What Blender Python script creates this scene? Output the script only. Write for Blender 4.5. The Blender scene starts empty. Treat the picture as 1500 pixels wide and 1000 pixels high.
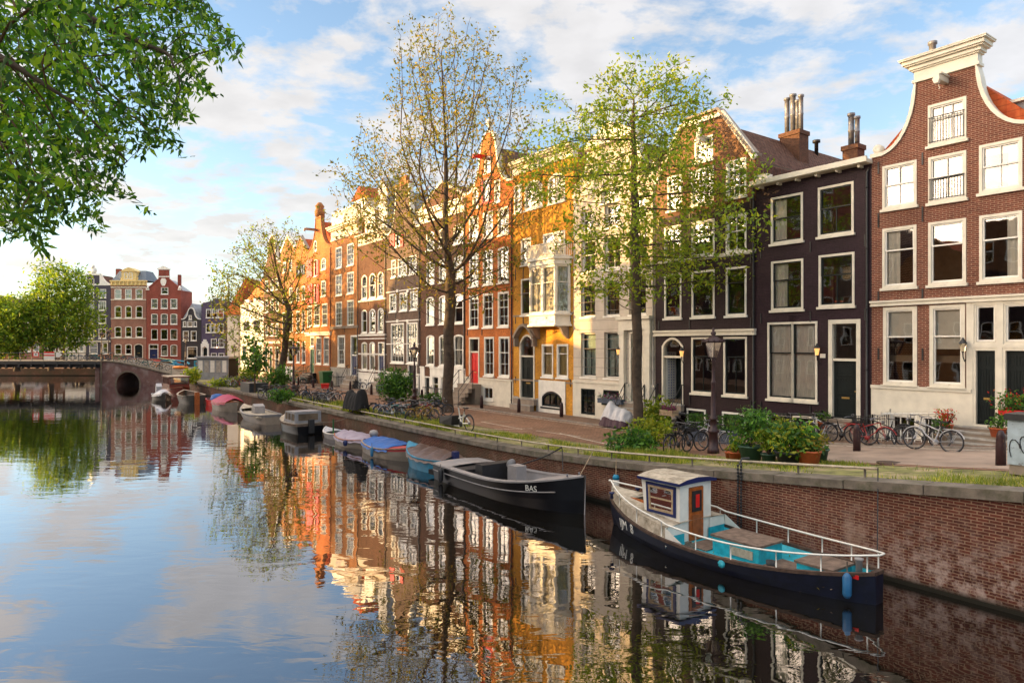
import bpy, math, random
import numpy as np
from mathutils import Vector, Matrix
R = math.radians
random.seed(7); rng = np.random.default_rng(7)
scene = bpy.context.scene
COL = scene.collection
# ------------------------------------------------------------------ camera, sky, sun, exposure
H = 5.3; FPX = 1000.0; CX = 750.0; HY = 506.0
cam = bpy.data.cameras.new('camera'); cam.lens = 24; cam.sensor_width = 36
cam.shift_y = 0.004; cam.clip_start = 0.1; cam.clip_end = 6000
co = bpy.data.objects.new('camera', cam); co.location = (0, 0, H); co.rotation_euler = (R(90), 0, 0)
COL.objects.link(co); scene.camera = co
SUN_EL = R(9.0); SUN_AZ = math.atan2(0.02, -1.0)        # direction towards the sun in plan: due left
sdir = Vector((math.cos(SUN_EL)*math.cos(SUN_AZ), math.cos(SUN_EL)*math.sin(SUN_AZ), math.sin(SUN_EL)))
sl = bpy.data.lights.new('sun', 'SUN'); sl.energy = 5.0; sl.angle = R(0.5); sl.color = (1.0, 0.60, 0.20)
so = bpy.data.objects.new('sun', sl); so.rotation_euler = sdir.to_track_quat('Z', 'Y').to_euler(); COL.objects.link(so)
world = bpy.data.worlds.new('World'); scene.world = world; world.use_nodes = True
wn = world.node_tree.nodes; wl = world.node_tree.links; wn.clear()
def WN(t, **k):
    n = wn.new(t)
    for a, b in k.items():
        if a[0] == 'i' and a[1:].isdigit(): n.inputs[int(a[1:])].default_value = b
        else: setattr(n, a, b)
    return n
wo = WN('ShaderNodeOutputWorld'); bg = WN('ShaderNodeBackground'); wl.new(bg.outputs[0], wo.inputs[0])
sky = WN('ShaderNodeTexSky', sky_type='NISHITA', sun_disc=False, sun_elevation=SUN_EL, sun_rotation=R(90) - SUN_AZ,
         air_density=1.0, dust_density=0.3, ozone_density=2.0)
bg.inputs[1].default_value = 0.15
tc = WN('ShaderNodeTexCoord'); sp = WN('ShaderNodeSeparateXYZ'); wl.new(tc.outputs['Generated'], sp.inputs[0])
def WM(op, a, b=None, c=None, clamp=False):
    n = WN('ShaderNodeMath', operation=op); n.use_clamp = clamp
    for i, x in enumerate((a, b, c)):
        if x is None: continue
        if isinstance(x, (int, float)): n.inputs[i].default_value = x
        else: wl.new(x, n.inputs[i])
    return n.outputs[0]
zc = WM('ADD', WM('MAXIMUM', sp.outputs[2], 0.0), 0.22)
cv = WN('ShaderNodeCombineXYZ'); wl.new(WM('DIVIDE', sp.outputs[0], zc), cv.inputs[0]); wl.new(WM('DIVIDE', sp.outputs[1], zc), cv.inputs[1])
cmap = WN('ShaderNodeMapping'); cmap.inputs['Scale'].default_value = (1.15, 1.35, 1.0); cmap.inputs['Location'].default_value = (4.6, 2.3, 0.0)
wl.new(cv.outputs[0], cmap.inputs[0])
n1 = WN('ShaderNodeTexNoise'); n1.inputs['Scale'].default_value = 3.0; n1.inputs['Detail'].default_value = 10; n1.inputs['Roughness'].default_value = 0.60; n1.inputs['Distortion'].default_value = 0.12
wl.new(cmap.outputs[0], n1.inputs['Vector'])
cr = WN('ShaderNodeValToRGB'); cr.color_ramp.elements[0].position = 0.440; cr.color_ramp.elements[1].position = 0.560
wl.new(n1.outputs[0], cr.inputs[0])
# more veil of thin cloud low down
veil = WM('MULTIPLY', WM('POWER', WM('SUBTRACT', 1.0, WM('MAXIMUM', sp.outputs[2], 0.0), clamp=True), 5.5), 0.45)
cfac = WM('MAXIMUM', WM('MULTIPLY', cr.outputs[0], 0.92), veil, clamp=True)
# clouds: lit warm towards the sun, cooler away
dt = WN('ShaderNodeVectorMath', operation='DOT_PRODUCT'); wl.new(tc.outputs['Generated'], dt.inputs[0]); dt.inputs[1].default_value = sdir
cc = WN('ShaderNodeMixRGB'); cc.inputs[1].default_value = (2.75, 2.72, 2.78, 1); cc.inputs[2].default_value = (2.8, 2.64, 2.48, 1)
wl.new(WM('MULTIPLY_ADD', dt.outputs['Value'], 0.5, 0.42, clamp=True), cc.inputs[0])
n2 = WN('ShaderNodeTexNoise'); n2.inputs['Scale'].default_value = 6.5; n2.inputs['Detail'].default_value = 6; wl.new(cmap.outputs[0], n2.inputs['Vector'])
shd = WN('ShaderNodeMapRange'); shd.inputs['From Min'].default_value = 0.35; shd.inputs['From Max'].default_value = 0.6; shd.inputs['To Min'].default_value = 0.88; wl.new(n2.outputs[0], shd.inputs[0])
cg = WN('ShaderNodeVectorMath', operation='SCALE'); wl.new(cc.outputs[0], cg.inputs[0]); wl.new(shd.outputs[0], cg.inputs['Scale'])
hs = WN('ShaderNodeHueSaturation'); hs.inputs['Saturation'].default_value = 0.92; hs.inputs['Value'].default_value = 1.12
wl.new(sky.outputs[0], hs.inputs['Color'])
# sunset glow in the west, boosted mostly out of view to warm shaded fronts
glow = WM('POWER', WM('MAXIMUM', WM('MULTIPLY_ADD', dt.outputs['Value'], 0.82, 0.18), 0.0), 13.0)
cc2 = WN('ShaderNodeMixRGB'); wl.new(glow, cc2.inputs[0]); wl.new(cg.outputs[0], cc2.inputs[1]); cc2.inputs[2].default_value = (76.0, 57.0, 39.0, 1); cc = cc2
cfac = WM('MAXIMUM', cfac, WM('MULTIPLY', glow, 0.9), clamp=True)
# bright layer added overhead, out of view, to fill the shaded lower fronts
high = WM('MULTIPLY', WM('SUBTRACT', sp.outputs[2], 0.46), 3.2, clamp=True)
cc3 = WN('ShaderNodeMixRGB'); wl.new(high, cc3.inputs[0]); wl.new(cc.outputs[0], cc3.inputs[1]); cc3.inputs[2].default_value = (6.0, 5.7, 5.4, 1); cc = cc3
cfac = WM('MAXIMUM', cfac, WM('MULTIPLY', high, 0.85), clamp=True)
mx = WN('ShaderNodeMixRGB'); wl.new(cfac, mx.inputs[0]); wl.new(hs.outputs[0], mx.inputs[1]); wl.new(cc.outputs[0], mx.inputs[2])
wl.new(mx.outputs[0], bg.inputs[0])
scene.view_settings.view_transform = 'Standard'; scene.view_settings.look = 'None'
scene.view_settings.exposure = 1.2; scene.view_settings.gamma = 1
scene.cycles.max_bounces = 8; scene.cycles.transparent_max_bounces = 16
scene.cycles.glossy_bounces = 4; scene.cycles.diffuse_bounces = 3; scene.cycles.caustics_reflective = False

# ------------------------------------------------------------------ plan of the place
T = Vector((-0.584, 0.812)); N = Vector((0.812, 0.584)); Q0 = Vector((9.96, 13.3))   # along the quay, away from the water
TH = math.atan2(-0.812, 0.584)                                                       # heading of "to the right along the quay"
def zg(u):                                                                          # the street climbs to the near bridge
    a = 2.45 - 0.093*u
    k = 0.25; return 1.2 + math.log(1 + math.exp((a - 1.2)/k))*k if a - 1.2 < 5 else a
def uw(u, w, z=None): p = Q0 + T*u + N*w; return Vector((p.x, p.y, zg(u) if z is None else z))
def to_uw(x, y): d = Vector((x, y)) - Q0; return d.dot(T), d.dot(N)
def gp(px, py):                                                                     # street point seen at a photo pixel
    r = (px - CX)/FPX; z = 1.4
    for _ in range(12):
        D = (H - z)*FPX/(py - HY); u, w = to_uw(r*D, D); z = zg(u)
    return Vector((r*D, D, z))
class Fac:                                                                          # a vertical plane of house fronts
    def __init__(s, p, d): s.p = Vector(p); s.d = Vector(d).normalized(); s.rot = math.atan2(s.d.y, s.d.x)
    def s(s_, px): r = (px - CX)/FPX; return (r*s_.p.y - s_.p.x)/(s_.d.x - r*s_.d.y)
    def pt(s_, s): return s_.p + s_.d*s
    def z(s_, px, py): return H + (HY - py)*s_.pt(s_.s(px)).y/FPX
WF = 10.0
ROW = Fac(Q0 + N*WF, -T)
FAR = Fac((0, 128.0), (1, 0))

# ------------------------------------------------------------------ object helpers
def tag(o, label=None, cat=None, group=None, kind=None):
    if label: o['label'] = label
    if cat: o['category'] = cat
    if group: o['group'] = group
    if kind: o['kind'] = kind
    return o
def thing(name, label, cat, loc=(0, 0, 0), rz=0.0, group=None):
    o = bpy.data.objects.new(name, None); COL.objects.link(o); o.location = loc; o.rotation_euler = (0, 0, rz)
    o.empty_display_size = 0.3
    return tag(o, label, cat, group)
KID = {}
def link(name, me, parent=None, loc=None, rz=None, sc=None):
    o = bpy.data.objects.new(name, me); COL.objects.link(o)
    if parent: o.parent = parent; KID.setdefault(parent.name, []).append(o)
    if loc is not None: o.location = loc
    if rz is not None: o.rotation_euler = (0, 0, rz)
    if sc is not None: o.scale = sc
    return o
def clone(o, parent=None):
    c = o.copy(); COL.objects.link(c)
    if parent: c.parent = parent; KID.setdefault(parent.name, []).append(c)
    for k in KID.get(o.name, []): clone(k, c)
    return c
def recolour(root, old, new):
    for k in [root] + KIDS_OF(root):
        if k.type == 'MESH':
            for s in k.material_slots:
                if s.material == old: s.link = 'OBJECT'; s.material = new
def KIDS_OF(root):
    out = []
    for k in KID.get(root.name, []): out.append(k); out += KIDS_OF(k)
    return out
class G:
    def __init__(s): s.v = []; s.f = []; s.m = []; s.sm = []
    def add(s, vs, fs, m=0, smooth=False, M=None):
        b = len(s.v)
        if M is not None: vs = [tuple(M @ Vector(v)) for v in vs]
        s.v += [tuple(v) for v in vs]
        for f in fs: s.f.append(tuple(i + b for i in f)); s.m.append(m); s.sm.append(smooth)
        return s
    def box(s, x0, x1, y0, y1, z0, z1, m=0, M=None):
        vs = [(x, y, z) for z in (z0, z1) for y in (y0, y1) for x in (x0, x1)]
        return s.add(vs, [(0, 2, 3, 1), (4, 5, 7, 6), (0, 1, 5, 4), (2, 6, 7, 3), (0, 4, 6, 2), (1, 3, 7, 5)], m, False, M)
    def tube(s, pts, r, n=6, m=0, smooth=True, cap=True, M=None):
        pts = [Vector(p) for p in pts]; k = len(pts)
        rs = r if isinstance(r, (list, tuple)) else [r]*k
        vs = []; fs = []; ref = None
        for i, p in enumerate(pts):
            d = (pts[min(i+1, k-1)] - pts[max(i-1, 0)])
            if d.length < 1e-9: d = Vector((0, 0, 1))
            d.normalize()
            if ref is None: ref = Vector((0, 0, 1)) if abs(d.z) < 0.9 else Vector((1, 0, 0))
            a = d.cross(ref)
            if a.length < 1e-4: a = d.cross(Vector((1, 0.1, 0)))
            a.normalize(); b = d.cross(a); ref = -b if False else ref
            for j in range(n):
                t = 2*math.pi*j/n; vs.append(p + (a*math.cos(t) + b*math.sin(t))*rs[i])
        for i in range(k-1):
            for j in range(n):
                q = (j+1) % n; fs.append((i*n+j, i*n+q, (i+1)*n+q, (i+1)*n+j))
        if cap: fs.append(tuple(range(n))); fs.append(tuple((k-1)*n + j for j in reversed(range(n))))
        return s.add(vs, fs, m, smooth, M)
    def lathe(s, prof, c=(0, 0, 0), n=12, m=0, smooth=True, M=None, rot0=0.0):
        vs = []; fs = []; k = len(prof)
        for (r, z) in prof:
            for j in range(n):
                t = 2*math.pi*j/n + rot0; vs.append((c[0]+r*math.cos(t), c[1]+r*math.sin(t), c[2]+z))
        for i in range(k-1):
            for j in range(n):
                q = (j+1) % n; fs.append((i*n+j, i*n+q, (i+1)*n+q, (i+1)*n+j))
        fs.append(tuple(reversed(range(n)))); fs.append(tuple((k-1)*n + j for j in range(n)))
        return s.add(vs, fs, m, smooth, M)
    def prism(s, poly, y0, y1, m=0, M=None):                     # polygon in x,z pushed along y
        n = len(poly); vs = [(x, y0, z) for x, z in poly] + [(x, y1, z) for x, z in poly]
        fs = [tuple(range(n)), tuple(reversed(range(n, 2*n)))] + [((i+1) % n, i, i+n, (i+1) % n + n) for i in range(n)]
        return s.add(vs, fs, m, False, M)
    def slab(s, poly, z0, z1, m=0, M=None):                       # polygon in x,y pushed along z
        n = len(poly); vs = [(x, y, z0) for x, y in poly] + [(x, y, z1) for x, y in poly]
        fs = [tuple(reversed(range(n))), tuple(range(n, 2*n))] + [(i, (i+1) % n, (i+1) % n + n, i+n) for i in range(n)]
        return s.add(vs, fs, m, False, M)
    def ring(s, outer, inner, y0, y1, m=0):                       # frame between two loops in x,z
        n = len(outer); vs = []
        for y in (y0, y1):
            vs += [(x, y, z) for x, z in outer] + [(x, y, z) for x, z in inner]
        fs = []
        for i in range(n):
            j = (i+1) % n
            fs += [(i, j, n+j, n+i), (2*n+j, 2*n+i, 3*n+i, 3*n+j), (j, i, 2*n+i, 2*n+j), (n+i, n+j, 3*n+j, 3*n+i)]
        return s.add(vs, fs, m)
    def ribbon(s, pts, y0, y1, t, m=0):                           # strip of thickness t laid outside a line in x,z
        n = len(pts); off = []
        for i in range(n):
            a = Vector(pts[max(i-1, 0)]); b = Vector(pts[min(i+1, n-1)]); d = (b-a)
            if d.length < 1e-6: d = Vector((1, 0))
            d.normalize(); off.append((pts[i][0] - d.y*t, pts[i][1] + d.x*t))
        for i in range(n-1):
            q = [pts[i], pts[i+1], off[i+1], off[i]]
            s.prism(q, y0, y1, m)
        return s
    def build(s, name, mats, parent=None, loc=None, rz=None):
        return link(name, s.mesh(name, mats), parent, loc, rz)
    def mesh(s, name, mats):
        me = bpy.data.meshes.new(name); me.from_pydata(s.v, [], s.f)
        if not isinstance(mats, (list, tuple)): mats = [mats]
        for m in mats: me.materials.append(m)
        me.polygons.foreach_set('material_index', s.m); me.polygons.foreach_set('use_smooth', s.sm)
        me.update(); return me
def fill(name, outline, holes, y0, y1, mats):                     # wall slab with openings, loops in x,z
    cu = bpy.data.curves.new(name, 'CURVE'); cu.dimensions = '2D'; cu.fill_mode = 'BOTH'; cu.extrude = (y1-y0)/2
    for lp in [outline] + holes:
        sp_ = cu.splines.new('POLY'); sp_.points.add(len(lp)-1)
        for i, (x, z) in enumerate(lp): sp_.points[i].co = (x, z, 0, 1)
        sp_.use_cyclic_u = True
    ob = bpy.data.objects.new(name, cu); me = bpy.data.meshes.new_from_object(ob)
    bpy.data.objects.remove(ob); bpy.data.curves.remove(cu)
    for v in me.vertices: x, z, y = v.co; v.co = (x, (y0+y1)/2 - y, z)
    me.materials.clear()
    for m in (mats if isinstance(mats, (list, tuple)) else [mats]): me.materials.append(m)
    for p in me.polygons: p.use_smooth = False
    me.name = name; return me
def text_mesh(name, body, size, mat, depth=0.01):
    cu = bpy.data.curves.new(name, 'FONT'); cu.body = body; cu.size = size; cu.extrude = depth; cu.align_x = 'CENTER'
    ob = bpy.data.objects.new(name, cu); me = bpy.data.meshes.new_from_object(ob)
    bpy.data.objects.remove(ob); bpy.data.curves.remove(cu); me.materials.clear(); me.materials.append(mat); return me

# ------------------------------------------------------------------ materials
def base_mat(name):
    m = bpy.data.materials.new(name); m.use_nodes = True; nt = m.node_tree
    return m, nt.nodes, nt.links, nt.nodes['Principled BSDF']
def nd(ns, t, **k):
    n = ns.new(t)
    for a, b in k.items():
        if a in n.inputs: n.inputs[a].default_value = b
        else: setattr(n, a, b)
    return n
def ocoord(ns, ls, scale=1.0, kind='Object'):
    t = nd(ns, 'ShaderNodeTexCoord'); mp = nd(ns, 'ShaderNodeMapping')
    mp.inputs['Scale'].default_value = (scale,)*3 if isinstance(scale, (int, float)) else scale
    ls.new(t.outputs[kind], mp.inputs[0]); return mp.outputs[0]
def mixc(ns, ls, f, a, b, bt='MIX'):
    n = nd(ns, 'ShaderNodeMixRGB', blend_type=bt)
    for i, x in enumerate((f, a, b)):
        if isinstance(x, (int, float)): n.inputs[i].default_value = x
        elif isinstance(x, tuple): n.inputs[i].default_value = x if len(x) == 4 else x + (1,)
        else: ls.new(x, n.inputs[i])
    return n.outputs[0]
def noise(ns, ls, vec, sc, det=4, ro=0.55, lo=0.35, hi=0.65):
    n = nd(ns, 'ShaderNodeTexNoise'); n.inputs['Scale'].default_value = sc; n.inputs['Detail'].default_value = det; n.inputs['Roughness'].default_value = ro
    ls.new(vec, n.inputs['Vector']); r = nd(ns, 'ShaderNodeMapRange'); r.inputs['From Min'].default_value = lo; r.inputs['From Max'].default_value = hi
    ls.new(n.outputs[0], r.inputs[0]); return r.outputs[0]
def bump(ns, ls, b, h, st=0.3, d=0.01):
    n = nd(ns, 'ShaderNodeBump'); n.inputs['Strength'].default_value = st; n.inputs['Distance'].default_value = d
    ls.new(h, n.inputs['Height']); ls.new(n.outputs[0], b.inputs['Normal'])
def sc_(c, k): return tuple(min(1, x*k) for x in c)
def brick(name, c1, c2, mortar, bw=0.22, rh=0.066, ms=0.009, rough=0.85, stain=None, flat=False, st=0.5):
    m, ns, ls, b = base_mat(name); t = nd(ns, 'ShaderNodeTexCoord'); s = nd(ns, 'ShaderNodeSeparateXYZ'); ls.new(t.outputs['Object'], s.inputs[0])
    c = nd(ns, 'ShaderNodeCombineXYZ')
    if flat: ls.new(s.outputs[0], c.inputs[0]); ls.new(s.outputs[1], c.inputs[1])
    else:
        a = nd(ns, 'ShaderNodeMath', operation='ADD'); ls.new(s.outputs[0], a.inputs[0]); ls.new(s.outputs[1], a.inputs[1])
        ls.new(a.outputs[0], c.inputs[0]); ls.new(s.outputs[2], c.inputs[1])
    br = nd(ns, 'ShaderNodeTexBrick'); br.inputs['Scale'].default_value = 1; br.inputs['Brick Width'].default_value = bw
    br.inputs['Row Height'].default_value = rh; br.inputs['Mortar Size'].default_value = ms; br.inputs['Bias'].default_value = 0.0
    br.inputs['Color1'].default_value = c1 + (1,); br.inputs['Color2'].default_value = c2 + (1,); br.inputs['Mortar'].default_value = mortar + (1,)
    ls.new(c.outputs[0], br.inputs['Vector'])
    col = br.outputs['Color']
    n1_ = noise(ns, ls, t.outputs['Object'], 0.55, 6, 0.6); n2_ = noise(ns, ls, t.outputs['Object'], 9, 3, 0.5)
    col = mixc(ns, ls, 0.5, col, mixc(ns, ls, n1_, (0.55, 0.52, 0.5), (1.25, 1.25, 1.25)), 'MULTIPLY')
    col = mixc(ns, ls, 0.35, col, mixc(ns, ls, n2_, (0.5, 0.5, 0.5), (1.4, 1.4, 1.4)), 'MULTIPLY')
    if stain: col = mixc(ns, ls, noise(ns, ls, t.outputs['Object'], stain[1], 8, 0.7, stain[2], stain[3]), col, stain[0])
    ls.new(col, b.inputs['Base Color']); b.inputs['Roughness'].default_value = rough; b.inputs['Specular IOR Level'].default_value = .25
    iv = nd(ns, 'ShaderNodeMath', operation='SUBTRACT'); iv.inputs[0].default_value = 1.0; ls.new(br.outputs['Fac'], iv.inputs[1])
    bump(ns, ls, b, iv.outputs[0], st, 0.008)
    return m
def plain(name, col, rough=0.6, var=0.25, sc=3.0, metal=0.0, bmp=0.0, dirt=None, spec=0.5):
    m, ns, ls, b = base_mat(name); v = ocoord(ns, ls)
    n = noise(ns, ls, v, sc, 5, 0.6)
    c = mixc(ns, ls, n, sc_(col, 1 - var), sc_(col, 1 + var*0.6))
    if dirt: c = mixc(ns, ls, noise(ns, ls, v, dirt[1], 8, 0.7, dirt[2], dirt[3]), c, dirt[0])
    ls.new(c, b.inputs['Base Color']); b.inputs['Roughness'].default_value = rough; b.inputs['Metallic'].default_value = metal
    b.inputs['Specular IOR Level'].default_value = spec
    if bmp: bump(ns, ls, b, noise(ns, ls, v, sc*8, 4, 0.6, 0.2, 0.8), bmp, 0.01)
    return m
def leafmat(name, col, tr=0.45, var=0.3):
    m, ns, ls, b = base_mat(name); v = ocoord(ns, ls)
    c = mixc(ns, ls, noise(ns, ls, v, 1.3, 3), sc_(col, 1-var), sc_(col, 1+var))
    ls.new(c, b.inputs['Base Color']); b.inputs['Roughness'].default_value = 0.5; b.inputs['Specular IOR Level'].default_value = 0.25
    t = nd(ns, 'ShaderNodeBsdfTranslucent'); ls.new(mixc(ns, ls, 1.0, c, (1.5, 1.5, 0.7), 'MULTIPLY'), t.inputs[0])
    mx_ = nd(ns, 'ShaderNodeMixShader'); mx_.inputs[0].default_value = tr
    ls.new(b.outputs[0], mx_.inputs[1]); ls.new(t.outputs[0], mx_.inputs[2]); ls.new(mx_.outputs[0], ns['Material Output'].inputs[0])
    return m
def glassmat(name, tint=(0.8, 0.85, 0.85), base=0.10, k=1.2, wav=0.02):
    m, ns, ls, b = base_mat(name); ns.remove(b)
    tr = nd(ns, 'ShaderNodeBsdfTransparent'); tr.inputs[0].default_value = tint + (1,)
    gl = nd(ns, 'ShaderNodeBsdfGlossy'); gl.inputs['Roughness'].default_value = 0.015; gl.inputs[0].default_value = (1, 1, 1, 1)
    fr = nd(ns, 'ShaderNodeFresnel'); fr.inputs[0].default_value = 1.5
    ma = nd(ns, 'ShaderNodeMath', operation='MULTIPLY_ADD'); ls.new(fr.outputs[0], ma.inputs[0]); ma.inputs[1].default_value = k; ma.inputs[2].default_value = base; ma.use_clamp = True
    mx_ = nd(ns, 'ShaderNodeMixShader'); ls.new(ma.outputs[0], mx_.inputs[0]); ls.new(tr.outputs[0], mx_.inputs[1]); ls.new(gl.outputs[0], mx_.inputs[2])
    t = nd(ns, 'ShaderNodeTexCoord')
    n = nd(ns, 'ShaderNodeTexNoise'); n.inputs['Scale'].default_value = 1.7; n.inputs['Detail'].default_value = 1; ls.new(t.outputs['Object'], n.inputs['Vector'])
    bp = nd(ns, 'ShaderNodeBump'); bp.inputs['Strength'].default_value = 0.5; bp.inputs['Distance'].default_value = wav; ls.new(n.outputs[0], bp.inputs['Height']); ls.new(bp.outputs[0], gl.inputs['Normal'])
    ls.new(mx_.outputs[0], ns['Material Output'].inputs[0]); return m
def tilemat(name, c1, c2):
    m, ns, ls, b = base_mat(name); t = nd(ns, 'ShaderNodeTexCoord'); s = nd(ns, 'ShaderNodeSeparateXYZ'); ls.new(t.outputs['Object'], s.inputs[0])
    def saw(o, k, add=None):
        a = nd(ns, 'ShaderNodeMath', operation='MULTIPLY'); ls.new(o, a.inputs[0]); a.inputs[1].default_value = k
        f = nd(ns, 'ShaderNodeMath', operation='FRACT'); ls.new(a.outputs[0], f.inputs[0]); return f.outputs[0]
    rows = saw(s.outputs[2], 4.2); ad = nd(ns, 'ShaderNodeMath', operation='ADD'); ls.new(s.outputs[0], ad.inputs[0]); ls.new(s.outputs[1], ad.inputs[1])
    cols = saw(ad.outputs[0], 4.2)
    pp = nd(ns, 'ShaderNodeMath', operation='PINGPONG'); ls.new(cols, pp.inputs[0]); pp.inputs[1].default_value = 0.5
    mu = nd(ns, 'ShaderNodeMath', operation='ADD'); ls.new(pp.outputs[0], mu.inputs[0]); ls.new(rows, mu.inputs[1])
    c = mixc(ns, ls, noise(ns, ls, t.outputs['Object'], 5, 4), c1, c2)
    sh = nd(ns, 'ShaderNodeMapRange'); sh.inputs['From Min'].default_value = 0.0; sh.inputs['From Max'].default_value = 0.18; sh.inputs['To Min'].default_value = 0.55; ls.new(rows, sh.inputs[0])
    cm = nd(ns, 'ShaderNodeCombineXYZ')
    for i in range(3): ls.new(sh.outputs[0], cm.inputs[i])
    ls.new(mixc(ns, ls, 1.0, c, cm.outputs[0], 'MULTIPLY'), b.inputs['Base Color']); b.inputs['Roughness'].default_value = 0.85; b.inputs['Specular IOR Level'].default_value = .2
    bump(ns, ls, b, mu.outputs[0], 1.0, 0.07); return m
MA = {}
CRM = (0.62, 0.54, 0.42); WHT = (0.82, 0.79, 0.72)
MA['cream'] = plain('cream_paint', (0.72, 0.67, 0.56), 0.5, 0.12, 2.0, dirt=((0.42, 0.36, 0.28), 2.5, 0.62, 0.85))
MA['white'] = plain('white_paint', WHT, 0.45, 0.10, 2.5)
MA['stucco'] = plain('cream_stucco', (0.60, 0.52, 0.43), 0.8, 0.12, 1.2, dirt=((0.36, 0.29, 0.22), 1.3, 0.62, 0.9))
MA['stone'] = plain('grey_stone', (0.40, 0.37, 0.33), 0.8, 0.25, 4, bmp=0.3)
MA['brownstone'] = plain('brown_stone', (0.30, 0.24, 0.19), 0.8, 0.2, 2, bmp=0.2)
MA['dark'] = plain('black_green_paint', (0.010, 0.015, 0.016), 0.35, 0.2, 3, spec=.25)
MA['iron'] = plain('black_iron', (0.02, 0.02, 0.022), 0.45, 0.3, 8)
MA['ox'] = plain('oxblood_paint', (0.032, 0.009, 0.012), 0.5, 0.4, 10)
MA['steel'] = plain('flue_steel', (0.20, 0.20, 0.22), 0.45, 0.3, 6, metal=0.3)
MA['red'] = plain('red_paint', (0.70, 0.012, 0.01), 0.5, 0.1, 3)
MA['green'] = plain('green_paint', (0.02, 0.12, 0.03), 0.4, 0.2, 3)
MA['blue'] = plain('navy_paint', (0.01, 0.02, 0.10), 0.35, 0.2, 3)
MA['orange_b'] = brick('orange_brick', (0.58, 0.16, 0.028), (0.44, 0.11, 0.022), (0.42, 0.20, 0.09))
MA['yellow_b'] = brick('yellow_brick', (0.74, 0.36, 0.035), (0.62, 0.27, 0.03), (0.42, 0.21, 0.06))
MA['brick_a'] = brick('russet_brick', (0.195, 0.060, 0.037), (0.135, 0.041, 0.029), (0.40, 0.27, 0.19), ms=0.008)
MA['purple'] = brick('aubergine_brick', (0.034, 0.015, 0.024), (0.026, 0.011, 0.018), (0.017, 0.008, 0.012), rough=0.6)
MA['plum'] = brick('dark_plum_brick', (0.032, 0.016, 0.020), (0.024, 0.011, 0.015), (0.015, 0.008, 0.010), rough=0.6)
def sunlit_line(m, zlo, lit_brick):  # bare brick tone above zlo also puts the gable's sunlit zone into the colour
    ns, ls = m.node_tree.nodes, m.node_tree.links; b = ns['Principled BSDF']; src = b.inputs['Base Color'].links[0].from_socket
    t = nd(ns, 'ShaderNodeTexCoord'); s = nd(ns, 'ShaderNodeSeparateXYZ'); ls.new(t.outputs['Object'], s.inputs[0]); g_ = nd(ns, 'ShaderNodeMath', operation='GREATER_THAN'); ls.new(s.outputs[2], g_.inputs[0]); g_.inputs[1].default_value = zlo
    ls.new(mixc(ns, ls, g_.outputs[0], src, mixc(ns, ls, noise(ns, ls, t.outputs['Object'], 6, 4), sc_(lit_brick, .6), lit_brick)), b.inputs['Base Color'])
sunlit_line(MA['plum'], 10.55, (.20, .085, .035))
MA['brown_b'] = brick('brown_brick', (0.15, 0.062, 0.034), (0.10, 0.043, 0.026), (0.13, 0.085, 0.055))
MA['grey_b'] = brick('grey_brown_brick', (0.16, 0.10, 0.07), (0.115, 0.072, 0.052), (0.17, 0.13, 0.10))
MA['tan_b'] = brick('tan_brick', (0.38, 0.155, 0.045), (0.28, 0.105, 0.035), (0.30, 0.17, 0.085))
MA['red_b'] = brick('red_brick', (0.30, 0.065, 0.045), (0.25, 0.05, 0.035), (0.28, 0.11, 0.08))
MA['pink_b'] = brick('mixed_brick', (0.33, 0.13, 0.09), (0.26, 0.10, 0.07), (0.38, 0.26, 0.2))
MA['navy'] = plain('navy_wall', (0.030, 0.026, 0.050), 0.6, 0.2, 1)
MA['violet'] = plain('violet_wall', (0.072, 0.05, 0.10), 0.6, 0.2, 1)
MA['black'] = plain('black_wall', (0.022, 0.018, 0.022), 0.6, 0.2, 1)
MA['whitewall'] = plain('white_wall', (0.66, 0.62, 0.54), 0.8, 0.1, 0.7)
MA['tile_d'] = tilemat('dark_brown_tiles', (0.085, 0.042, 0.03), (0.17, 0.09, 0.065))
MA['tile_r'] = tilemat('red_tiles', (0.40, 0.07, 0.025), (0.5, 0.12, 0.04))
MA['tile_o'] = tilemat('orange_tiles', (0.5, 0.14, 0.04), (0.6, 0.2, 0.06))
MA['slate'] = plain('blue_slate', (0.13, 0.16, 0.20), 0.55, 0.25, 3)
MA['lead'] = plain('lead_sheet', (0.30, 0.31, 0.33), 0.5, 0.2, 2)
MA['room'] = plain('room_wall', (0.15, 0.11, 0.075), 0.9, 0.5, 0.8)
MA['curt'] = plain('curtain_cloth', (0.85, 0.80, 0.70), 0.9, 0.1, 2)
MA['curt_t'] = plain('teal_curtain', (0.42, 0.55, 0.50), 0.9, 0.1, 2)
MA['curt_y'] = plain('yellow_curtain', (0.66, 0.50, 0.22), 0.9, 0.1, 2)
MA['glass'] = glassmat('window_glass', (0.95, 0.95, 0.93), base=0.12, k=1.2, wav=0.004)
MA['lampglass'] = glassmat('lamp_glass', (0.92, 0.88, 0.8), 0.08, 1.0)
MA['brass'] = plain('brass', (0.55, 0.36, 0.12), 0.35, 0.1, 3, metal=0.8)
MA['terra'] = plain('terracotta', (0.52, 0.12, 0.04), 0.7, 0.2, 5)
MA['wood'] = plain('varnished_wood', (0.42, 0.11, 0.02), 0.35, 0.35, 9)
MA['pale_wood'] = plain('pale_wood', (0.42, 0.30, 0.18), 0.7, 0.3, 8)
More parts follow.
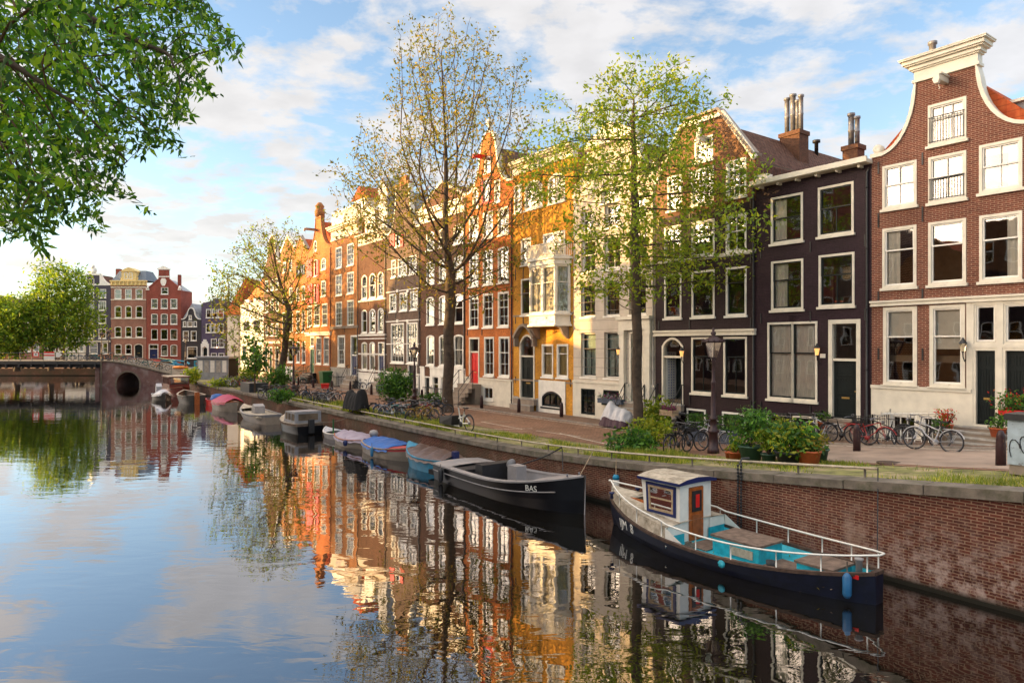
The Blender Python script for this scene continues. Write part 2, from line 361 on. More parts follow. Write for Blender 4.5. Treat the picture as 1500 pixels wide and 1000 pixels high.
# ------------------------------------------------------------------ windows, doors, gables, houses
def wloop(x0, x1, z0, z1, arch=0.0, n=8):
    if arch <= 0: return [(x0, z0), (x1, z0), (x1, z1), (x0, z1)]
    w = x1 - x0; pts = [(x0, z0), (x1, z0)]; zs = z1 - arch*w
    for i in range(n+1):
        t = i/n; pts.append((x1 - w*t, zs + arch*w*math.sin(math.pi*t)**0.75))
    return pts
WC = {}
def win_meshes(w, h, st):
    """st: dict(frame, sash, up, lo, rail, arch, cur, rec, cas, curm)"""
    key = (round(w, 1), round(h, 1), repr(sorted((a, str(b)) for a, b in st.items())))
    if key in WC: return WC[key], key
    t = st.get('cas', 0.09); ar = st.get('arch', 0); rec = st.get('rec', 0.0)
    fr = MA[st.get('frame', 'white')]; sa = MA[st.get('sash', st.get('frame', 'white'))]
    g = G(); y0 = -0.03 + rec; y1 = 0.10 + rec
    g.ring(wloop(0, w, 0, h, ar), wloop(t, w-t, t, h-t, ar), y0, y1, 0)
    s = 0.05; a0, a1, b0, b1 = t - 0.003, w-t+0.003, t - 0.003, h-t+0.003
    rail = b0 + (b1-b0)*st.get('rail', 0.52)
    ys, ye = y1-0.07, y1-0.02
    g.ring(wloop(a0, a1, rail, b1, ar), wloop(a0+s, a1-s, rail+s, b1-s, ar), ys-0.022, ye-0.012, 1)
    g.ring(wloop(a0, a1, b0, rail+s), wloop(a0+s, a1-s, b0+s*1.3, rail), ys+0.006, ye+0.012, 1)
    def mun(c, r, x0, x1, z0, z1, dy):
        for i in range(1, c): x = x0 + (x1-x0)*i/c; g.box(x-.014, x+.014, ys+dy, ye+dy, z0, z1, 1)
        for i in range(1, r): z = z0 + (z1-z0)*i/r; g.box(x0, x1, ys+dy+.004, ye+dy-.004, z-.014, z+.014, 1)
    cu, ru = st.get('up', (1, 1)); cl, rl = st.get('lo', (1, 1))
    mun(cu, ru, a0+s, a1-s, rail+s, b1-s, -0.015); mun(cl, rl, a0+s, a1-s, b0+s, rail, 0.012)
    F_ = g.mesh('window', [fr, sa])
    p = G(); yp = y1-0.03; lp = wloop(a0+.01, a1-.01, b0+.01, b1-.01, ar)
    p.add([(x, yp, z) for x, z in lp], [tuple(range(len(lp)))]); P_ = p.mesh('pane', [MA['glass']])
    q = G(); q.box(-0.06, w+0.06, -0.10+rec*0.3, 0.03+rec*0.3, -0.09, 0.005); S_ = q.mesh('sill', [fr])
    C_ = None; cu_ = st.get('cur', '')
    if cu_:
        c = G(); rnd = random.Random(len(WC)); yc = y1 + 0.055
        def drape(xa, xb, za, zb, am=0.035):
            n = max(4, int((xb-xa)/0.045)); vs = []; ph = rnd.random()*6
            for i in range(n+1):
                x = xa + (xb-xa)*i/n; y = yc + am*math.sin(i*1.7+ph) + am*0.5*math.sin(i*0.6+ph*2)
                vs += [(x, y, za), (x, y, zb)]
            c.add(vs, [(2*i, 2*i+2, 2*i+3, 2*i+1) for i in range(n)], 0, True)
        if 'c' in cu_: drape(a0, a0+(w*0.26), b0, b1-0.03); drape(a1-w*0.26, a1, b0, b1-0.03)
        if 'l' in cu_: drape(a0, a0+w*0.4, b0, b1-0.03)
        if 'r' in cu_: drape(a1-w*0.3, a1, b0, b1-0.03)
        if 'w' in cu_: drape(a0, a1, b0, b1-0.03, 0.025)
        if 'b' in cu_: drape(a0+.02, a1-.02, b0+(b1-b0)*st.get('bl', 0.5), b1-0.02, 0.006)
        if 'h' in cu_: drape(a0+.02, a1-.02, b0, b0+(b1-b0)*0.35, 0.012)
        C_ = c.mesh('curtain', [MA[st.get('curm', 'curt')]])
    WC[key] = (F_, P_, S_, C_); return WC[key], key
def add_window(par, x0, z0, x1, z1, st, y=0.0, label=None):
    (F_, P_, S_, C_), _k = win_meshes(x1-x0, z1-z0, st)
    f = link('window', F_, par, (x0, y, z0)); f.scale = ((x1-x0)/round_(x1-x0, F_), 1, (z1-z0)/round_h(z1-z0, F_))
    link('pane', P_, f)
    if not st.get('nosill'): link('sill', S_, f)
    if C_: link('curtain', C_, f)
    if label: f['label'] = label
    return f
DIM = {}
def _dim(me):
    if me.name not in DIM:
        xs = [v.co.x for v in me.vertices]; zs = [v.co.z for v in me.vertices]; DIM[me.name] = (max(xs)-min(xs), max(zs)-min(zs))
    return DIM[me.name]
def round_(w, me): return _dim(me)[0]
def round_h(h, me): return _dim(me)[1]
def door_mesh(w, h, panels, mat):
    g = G(); g.box(0, w, 0.0, 0.05, 0, h)
    for (a, b, c, d) in panels:
        x0, x1, z0, z1 = a*w, b*w, c*h, d*h
        g.ring([(x0, z0), (x1, z0), (x1, z1), (x0, z1)], [(x0+.04, z0+.04), (x1-.04, z0+.04), (x1-.04, z1-.04), (x0+.04, z1-.04)], -0.02, 0.001)
        g.box(x0+.07, x1-.07, -0.012, 0.001, z0+.07, z1-.07)
    return g.mesh('door', [mat])
PAN6 = [(.1, .46, .80, .94), (.54, .9, .80, .94), (.1, .46, .38, .76), (.54, .9, .38, .76), (.1, .46, .06, .32), (.54, .9, .06, .32)]
PAN3 = [(.12, .88, .74, .94), (.12, .88, .42, .70), (.12, .88, .06, .36)]
def add_door(par, x0, z0, x1, z1, mat, pan=PAN6, frame='cream', transom=0.0, y=0.10, fw=0.12, arch=0.0, slot=True, label=None, glaz=False):
    """x0..x1,z0..z1 is the whole opening including transom; leaf height is what is left"""
    g = G(); g.ring(wloop(x0, x1, z0-.02, z1, arch), wloop(x0+fw, x1-fw, z0, z1-fw, arch), -0.04, 0.22)
    zt = z1 - fw - transom
    if transom > 0: g.box(x0+fw-.01, x1-fw+.01, 0.0, 0.18, zt-0.10, zt)
    else: zt = z1 - fw + 0.1
    fo = g.build('door_frame', MA[frame], par)
    if transom > 0:
        p = G(); lp = wloop(x0+fw-.005, x1-fw+.005, zt+.001, z1-fw+.005, arch); p.add([(x, 0.12, z) for x, z in lp], [tuple(range(len(lp)))]); p.build('pane', MA['glass'], fo)
    w = x1-x0-2*fw; h = zt-0.10-z0
    d = link('door', door_mesh(w, h, pan, mat), par, (x0+fw, y, z0))
    k = G(); k.lathe([(0, 0), (.03, 0), (.035, .02), (.02, .045), (0, .05)], n=8, M=Matrix.Translation((w*.9, 0, h*.48)) @ Matrix.Rotation(R(90), 4, 'X')); k.build('handle', MA['brass'], d)
    if slot: k = G(); k.box(w*.34, w*.66, -0.03, -0.015, h*.345, h*.375); k.build('letter_slot', MA['brass'], d)
    if label: d['label'] = label
    return d
def gable(kind, W, h, **k):
    c = k.get('c', W/2); out = []
    if kind == 'flat': return [(0, h), (W, h)]
    if kind == 'tri': return [(0, h), (k.get('a', 0), h), (c, k['top']), (W-k.get('a', 0), h), (W, h)]
    if kind == 'gambrel': return [(0, h), (0.0, k['z1']), (0.15, k['z1']), (k['x2'], k['top']), (W-k['x2'], k['top']), (W-.15, k['z1']), (W, k['z1']), (W, h)]
    nw = k['nw']; z1 = k['z1']; sh = k.get('sh', 0.35); n = 10
    def curve(fl):
        pts = []
        for i in range(n+1):
            a = i/n*math.pi/2; f = math.sin(a); zz = h + (z1-h)*(1-math.cos(a))
            x = sh + (c-nw-sh)*f; pts.append((x if not fl else W-x*(W-c)/c if False else W-(sh + (W-c-nw-sh)*f), zz))
        return pts
    L = curve(False); Rr = curve(True)[::-1]
    top = []
    if kind == 'neck': top = []
    if kind == 'bell':
        tr = k.get('tr', nw*0.9); top = [(c - tr*math.cos(t), z1 + k['top']*math.sin(t)) for t in [math.pi*i/12 for i in range(13)]]
    return [(0, h)] + L + top + Rr + [(W, h)]
HREG = {}
def house(F, name, label, xl, xr, group, wall, rows, top, doors=(), bands=(), depth=11.0, roof='gable', roofmat='tile_d', ridge=None,
          coping=None, cop_t=0.14, anchors=True, lintel='arch', base=None, cat='house', ground=None, holes=(), rdepth=None, eave=None):
    """rows: (xref, ytop, ybot, [(x0,x1)..], style). top: (kind, zh, dict). All pixel columns are turned into positions on the plane F."""
    sl_, sr = F.s(xl), F.s(xr); W = sr - sl_; p = F.pt(sl_); um, _ = to_uw(*F.pt((sl_+sr)/2))
    g0 = (zg(um) - 0.25) if ground is None else ground
    root = thing(name, label, cat, (p.x, p.y, g0), F.rot, group)
    X = lambda px: F.s(px) - sl_
    Z = lambda px, py: F.z(px, py) - g0
    kind, zh, kw = top; zh -= g0; kw = {a: (b - g0 if a in ('z1',) or (a == 'top' and kind != 'bell') else b) for a, b in kw.items()}
    gl = gable(kind, W, zh, **kw)
    hs = []; wins = []; slabs = []
    for (xr_, yt, yb, xs, st) in rows:
        z1, z0 = Z(xr_, yt), Z(xr_, yb); slabs.append(z0 - 0.55)
        for q in xs:
            x0, x1 = X(q[0]), X(q[1]); s2 = dict(st, **q[2]) if len(q) > 2 else st
            dz = q[3] if len(q) > 3 else 0
            wins.append((x0, z0+dz, x1, z1, s2)); i = 0.02
            hs.append(wloop(x0+i, x1-i, z0+dz+i, z1-i, s2.get('arch', 0)))
    dr = []
    for d in doors:
        d = dict(d); xa, xb = X(d.pop('x0')), X(d.pop('x1')); xq = d.pop('xref', None)
        zt, zb = Z(xq, d.pop('yt')), Z(xq, d.pop('yb'))
        dr.append((xa, zb, xb, zt, d)); hs.append(wloop(xa+.02, xb-.02, zb+.0, zt-.02, d.get('arch', 0)))
    for hx in holes: hs.append([(X(a), Z(a, b)) for a, b in hx])
    outline = [(0, 0)] + [(W, 0)] + gl[::-1]
    cl = []
    for q in outline:
        if not cl or (abs(q[0]-cl[-1][0]) + abs(q[1]-cl[-1][1])) > 1e-4: cl.append(q)
    wm = link('wall', fill('wall', cl, hs, 0.0, 0.30, MA[wall]), root)
    for (x0, z0, x1, z1, st) in wins: add_window(root, x0, z0, x1, z1, st)
    for (xa, zb, xb, zt, d) in dr: add_door(root, xa, zb, xb, zt, **d)
    hE = (zh if eave is None else eave - g0)
    b = G(); b.box(0.005, 0.28, 0.302, depth, 0, hE-.01); b.box(W-0.28, W-0.005, 0.302, depth, 0, hE-.01); b.box(.28, W-.28, depth-.3, depth, 0, hE-.01)
    b.build('side_wall', MA[wall], root)
    it = G(); it.box(.29, W-.29, 4.0, 4.1, 0, hE-0.1)
    for z in sorted(set(round(s, 1) for s in slabs if s > 0.3)): it.box(.285, W-.285, .305, 3.99, z-.12, z+.12)
    it.box(W*.5, W*.5+.1, 1.6, 3.98, 0.1, hE-.12)
    it.build('interior', MA['room'], root)
    # roof
    rr = G(); rd = depth if rdepth is None else rdepth; ym = 0.31
    if roof == 'gable':
        rz = (kw.get('top', None) if kind in ('tri', 'gambrel') else None) or (ridge - g0 if ridge else zh + W*0.5)
        if ridge: rz = ridge - g0
        if kind == 'gambrel':
            x2 = kw['x2']; z1_ = kw['z1']
            poly = [(0.02, hE), (0.2, z1_-.25), (x2+.1, rz-.35), (W/2, rz), (W-x2-.1, rz-.35), (W-.2, z1_-.25), (W-.02, hE)]
        else: poly = [(0.02, hE), (W/2, rz), (W-.02, hE)]
        rr.prism(poly, ym, rd)
    elif roof == 'slope':
        rz = ridge - g0
        for (a, c_) in (((0.0, hE), (3.2, rz)), ):
            rr.add([(0.02, .35, hE), (W-.02, .35, hE), (W-.02, 3.4, rz), (.02, 3.4, rz), (.02, 8.6, rz), (W-.02, 8.6, rz), (W-.02, depth, hE), (.02, depth, hE)],
                   [(0, 1, 2, 3), (3, 2, 5, 4), (4, 5, 6, 7), (0, 3, 4, 7), (1, 6, 5, 2), (0, 7, 6, 1)])
    else: rr.box(0.02, W-.02, .31, depth, hE-.15, hE-.005)
    ro = rr.build('roof', MA[roofmat], root)
    if coping:
        cp = G(); q = [a for i, a in enumerate(gl) if i == 0 or (abs(a[0]-gl[i-1][0]) + abs(a[1]-gl[i-1][1]) > 1e-3)]
        q = [(a, b + 0.004) for a, b in q]
        cp.ribbon(q[::-1] if False else q, -0.06, 0.36, cop_t); cp.build('gable_coping', MA[coping], root)
    if lintel:
        for (x0, z0, x1, z1, st) in wins:
            if st.get('nolint'): continue
            lg = G(); n = max(6, int((x1-x0)/0.075)); ar = st.get('arch', 0)*(x1-x0)
            for i in range(n):
                xa = x0-.06 + (x1-x0+.12)*i/n; xm = (i+.5)/n; ex = 0.05*(1-(2*xm-1)**2); ga = ar*(math.sin(math.pi*xm)**0.75) if ar else 0
                lean = (xm-.5)*.12; zb = z1 - ar + ga + 0.004; dx = (x1-x0+.12)/n
                lg.add([(xa, -.006, zb), (xa+dx-.012, -.006, zb), (xa+dx-.012+lean, -.006, zb+.24+ex), (xa+lean, -.006, zb+.24+ex), (xa+dx, -.001, zb), (xa+dx+lean, -.001, zb+.24+ex)], [(0, 1, 2, 3), (1, 4, 5, 2)])
            lg.build('lintel', MA[wall], root)
    if anchors:
        zs = sorted(set(round(w_[1], 1) for w_ in wins)); xs = sorted(set([0.25, W-0.25] + [(wins[0][2]+wins[1][0])/2 if len(wins) > 1 else W/2]))
        for z in zs[1:]:
            for x in xs: an = G(); an.box(x-.025, x+.025, -.035, -.002, z-.55, z-.12); an.build('wall_anchor', MA['iron'], root)
    info = dict(sl=sl_, root=root, W=W, X=X, Z=Z, g0=g0, wall=wm, roof=ro, gl=gl, hE=hE, wins=wins)
    for (xa, ya, yb_, pr, mt) in bands:
        bm_ = G(); z1, z0 = Z(xa, ya), Z(xa, yb_); hgt = z1 - z0
        bm_.box(-.02, W+.02, -pr, -0.001, z1-hgt*.35, z1); bm_.box(0, W, -pr*.6, -0.001, z0+hgt*.25, z1-hgt*.35); bm_.box(-.01, W+.01, -pr*.8, -0.001, z0, z0+hgt*.25)
        bm_.build('cornice', MA[mt], root)
    if base:
        (xa, ya, mt) = base; z1 = Z(xa, ya)
        ct = z1 - .12
        dx = sorted([(a[0], a[2]) for a in dr if a[1] < ct] + [(w_[0], w_[2]) for w_ in wins if w_[1] < ct and w_[3] > ct]); x = 0.0; lo = []
        hl = [(w_[0], w_[1], w_[2], w_[3]) for w_ in wins if w_[3] <= ct]
        for (a, b_) in dx: lo.append((x, a)); x = b_
        lo.append((x, W))
        for (a, b_) in lo:
            if b_ - a < .05: continue
            q = fill('plinth', [(a, 0), (b_, 0), (b_, z1), (a, z1)], [wloop(h_[0]+.02, h_[2]-.02, max(.03, h_[1]+.02), h_[3]-.02) for h_ in hl if h_[0] > a and h_[2] < b_], -.05, -.002, MA[mt])
            po = link('plinth', q, root); g = G(); g.box(a, b_, -.10, -.051, z1-.12, z1-.004); g.build('plinth_ledge', MA[mt], po)
        for (xa2, zb2, xb2, zt2, d2) in dr:
            if zb2 > .1: g = G(); g.box(xa2, xb2, -.04, -.003, 0, zb2-.03); g.build('plinth', MA[mt], root)
    HREG[name+label] = info
    return info
def at_depth(info, px, py, d):
    F2 = Fac(Q0 + N*(WF+d), -T); return F2.s(px) - info['sl'], F2.z(px, py) - info['g0']
def chimney(info, x, y, z, w, d, h, pipes=((0, .9, .11),), mat='brick_a'):
    g = G(); g.box(x, x+w, y, y+d, z, z+h); g.box(x-.05, x+w+.05, y-.05, y+d+.05, z+h-.2, z+h)
    c = g.build('chimney', MA[mat], info['roof'])
    for i, (dx, hh, r) in enumerate(pipes):
        p = G(); cx = x + w*(0.25+dx); p.lathe([(r, 0), (r, hh*.45), (r*1.12, hh*.46), (r*1.12, hh*.5), (r, hh*.51), (r, hh-.12), (r*1.35, hh-.1), (r*1.35, hh), (0, hh)], (cx, y+d/2, z+h-.01), 10)
        p.build('flue_pipe', MA['steel'], c)
    return c
def steps(name, label, org, rz, w, n, rise, tread, mat, group=None, rail=None, railside=(0, 1)):
    """flight climbing towards local +y, top landing at y=0"""
    r = thing(name, label, 'steps', org, rz, group)
    for i in range(n):
        g = G(); y1 = 0.0 if i == n-1 else -tread*(n-i-1)+.02; g.box(.02, w-.02, -tread*(n-i)+.03, y1, -.3 if i == 0 else rise*i-.01, rise*(i+1)-.05, 1); g.box(0, w, -tread*(n-i), y1, rise*(i+1)-.05, rise*(i+1), 0); g.build('step', [mat, MA['brownstone']], r)
    if rail:
        for sx in railside:
            x = .06 if sx == 0 else w-.06; q = G(); top = n*rise
            q.tube([(x, -tread*n+.1, 0.1), (x, -tread*n+.1, 1.0), (x, -.15, top+.95), (x, .05, top+.95)], .025, 6); q.tube([(x, -.15, top-.02), (x, -.15, top+.95)], .03, 6)
            q.tube([(x, -tread*n+.1, .55), (x, -.15, top+.5)], .015, 6); q.build('handrail', rail, r)
    return r
# ------------------------------------------------------------------ the row of canal houses on the right
GH = 'canal houses in the row along the quay'
S1 = dict(cur='c', up=(1, 1), lo=(1, 1)); S22 = dict(up=(2, 1), lo=(2, 1), cur='c')
def entab(info, x0, x1, z0, parts, mat='cream', name='cornice', y1=0.34):
    """stack of mouldings: (height, projection front, projection side)"""
    g = G(); z = z0
    for (h, pf, ps) in parts: g.box(x0-ps, x1+ps, -pf, y1+ps*.3, z, z+h); z += h + .0005
    return g.build(name, MA[mat], info['root'])
def hoist(info, x, z, mat='cream', L=0.9):
    g = G(); g.box(x-.09, x+.09, -L, 0.05, z, z+.2); g.box(x-.13, x+.13, -L*.9, 0.0, z+.2, z+.26); g.prism([(x-.12, z+.05), (x+.12, z+.05), (x+.06, z-.12), (x-.06, z-.12)], -L-.02, -L+.12)
    g.tube([(x, -L+.2, z), (x, -L+.2, z-.18), (x+.04, -L+.2, z-.24), (x, -L+.2, z-.28)], .015, 5)
    return g.build('hoist_beam', MA[mat], info['root'])
# 1: russet brick neck gable house at the right edge
h1 = house(ROW, 'canal_house', 'russet brick neck gable house with heavy cream cornice and red roof, at the right edge', 1277, 1528, GH, 'brick_a',
  [(1359.5, 155.5, 215.5, [(1359.5, 1416)], dict(frame='cream', sash='white', cur='w', up=(3, 1), lo=(3, 1), rail=.62)),
   (1292.8, 244.2, 308, [(1292.8, 1343.2, dict(cur='', up=(2, 1), lo=(2, 1)))], dict(frame='cream', sash='white')),
   (1360, 231.3, 298.8, [(1360, 1415.8)], dict(frame='cream', sash='white', up=(2, 1), lo=(2, 1), cur='b', bl=.55)),
   (1434.5, 213.8, 284.5, [(1434.5, 1498)], dict(frame='cream', sash='white', up=(2, 1), lo=(2, 1), cur='rb', bl=.8)),
   (1292.8, 335.6, 422.7, [(1292.8, 1342.8, dict(cur='l')), (1360, 1415.5), (1434.8, 1497.7, dict(cur='r'))], dict(frame='cream', sash='white', rail=.62)),
   (1294, 450.5, 563, [(1294, 1343.6), (1362, 1414, dict(bl=.46))], dict(frame='cream', sash='white', rail=.62, cur='b', bl=.64, nolint=1, cas=.12)),
   (1303, 604, 648, [(1303, 1345), (1349, 1392)], dict(frame='white', sash='white', rail=.02, nolint=1, up=(3, 1), nosill=1)),
   (1425.5, 444.5, 505, [(1425.5, 1463), (1468.5, 1512)], dict(frame='cream', sash='white', rail=.02, nolint=1, cas=.1, nosill=1))],
  ('neck', 12.3, dict(nw=.93, z1=14.62, sh=.30, c=2.5)),
  doors=[dict(x0=1424, x1=1464.5, xref=1424, yt=508, yb=622, mat=MA['dark']), dict(x0=1467, x1=1512, xref=1467, yt=508, yb=626, mat=MA['dark'])],
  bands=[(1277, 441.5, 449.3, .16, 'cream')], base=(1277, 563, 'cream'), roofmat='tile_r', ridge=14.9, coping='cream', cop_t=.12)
W1 = h1['W']; g0 = h1['g0']; zt = h1['Z'](1343.5, 121.5); cx = 2.5
tp = G(); tp.box(cx-.92, cx+.92, 0.003, .33, 14.62-g0-.1, zt+.3); tp.build('gable_neck', MA['brick_a'], h1['root'])
entab(h1, cx-1.0, cx+1.0, zt, [(.10, .08, .05), (.30, .04, .0), (.05, .10, .06), (.12, .16, .12), (.05, .26, .22), (.13, .32, .28), (.05, .40, .36), (.03, .42, .38)])
hoist(h1, cx+.02, h1['Z'](1360, 131), L=.75)
for xx in (.2, W1-.2):
    g = G(); g.box(xx-.24, xx+.24, -.07, .34, 12.3-g0, 12.3-g0+.14); g.lathe([(0, -.1), (.17, -.1), (.17, .1), (0, .1)], n=16, M=Matrix.Translation((xx, .12, 12.3-g0+.30)) @ Matrix.Rotation(R(90), 4, 'X')); g.lathe([(0, -.14), (.08, -.14), (.06, -.18), (0, -.18)], n=14, M=Matrix.Translation((xx, .12, 12.3-g0+.30)) @ Matrix.Rotation(R(-90), 4, 'X')@Matrix.Rotation(R(180),4,'X')); g.build('scroll', MA['cream'], h1['root'])
g = G(); g.box(h1['X'](1417), W1, -.055, -.006, h1['Z'](1424, 622)-.02, h1['Z'](1277, 449.6)); 
q = fill('door_surround', [(h1['X'](1416.5), h1['Z'](1424, 624)), (W1-.01, h1['Z'](1424, 624)), (W1-.01, h1['Z'](1277, 449.4)), (h1['X'](1416.5), h1['Z'](1277, 449.4))],
   [wloop(h1['X'](a)+.04, h1['X'](b)-.04, h1['Z'](a, c)+.04, h1['Z'](a, d)-.03) for a, b, c, d in ((1424, 1464.5, 622, 508), (1467, 1512, 625.5, 508), (1425.5, 1463, 505, 444.8), (1468.5, 1512, 506, 443))], -.058, -.004, MA['cream'])
link('door_surround', q, h1['root'])
for (xa, xb, zz, hh) in ((1361.5, 1413.5, h1['Z'](1360, 298.8), .85), (1361, 1413.5, h1['Z'](1360, 215.5), 1.0)):
    g = G(); x0, x1 = h1['X'](xa), h1['X'](xb); g.box(x0, x1, -.06, -.04, zz+hh-.03, zz+hh); g.box(x0, x1, -.06, -.04, zz+.12, zz+.14)
    for i in range(13): x = x0+.03+(x1-x0-.06)*i/12; g.box(x-.008, x+.008, -.055, -.042, zz+.1, zz+hh)
    g.build('window_rail', MA['iron'], h1['root'])
xc_, zc_ = at_depth(h1, 1366, 75, 1.8); chimney(h1, xc_-.2, 1.6, 13.4-g0, .4, .4, 1.6, ((.25, zc_-15.0+g0+.35, .12),))
# dormer on the red roof
g = G(); x0 = W1-1.5; z0 = 12.0-g0; g.box(x0, x0+1.6, 1.0, 2.6, z0, z0+1.35); dm = g.build('dormer', MA['lead'], h1['roof'])
g = G(); g.box(x0-.12, x0+1.72, .85, 2.75, z0+1.352, z0+1.45); g.build('dormer_roof', MA['cream'], h1['root'])
def wall_lamp(info, x, z, glow=None):
    g = G(); g.tube([(x, 0, z-.25), (x, -.08, z-.3), (x, -.2, z-.15), (x, -.22, z)], .02, 6); g.lathe([(.05, 0), (.03, .03)], (x, -.22, z), 6)
    l = g.build('wall_lamp', MA['iron'], info['root']); g = G(); g.lathe([(.06, .03), (.11, .28), (.12, .3)], (x, -.22, z), 6, smooth=False); g.build('lantern', glow or MA['lampglass'], l)
    g = G(); g.lathe([(.14, .3), (.06, .42), (.015, .5), (0, .5)], (x, -.22, z), 6, smooth=False); g.build('lantern_cap', MA['iron'], l); return l
def glowmat(n, c, s):
    m, ns, ls, b = base_mat(n); b.inputs['Base Color'].default_value = c + (1,); b.inputs['Emission Color'].default_value = c + (1,); b.inputs['Emission Strength'].default_value = s; return m
MA['glow'] = glowmat('amber_lamp_glass', (1.0, 0.50, 0.15), .45)
wall_lamp(h1, h1['X'](1414.5), h1['Z'](1414.5, 516))
# 2: aubergine house
h2 = house(ROW, 'canal_house', 'low aubergine painted brick house with wide white framed windows and dark front door', 1107.5, 1277, GH, 'purple',
  [(1129.5, 290.5, 358.5, [(1129.5, 1176.5, dict(cur='l'))], dict(frame='cream', sash='dark')), (1198.5, 275.5, 348, [(1198.5, 1251)], dict(frame='cream', sash='dark', lo=(2, 1), rail=.55)),
   (1130, 383.5, 455, [(1130, 1177, dict(cur='l', lo=(2, 1)))], dict(frame='cream', sash='dark', rail=.6)), (1199.5, 374.5, 450, [(1199.5, 1252)], dict(frame='cream', sash='dark', lo=(2, 1), rail=.6, cur='')),
   (1124.5, 472.5, 583.5, [(1124.5, 1162.5), (1159.5, 1197.5)], dict(frame='cream', sash='dark', rail=.6, cur='w')),
   (1123, 604, 630, [(1123, 1160), (1160, 1198)], dict(frame='cream', sash='dark', rail=.02, nolint=1))],
  ('flat', 12.1, {}), doors=[dict(x0=1214, x1=1261, xref=1214, yt=468.5, yb=611, mat=MA['dark'], pan=PAN3, transom=1.35, fw=.16)],
  roof='flat', ground=None)
zt = 12.1-h2['g0']; W2 = h2['W']
g = G(); g.box(-.05, W2+.03, -.42, .31, zt, zt+.14); g.box(-.06, W2+.04, -.50, -.40, zt+.02, zt+.22)
for i in range(6): x = .35 + i*(W2-.7)/5; g.box(x-.045, x+.045, -.30, -.001, zt-.10, zt-.002)
g.build('cornice', MA['cream'], h2['root'])
wall_lamp(h2, h2['X'](1197)+.12, h2['Z'](1197, 521), MA['glow'])
g = G(); g.box(h2['X'](1205)-.1, h2['X'](1205)+.12, -.02, -.002, h2['Z'](1205, 524), h2['Z'](1205, 518)); g.build('number_plate', MA['white'], h2['root'])
xc_, zc_ = at_depth(h2, 1234, 215, 3.2); xd_, _z = at_depth(h2, 1256, 215, 3.2); chimney(h2, xc_, 3.2, 11.5-h2['g0'], xd_-xc_, .6, zc_-11.5+h2['g0'], ((0.1, 1.45, .12), (.5, 1.25, .10)), 'brown_b')
# 3: plum house with gambrel gable
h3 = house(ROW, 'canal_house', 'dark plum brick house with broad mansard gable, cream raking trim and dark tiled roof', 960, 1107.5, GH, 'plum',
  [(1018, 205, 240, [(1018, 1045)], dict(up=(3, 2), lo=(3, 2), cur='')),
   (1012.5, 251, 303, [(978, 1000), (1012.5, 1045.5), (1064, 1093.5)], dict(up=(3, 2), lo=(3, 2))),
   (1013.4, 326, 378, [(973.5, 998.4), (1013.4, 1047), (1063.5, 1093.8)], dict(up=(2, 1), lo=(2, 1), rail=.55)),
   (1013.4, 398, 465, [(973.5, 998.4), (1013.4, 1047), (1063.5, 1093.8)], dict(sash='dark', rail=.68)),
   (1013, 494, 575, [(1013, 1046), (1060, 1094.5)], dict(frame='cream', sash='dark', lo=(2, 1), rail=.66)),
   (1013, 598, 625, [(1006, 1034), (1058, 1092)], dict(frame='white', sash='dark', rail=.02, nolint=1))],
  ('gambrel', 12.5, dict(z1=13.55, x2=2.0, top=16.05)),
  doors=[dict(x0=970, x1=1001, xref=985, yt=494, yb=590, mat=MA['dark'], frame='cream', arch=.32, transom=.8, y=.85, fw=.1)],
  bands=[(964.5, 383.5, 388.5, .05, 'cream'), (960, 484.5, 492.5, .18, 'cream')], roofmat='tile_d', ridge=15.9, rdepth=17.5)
W3 = h3['W']; b0 = h3['g0']; gl = h3['gl']; g = G()
pts = [(0.1, 13.35-b0), (1.75, 15.72-b0), (W3-1.75, 15.72-b0), (W3-.1, 13.35-b0)]
g.ribbon(pts, -.10, -.004, .24); g.build('barge_trim', MA['cream'], h3['root'])
g = G(); g.ribbon([(0, 13.55-b0+.005), (.15, 13.6-b0), (2.0, 16.055-b0), (W3-2.0, 16.055-b0), (W3-.15, 13.6-b0), (W3, 13.55-b0+.005)], -.12, .4, .12); g.build('gable_coping', MA['brownstone'], h3['root'])
g = G(); g.box(W3-.02, W3+.6, -.12, .3, 12.35-b0, 12.62-b0); g.box(W3/2-.22, W3/2+.0, -.14, -.003, 14.9-b0, 15.75-b0); g.build('cornice_return', MA['cream'], h3['root'])
hoist(h3, W3/2+.15, 14.75-b0, 'cream', .5)
wall_lamp(h3, h3['X'](1003), h3['Z'](1003, 523), MA['glow'])
tl = plain('tile_panel', (.68, .68, .66), .3, .05, 2); tb = plain('blue_motif', (.02, .05, .32), .3, .1, 3)
xa = h3['X'](971.5); g = G(); z0 = h3['Z'](985, 590); g.box(xa+.10, xa+.12, .12, .82, z0, z0+2.5)
p = g.build('tiled_side', tl, h3['root']); g = G()
for i in range(18):
    for j in range(3): yy = .28+.18*j; zz = z0+.15+.13*i; g.box(xa+.121, xa+.125, yy-.03, yy+.03, zz, zz+.06)
g.build('tile_motif', tb, p)
xc_, zc_ = at_depth(h3, 1142, 197, 5.0); xd_, _z = at_depth(h3, 1171, 197, 5.0); chimney(h3, xc_, 5.0, 11.8-b0, xd_-xc_, .8, zc_-11.8+b0, ((-.1, 1.85, .12), (.2, 1.95, .13), (.42, 1.6, .09), (.6, 1.8, .11)), 'brown_b')
g = G(); g.lathe([(.1, 0), (.1, .7), (.2, .72), (.2, .85), (0, .85)], (W3-1.9, 8.0, 15.2-b0), 8); g.build('vent_pipe', MA['iron'], h3['roof'])
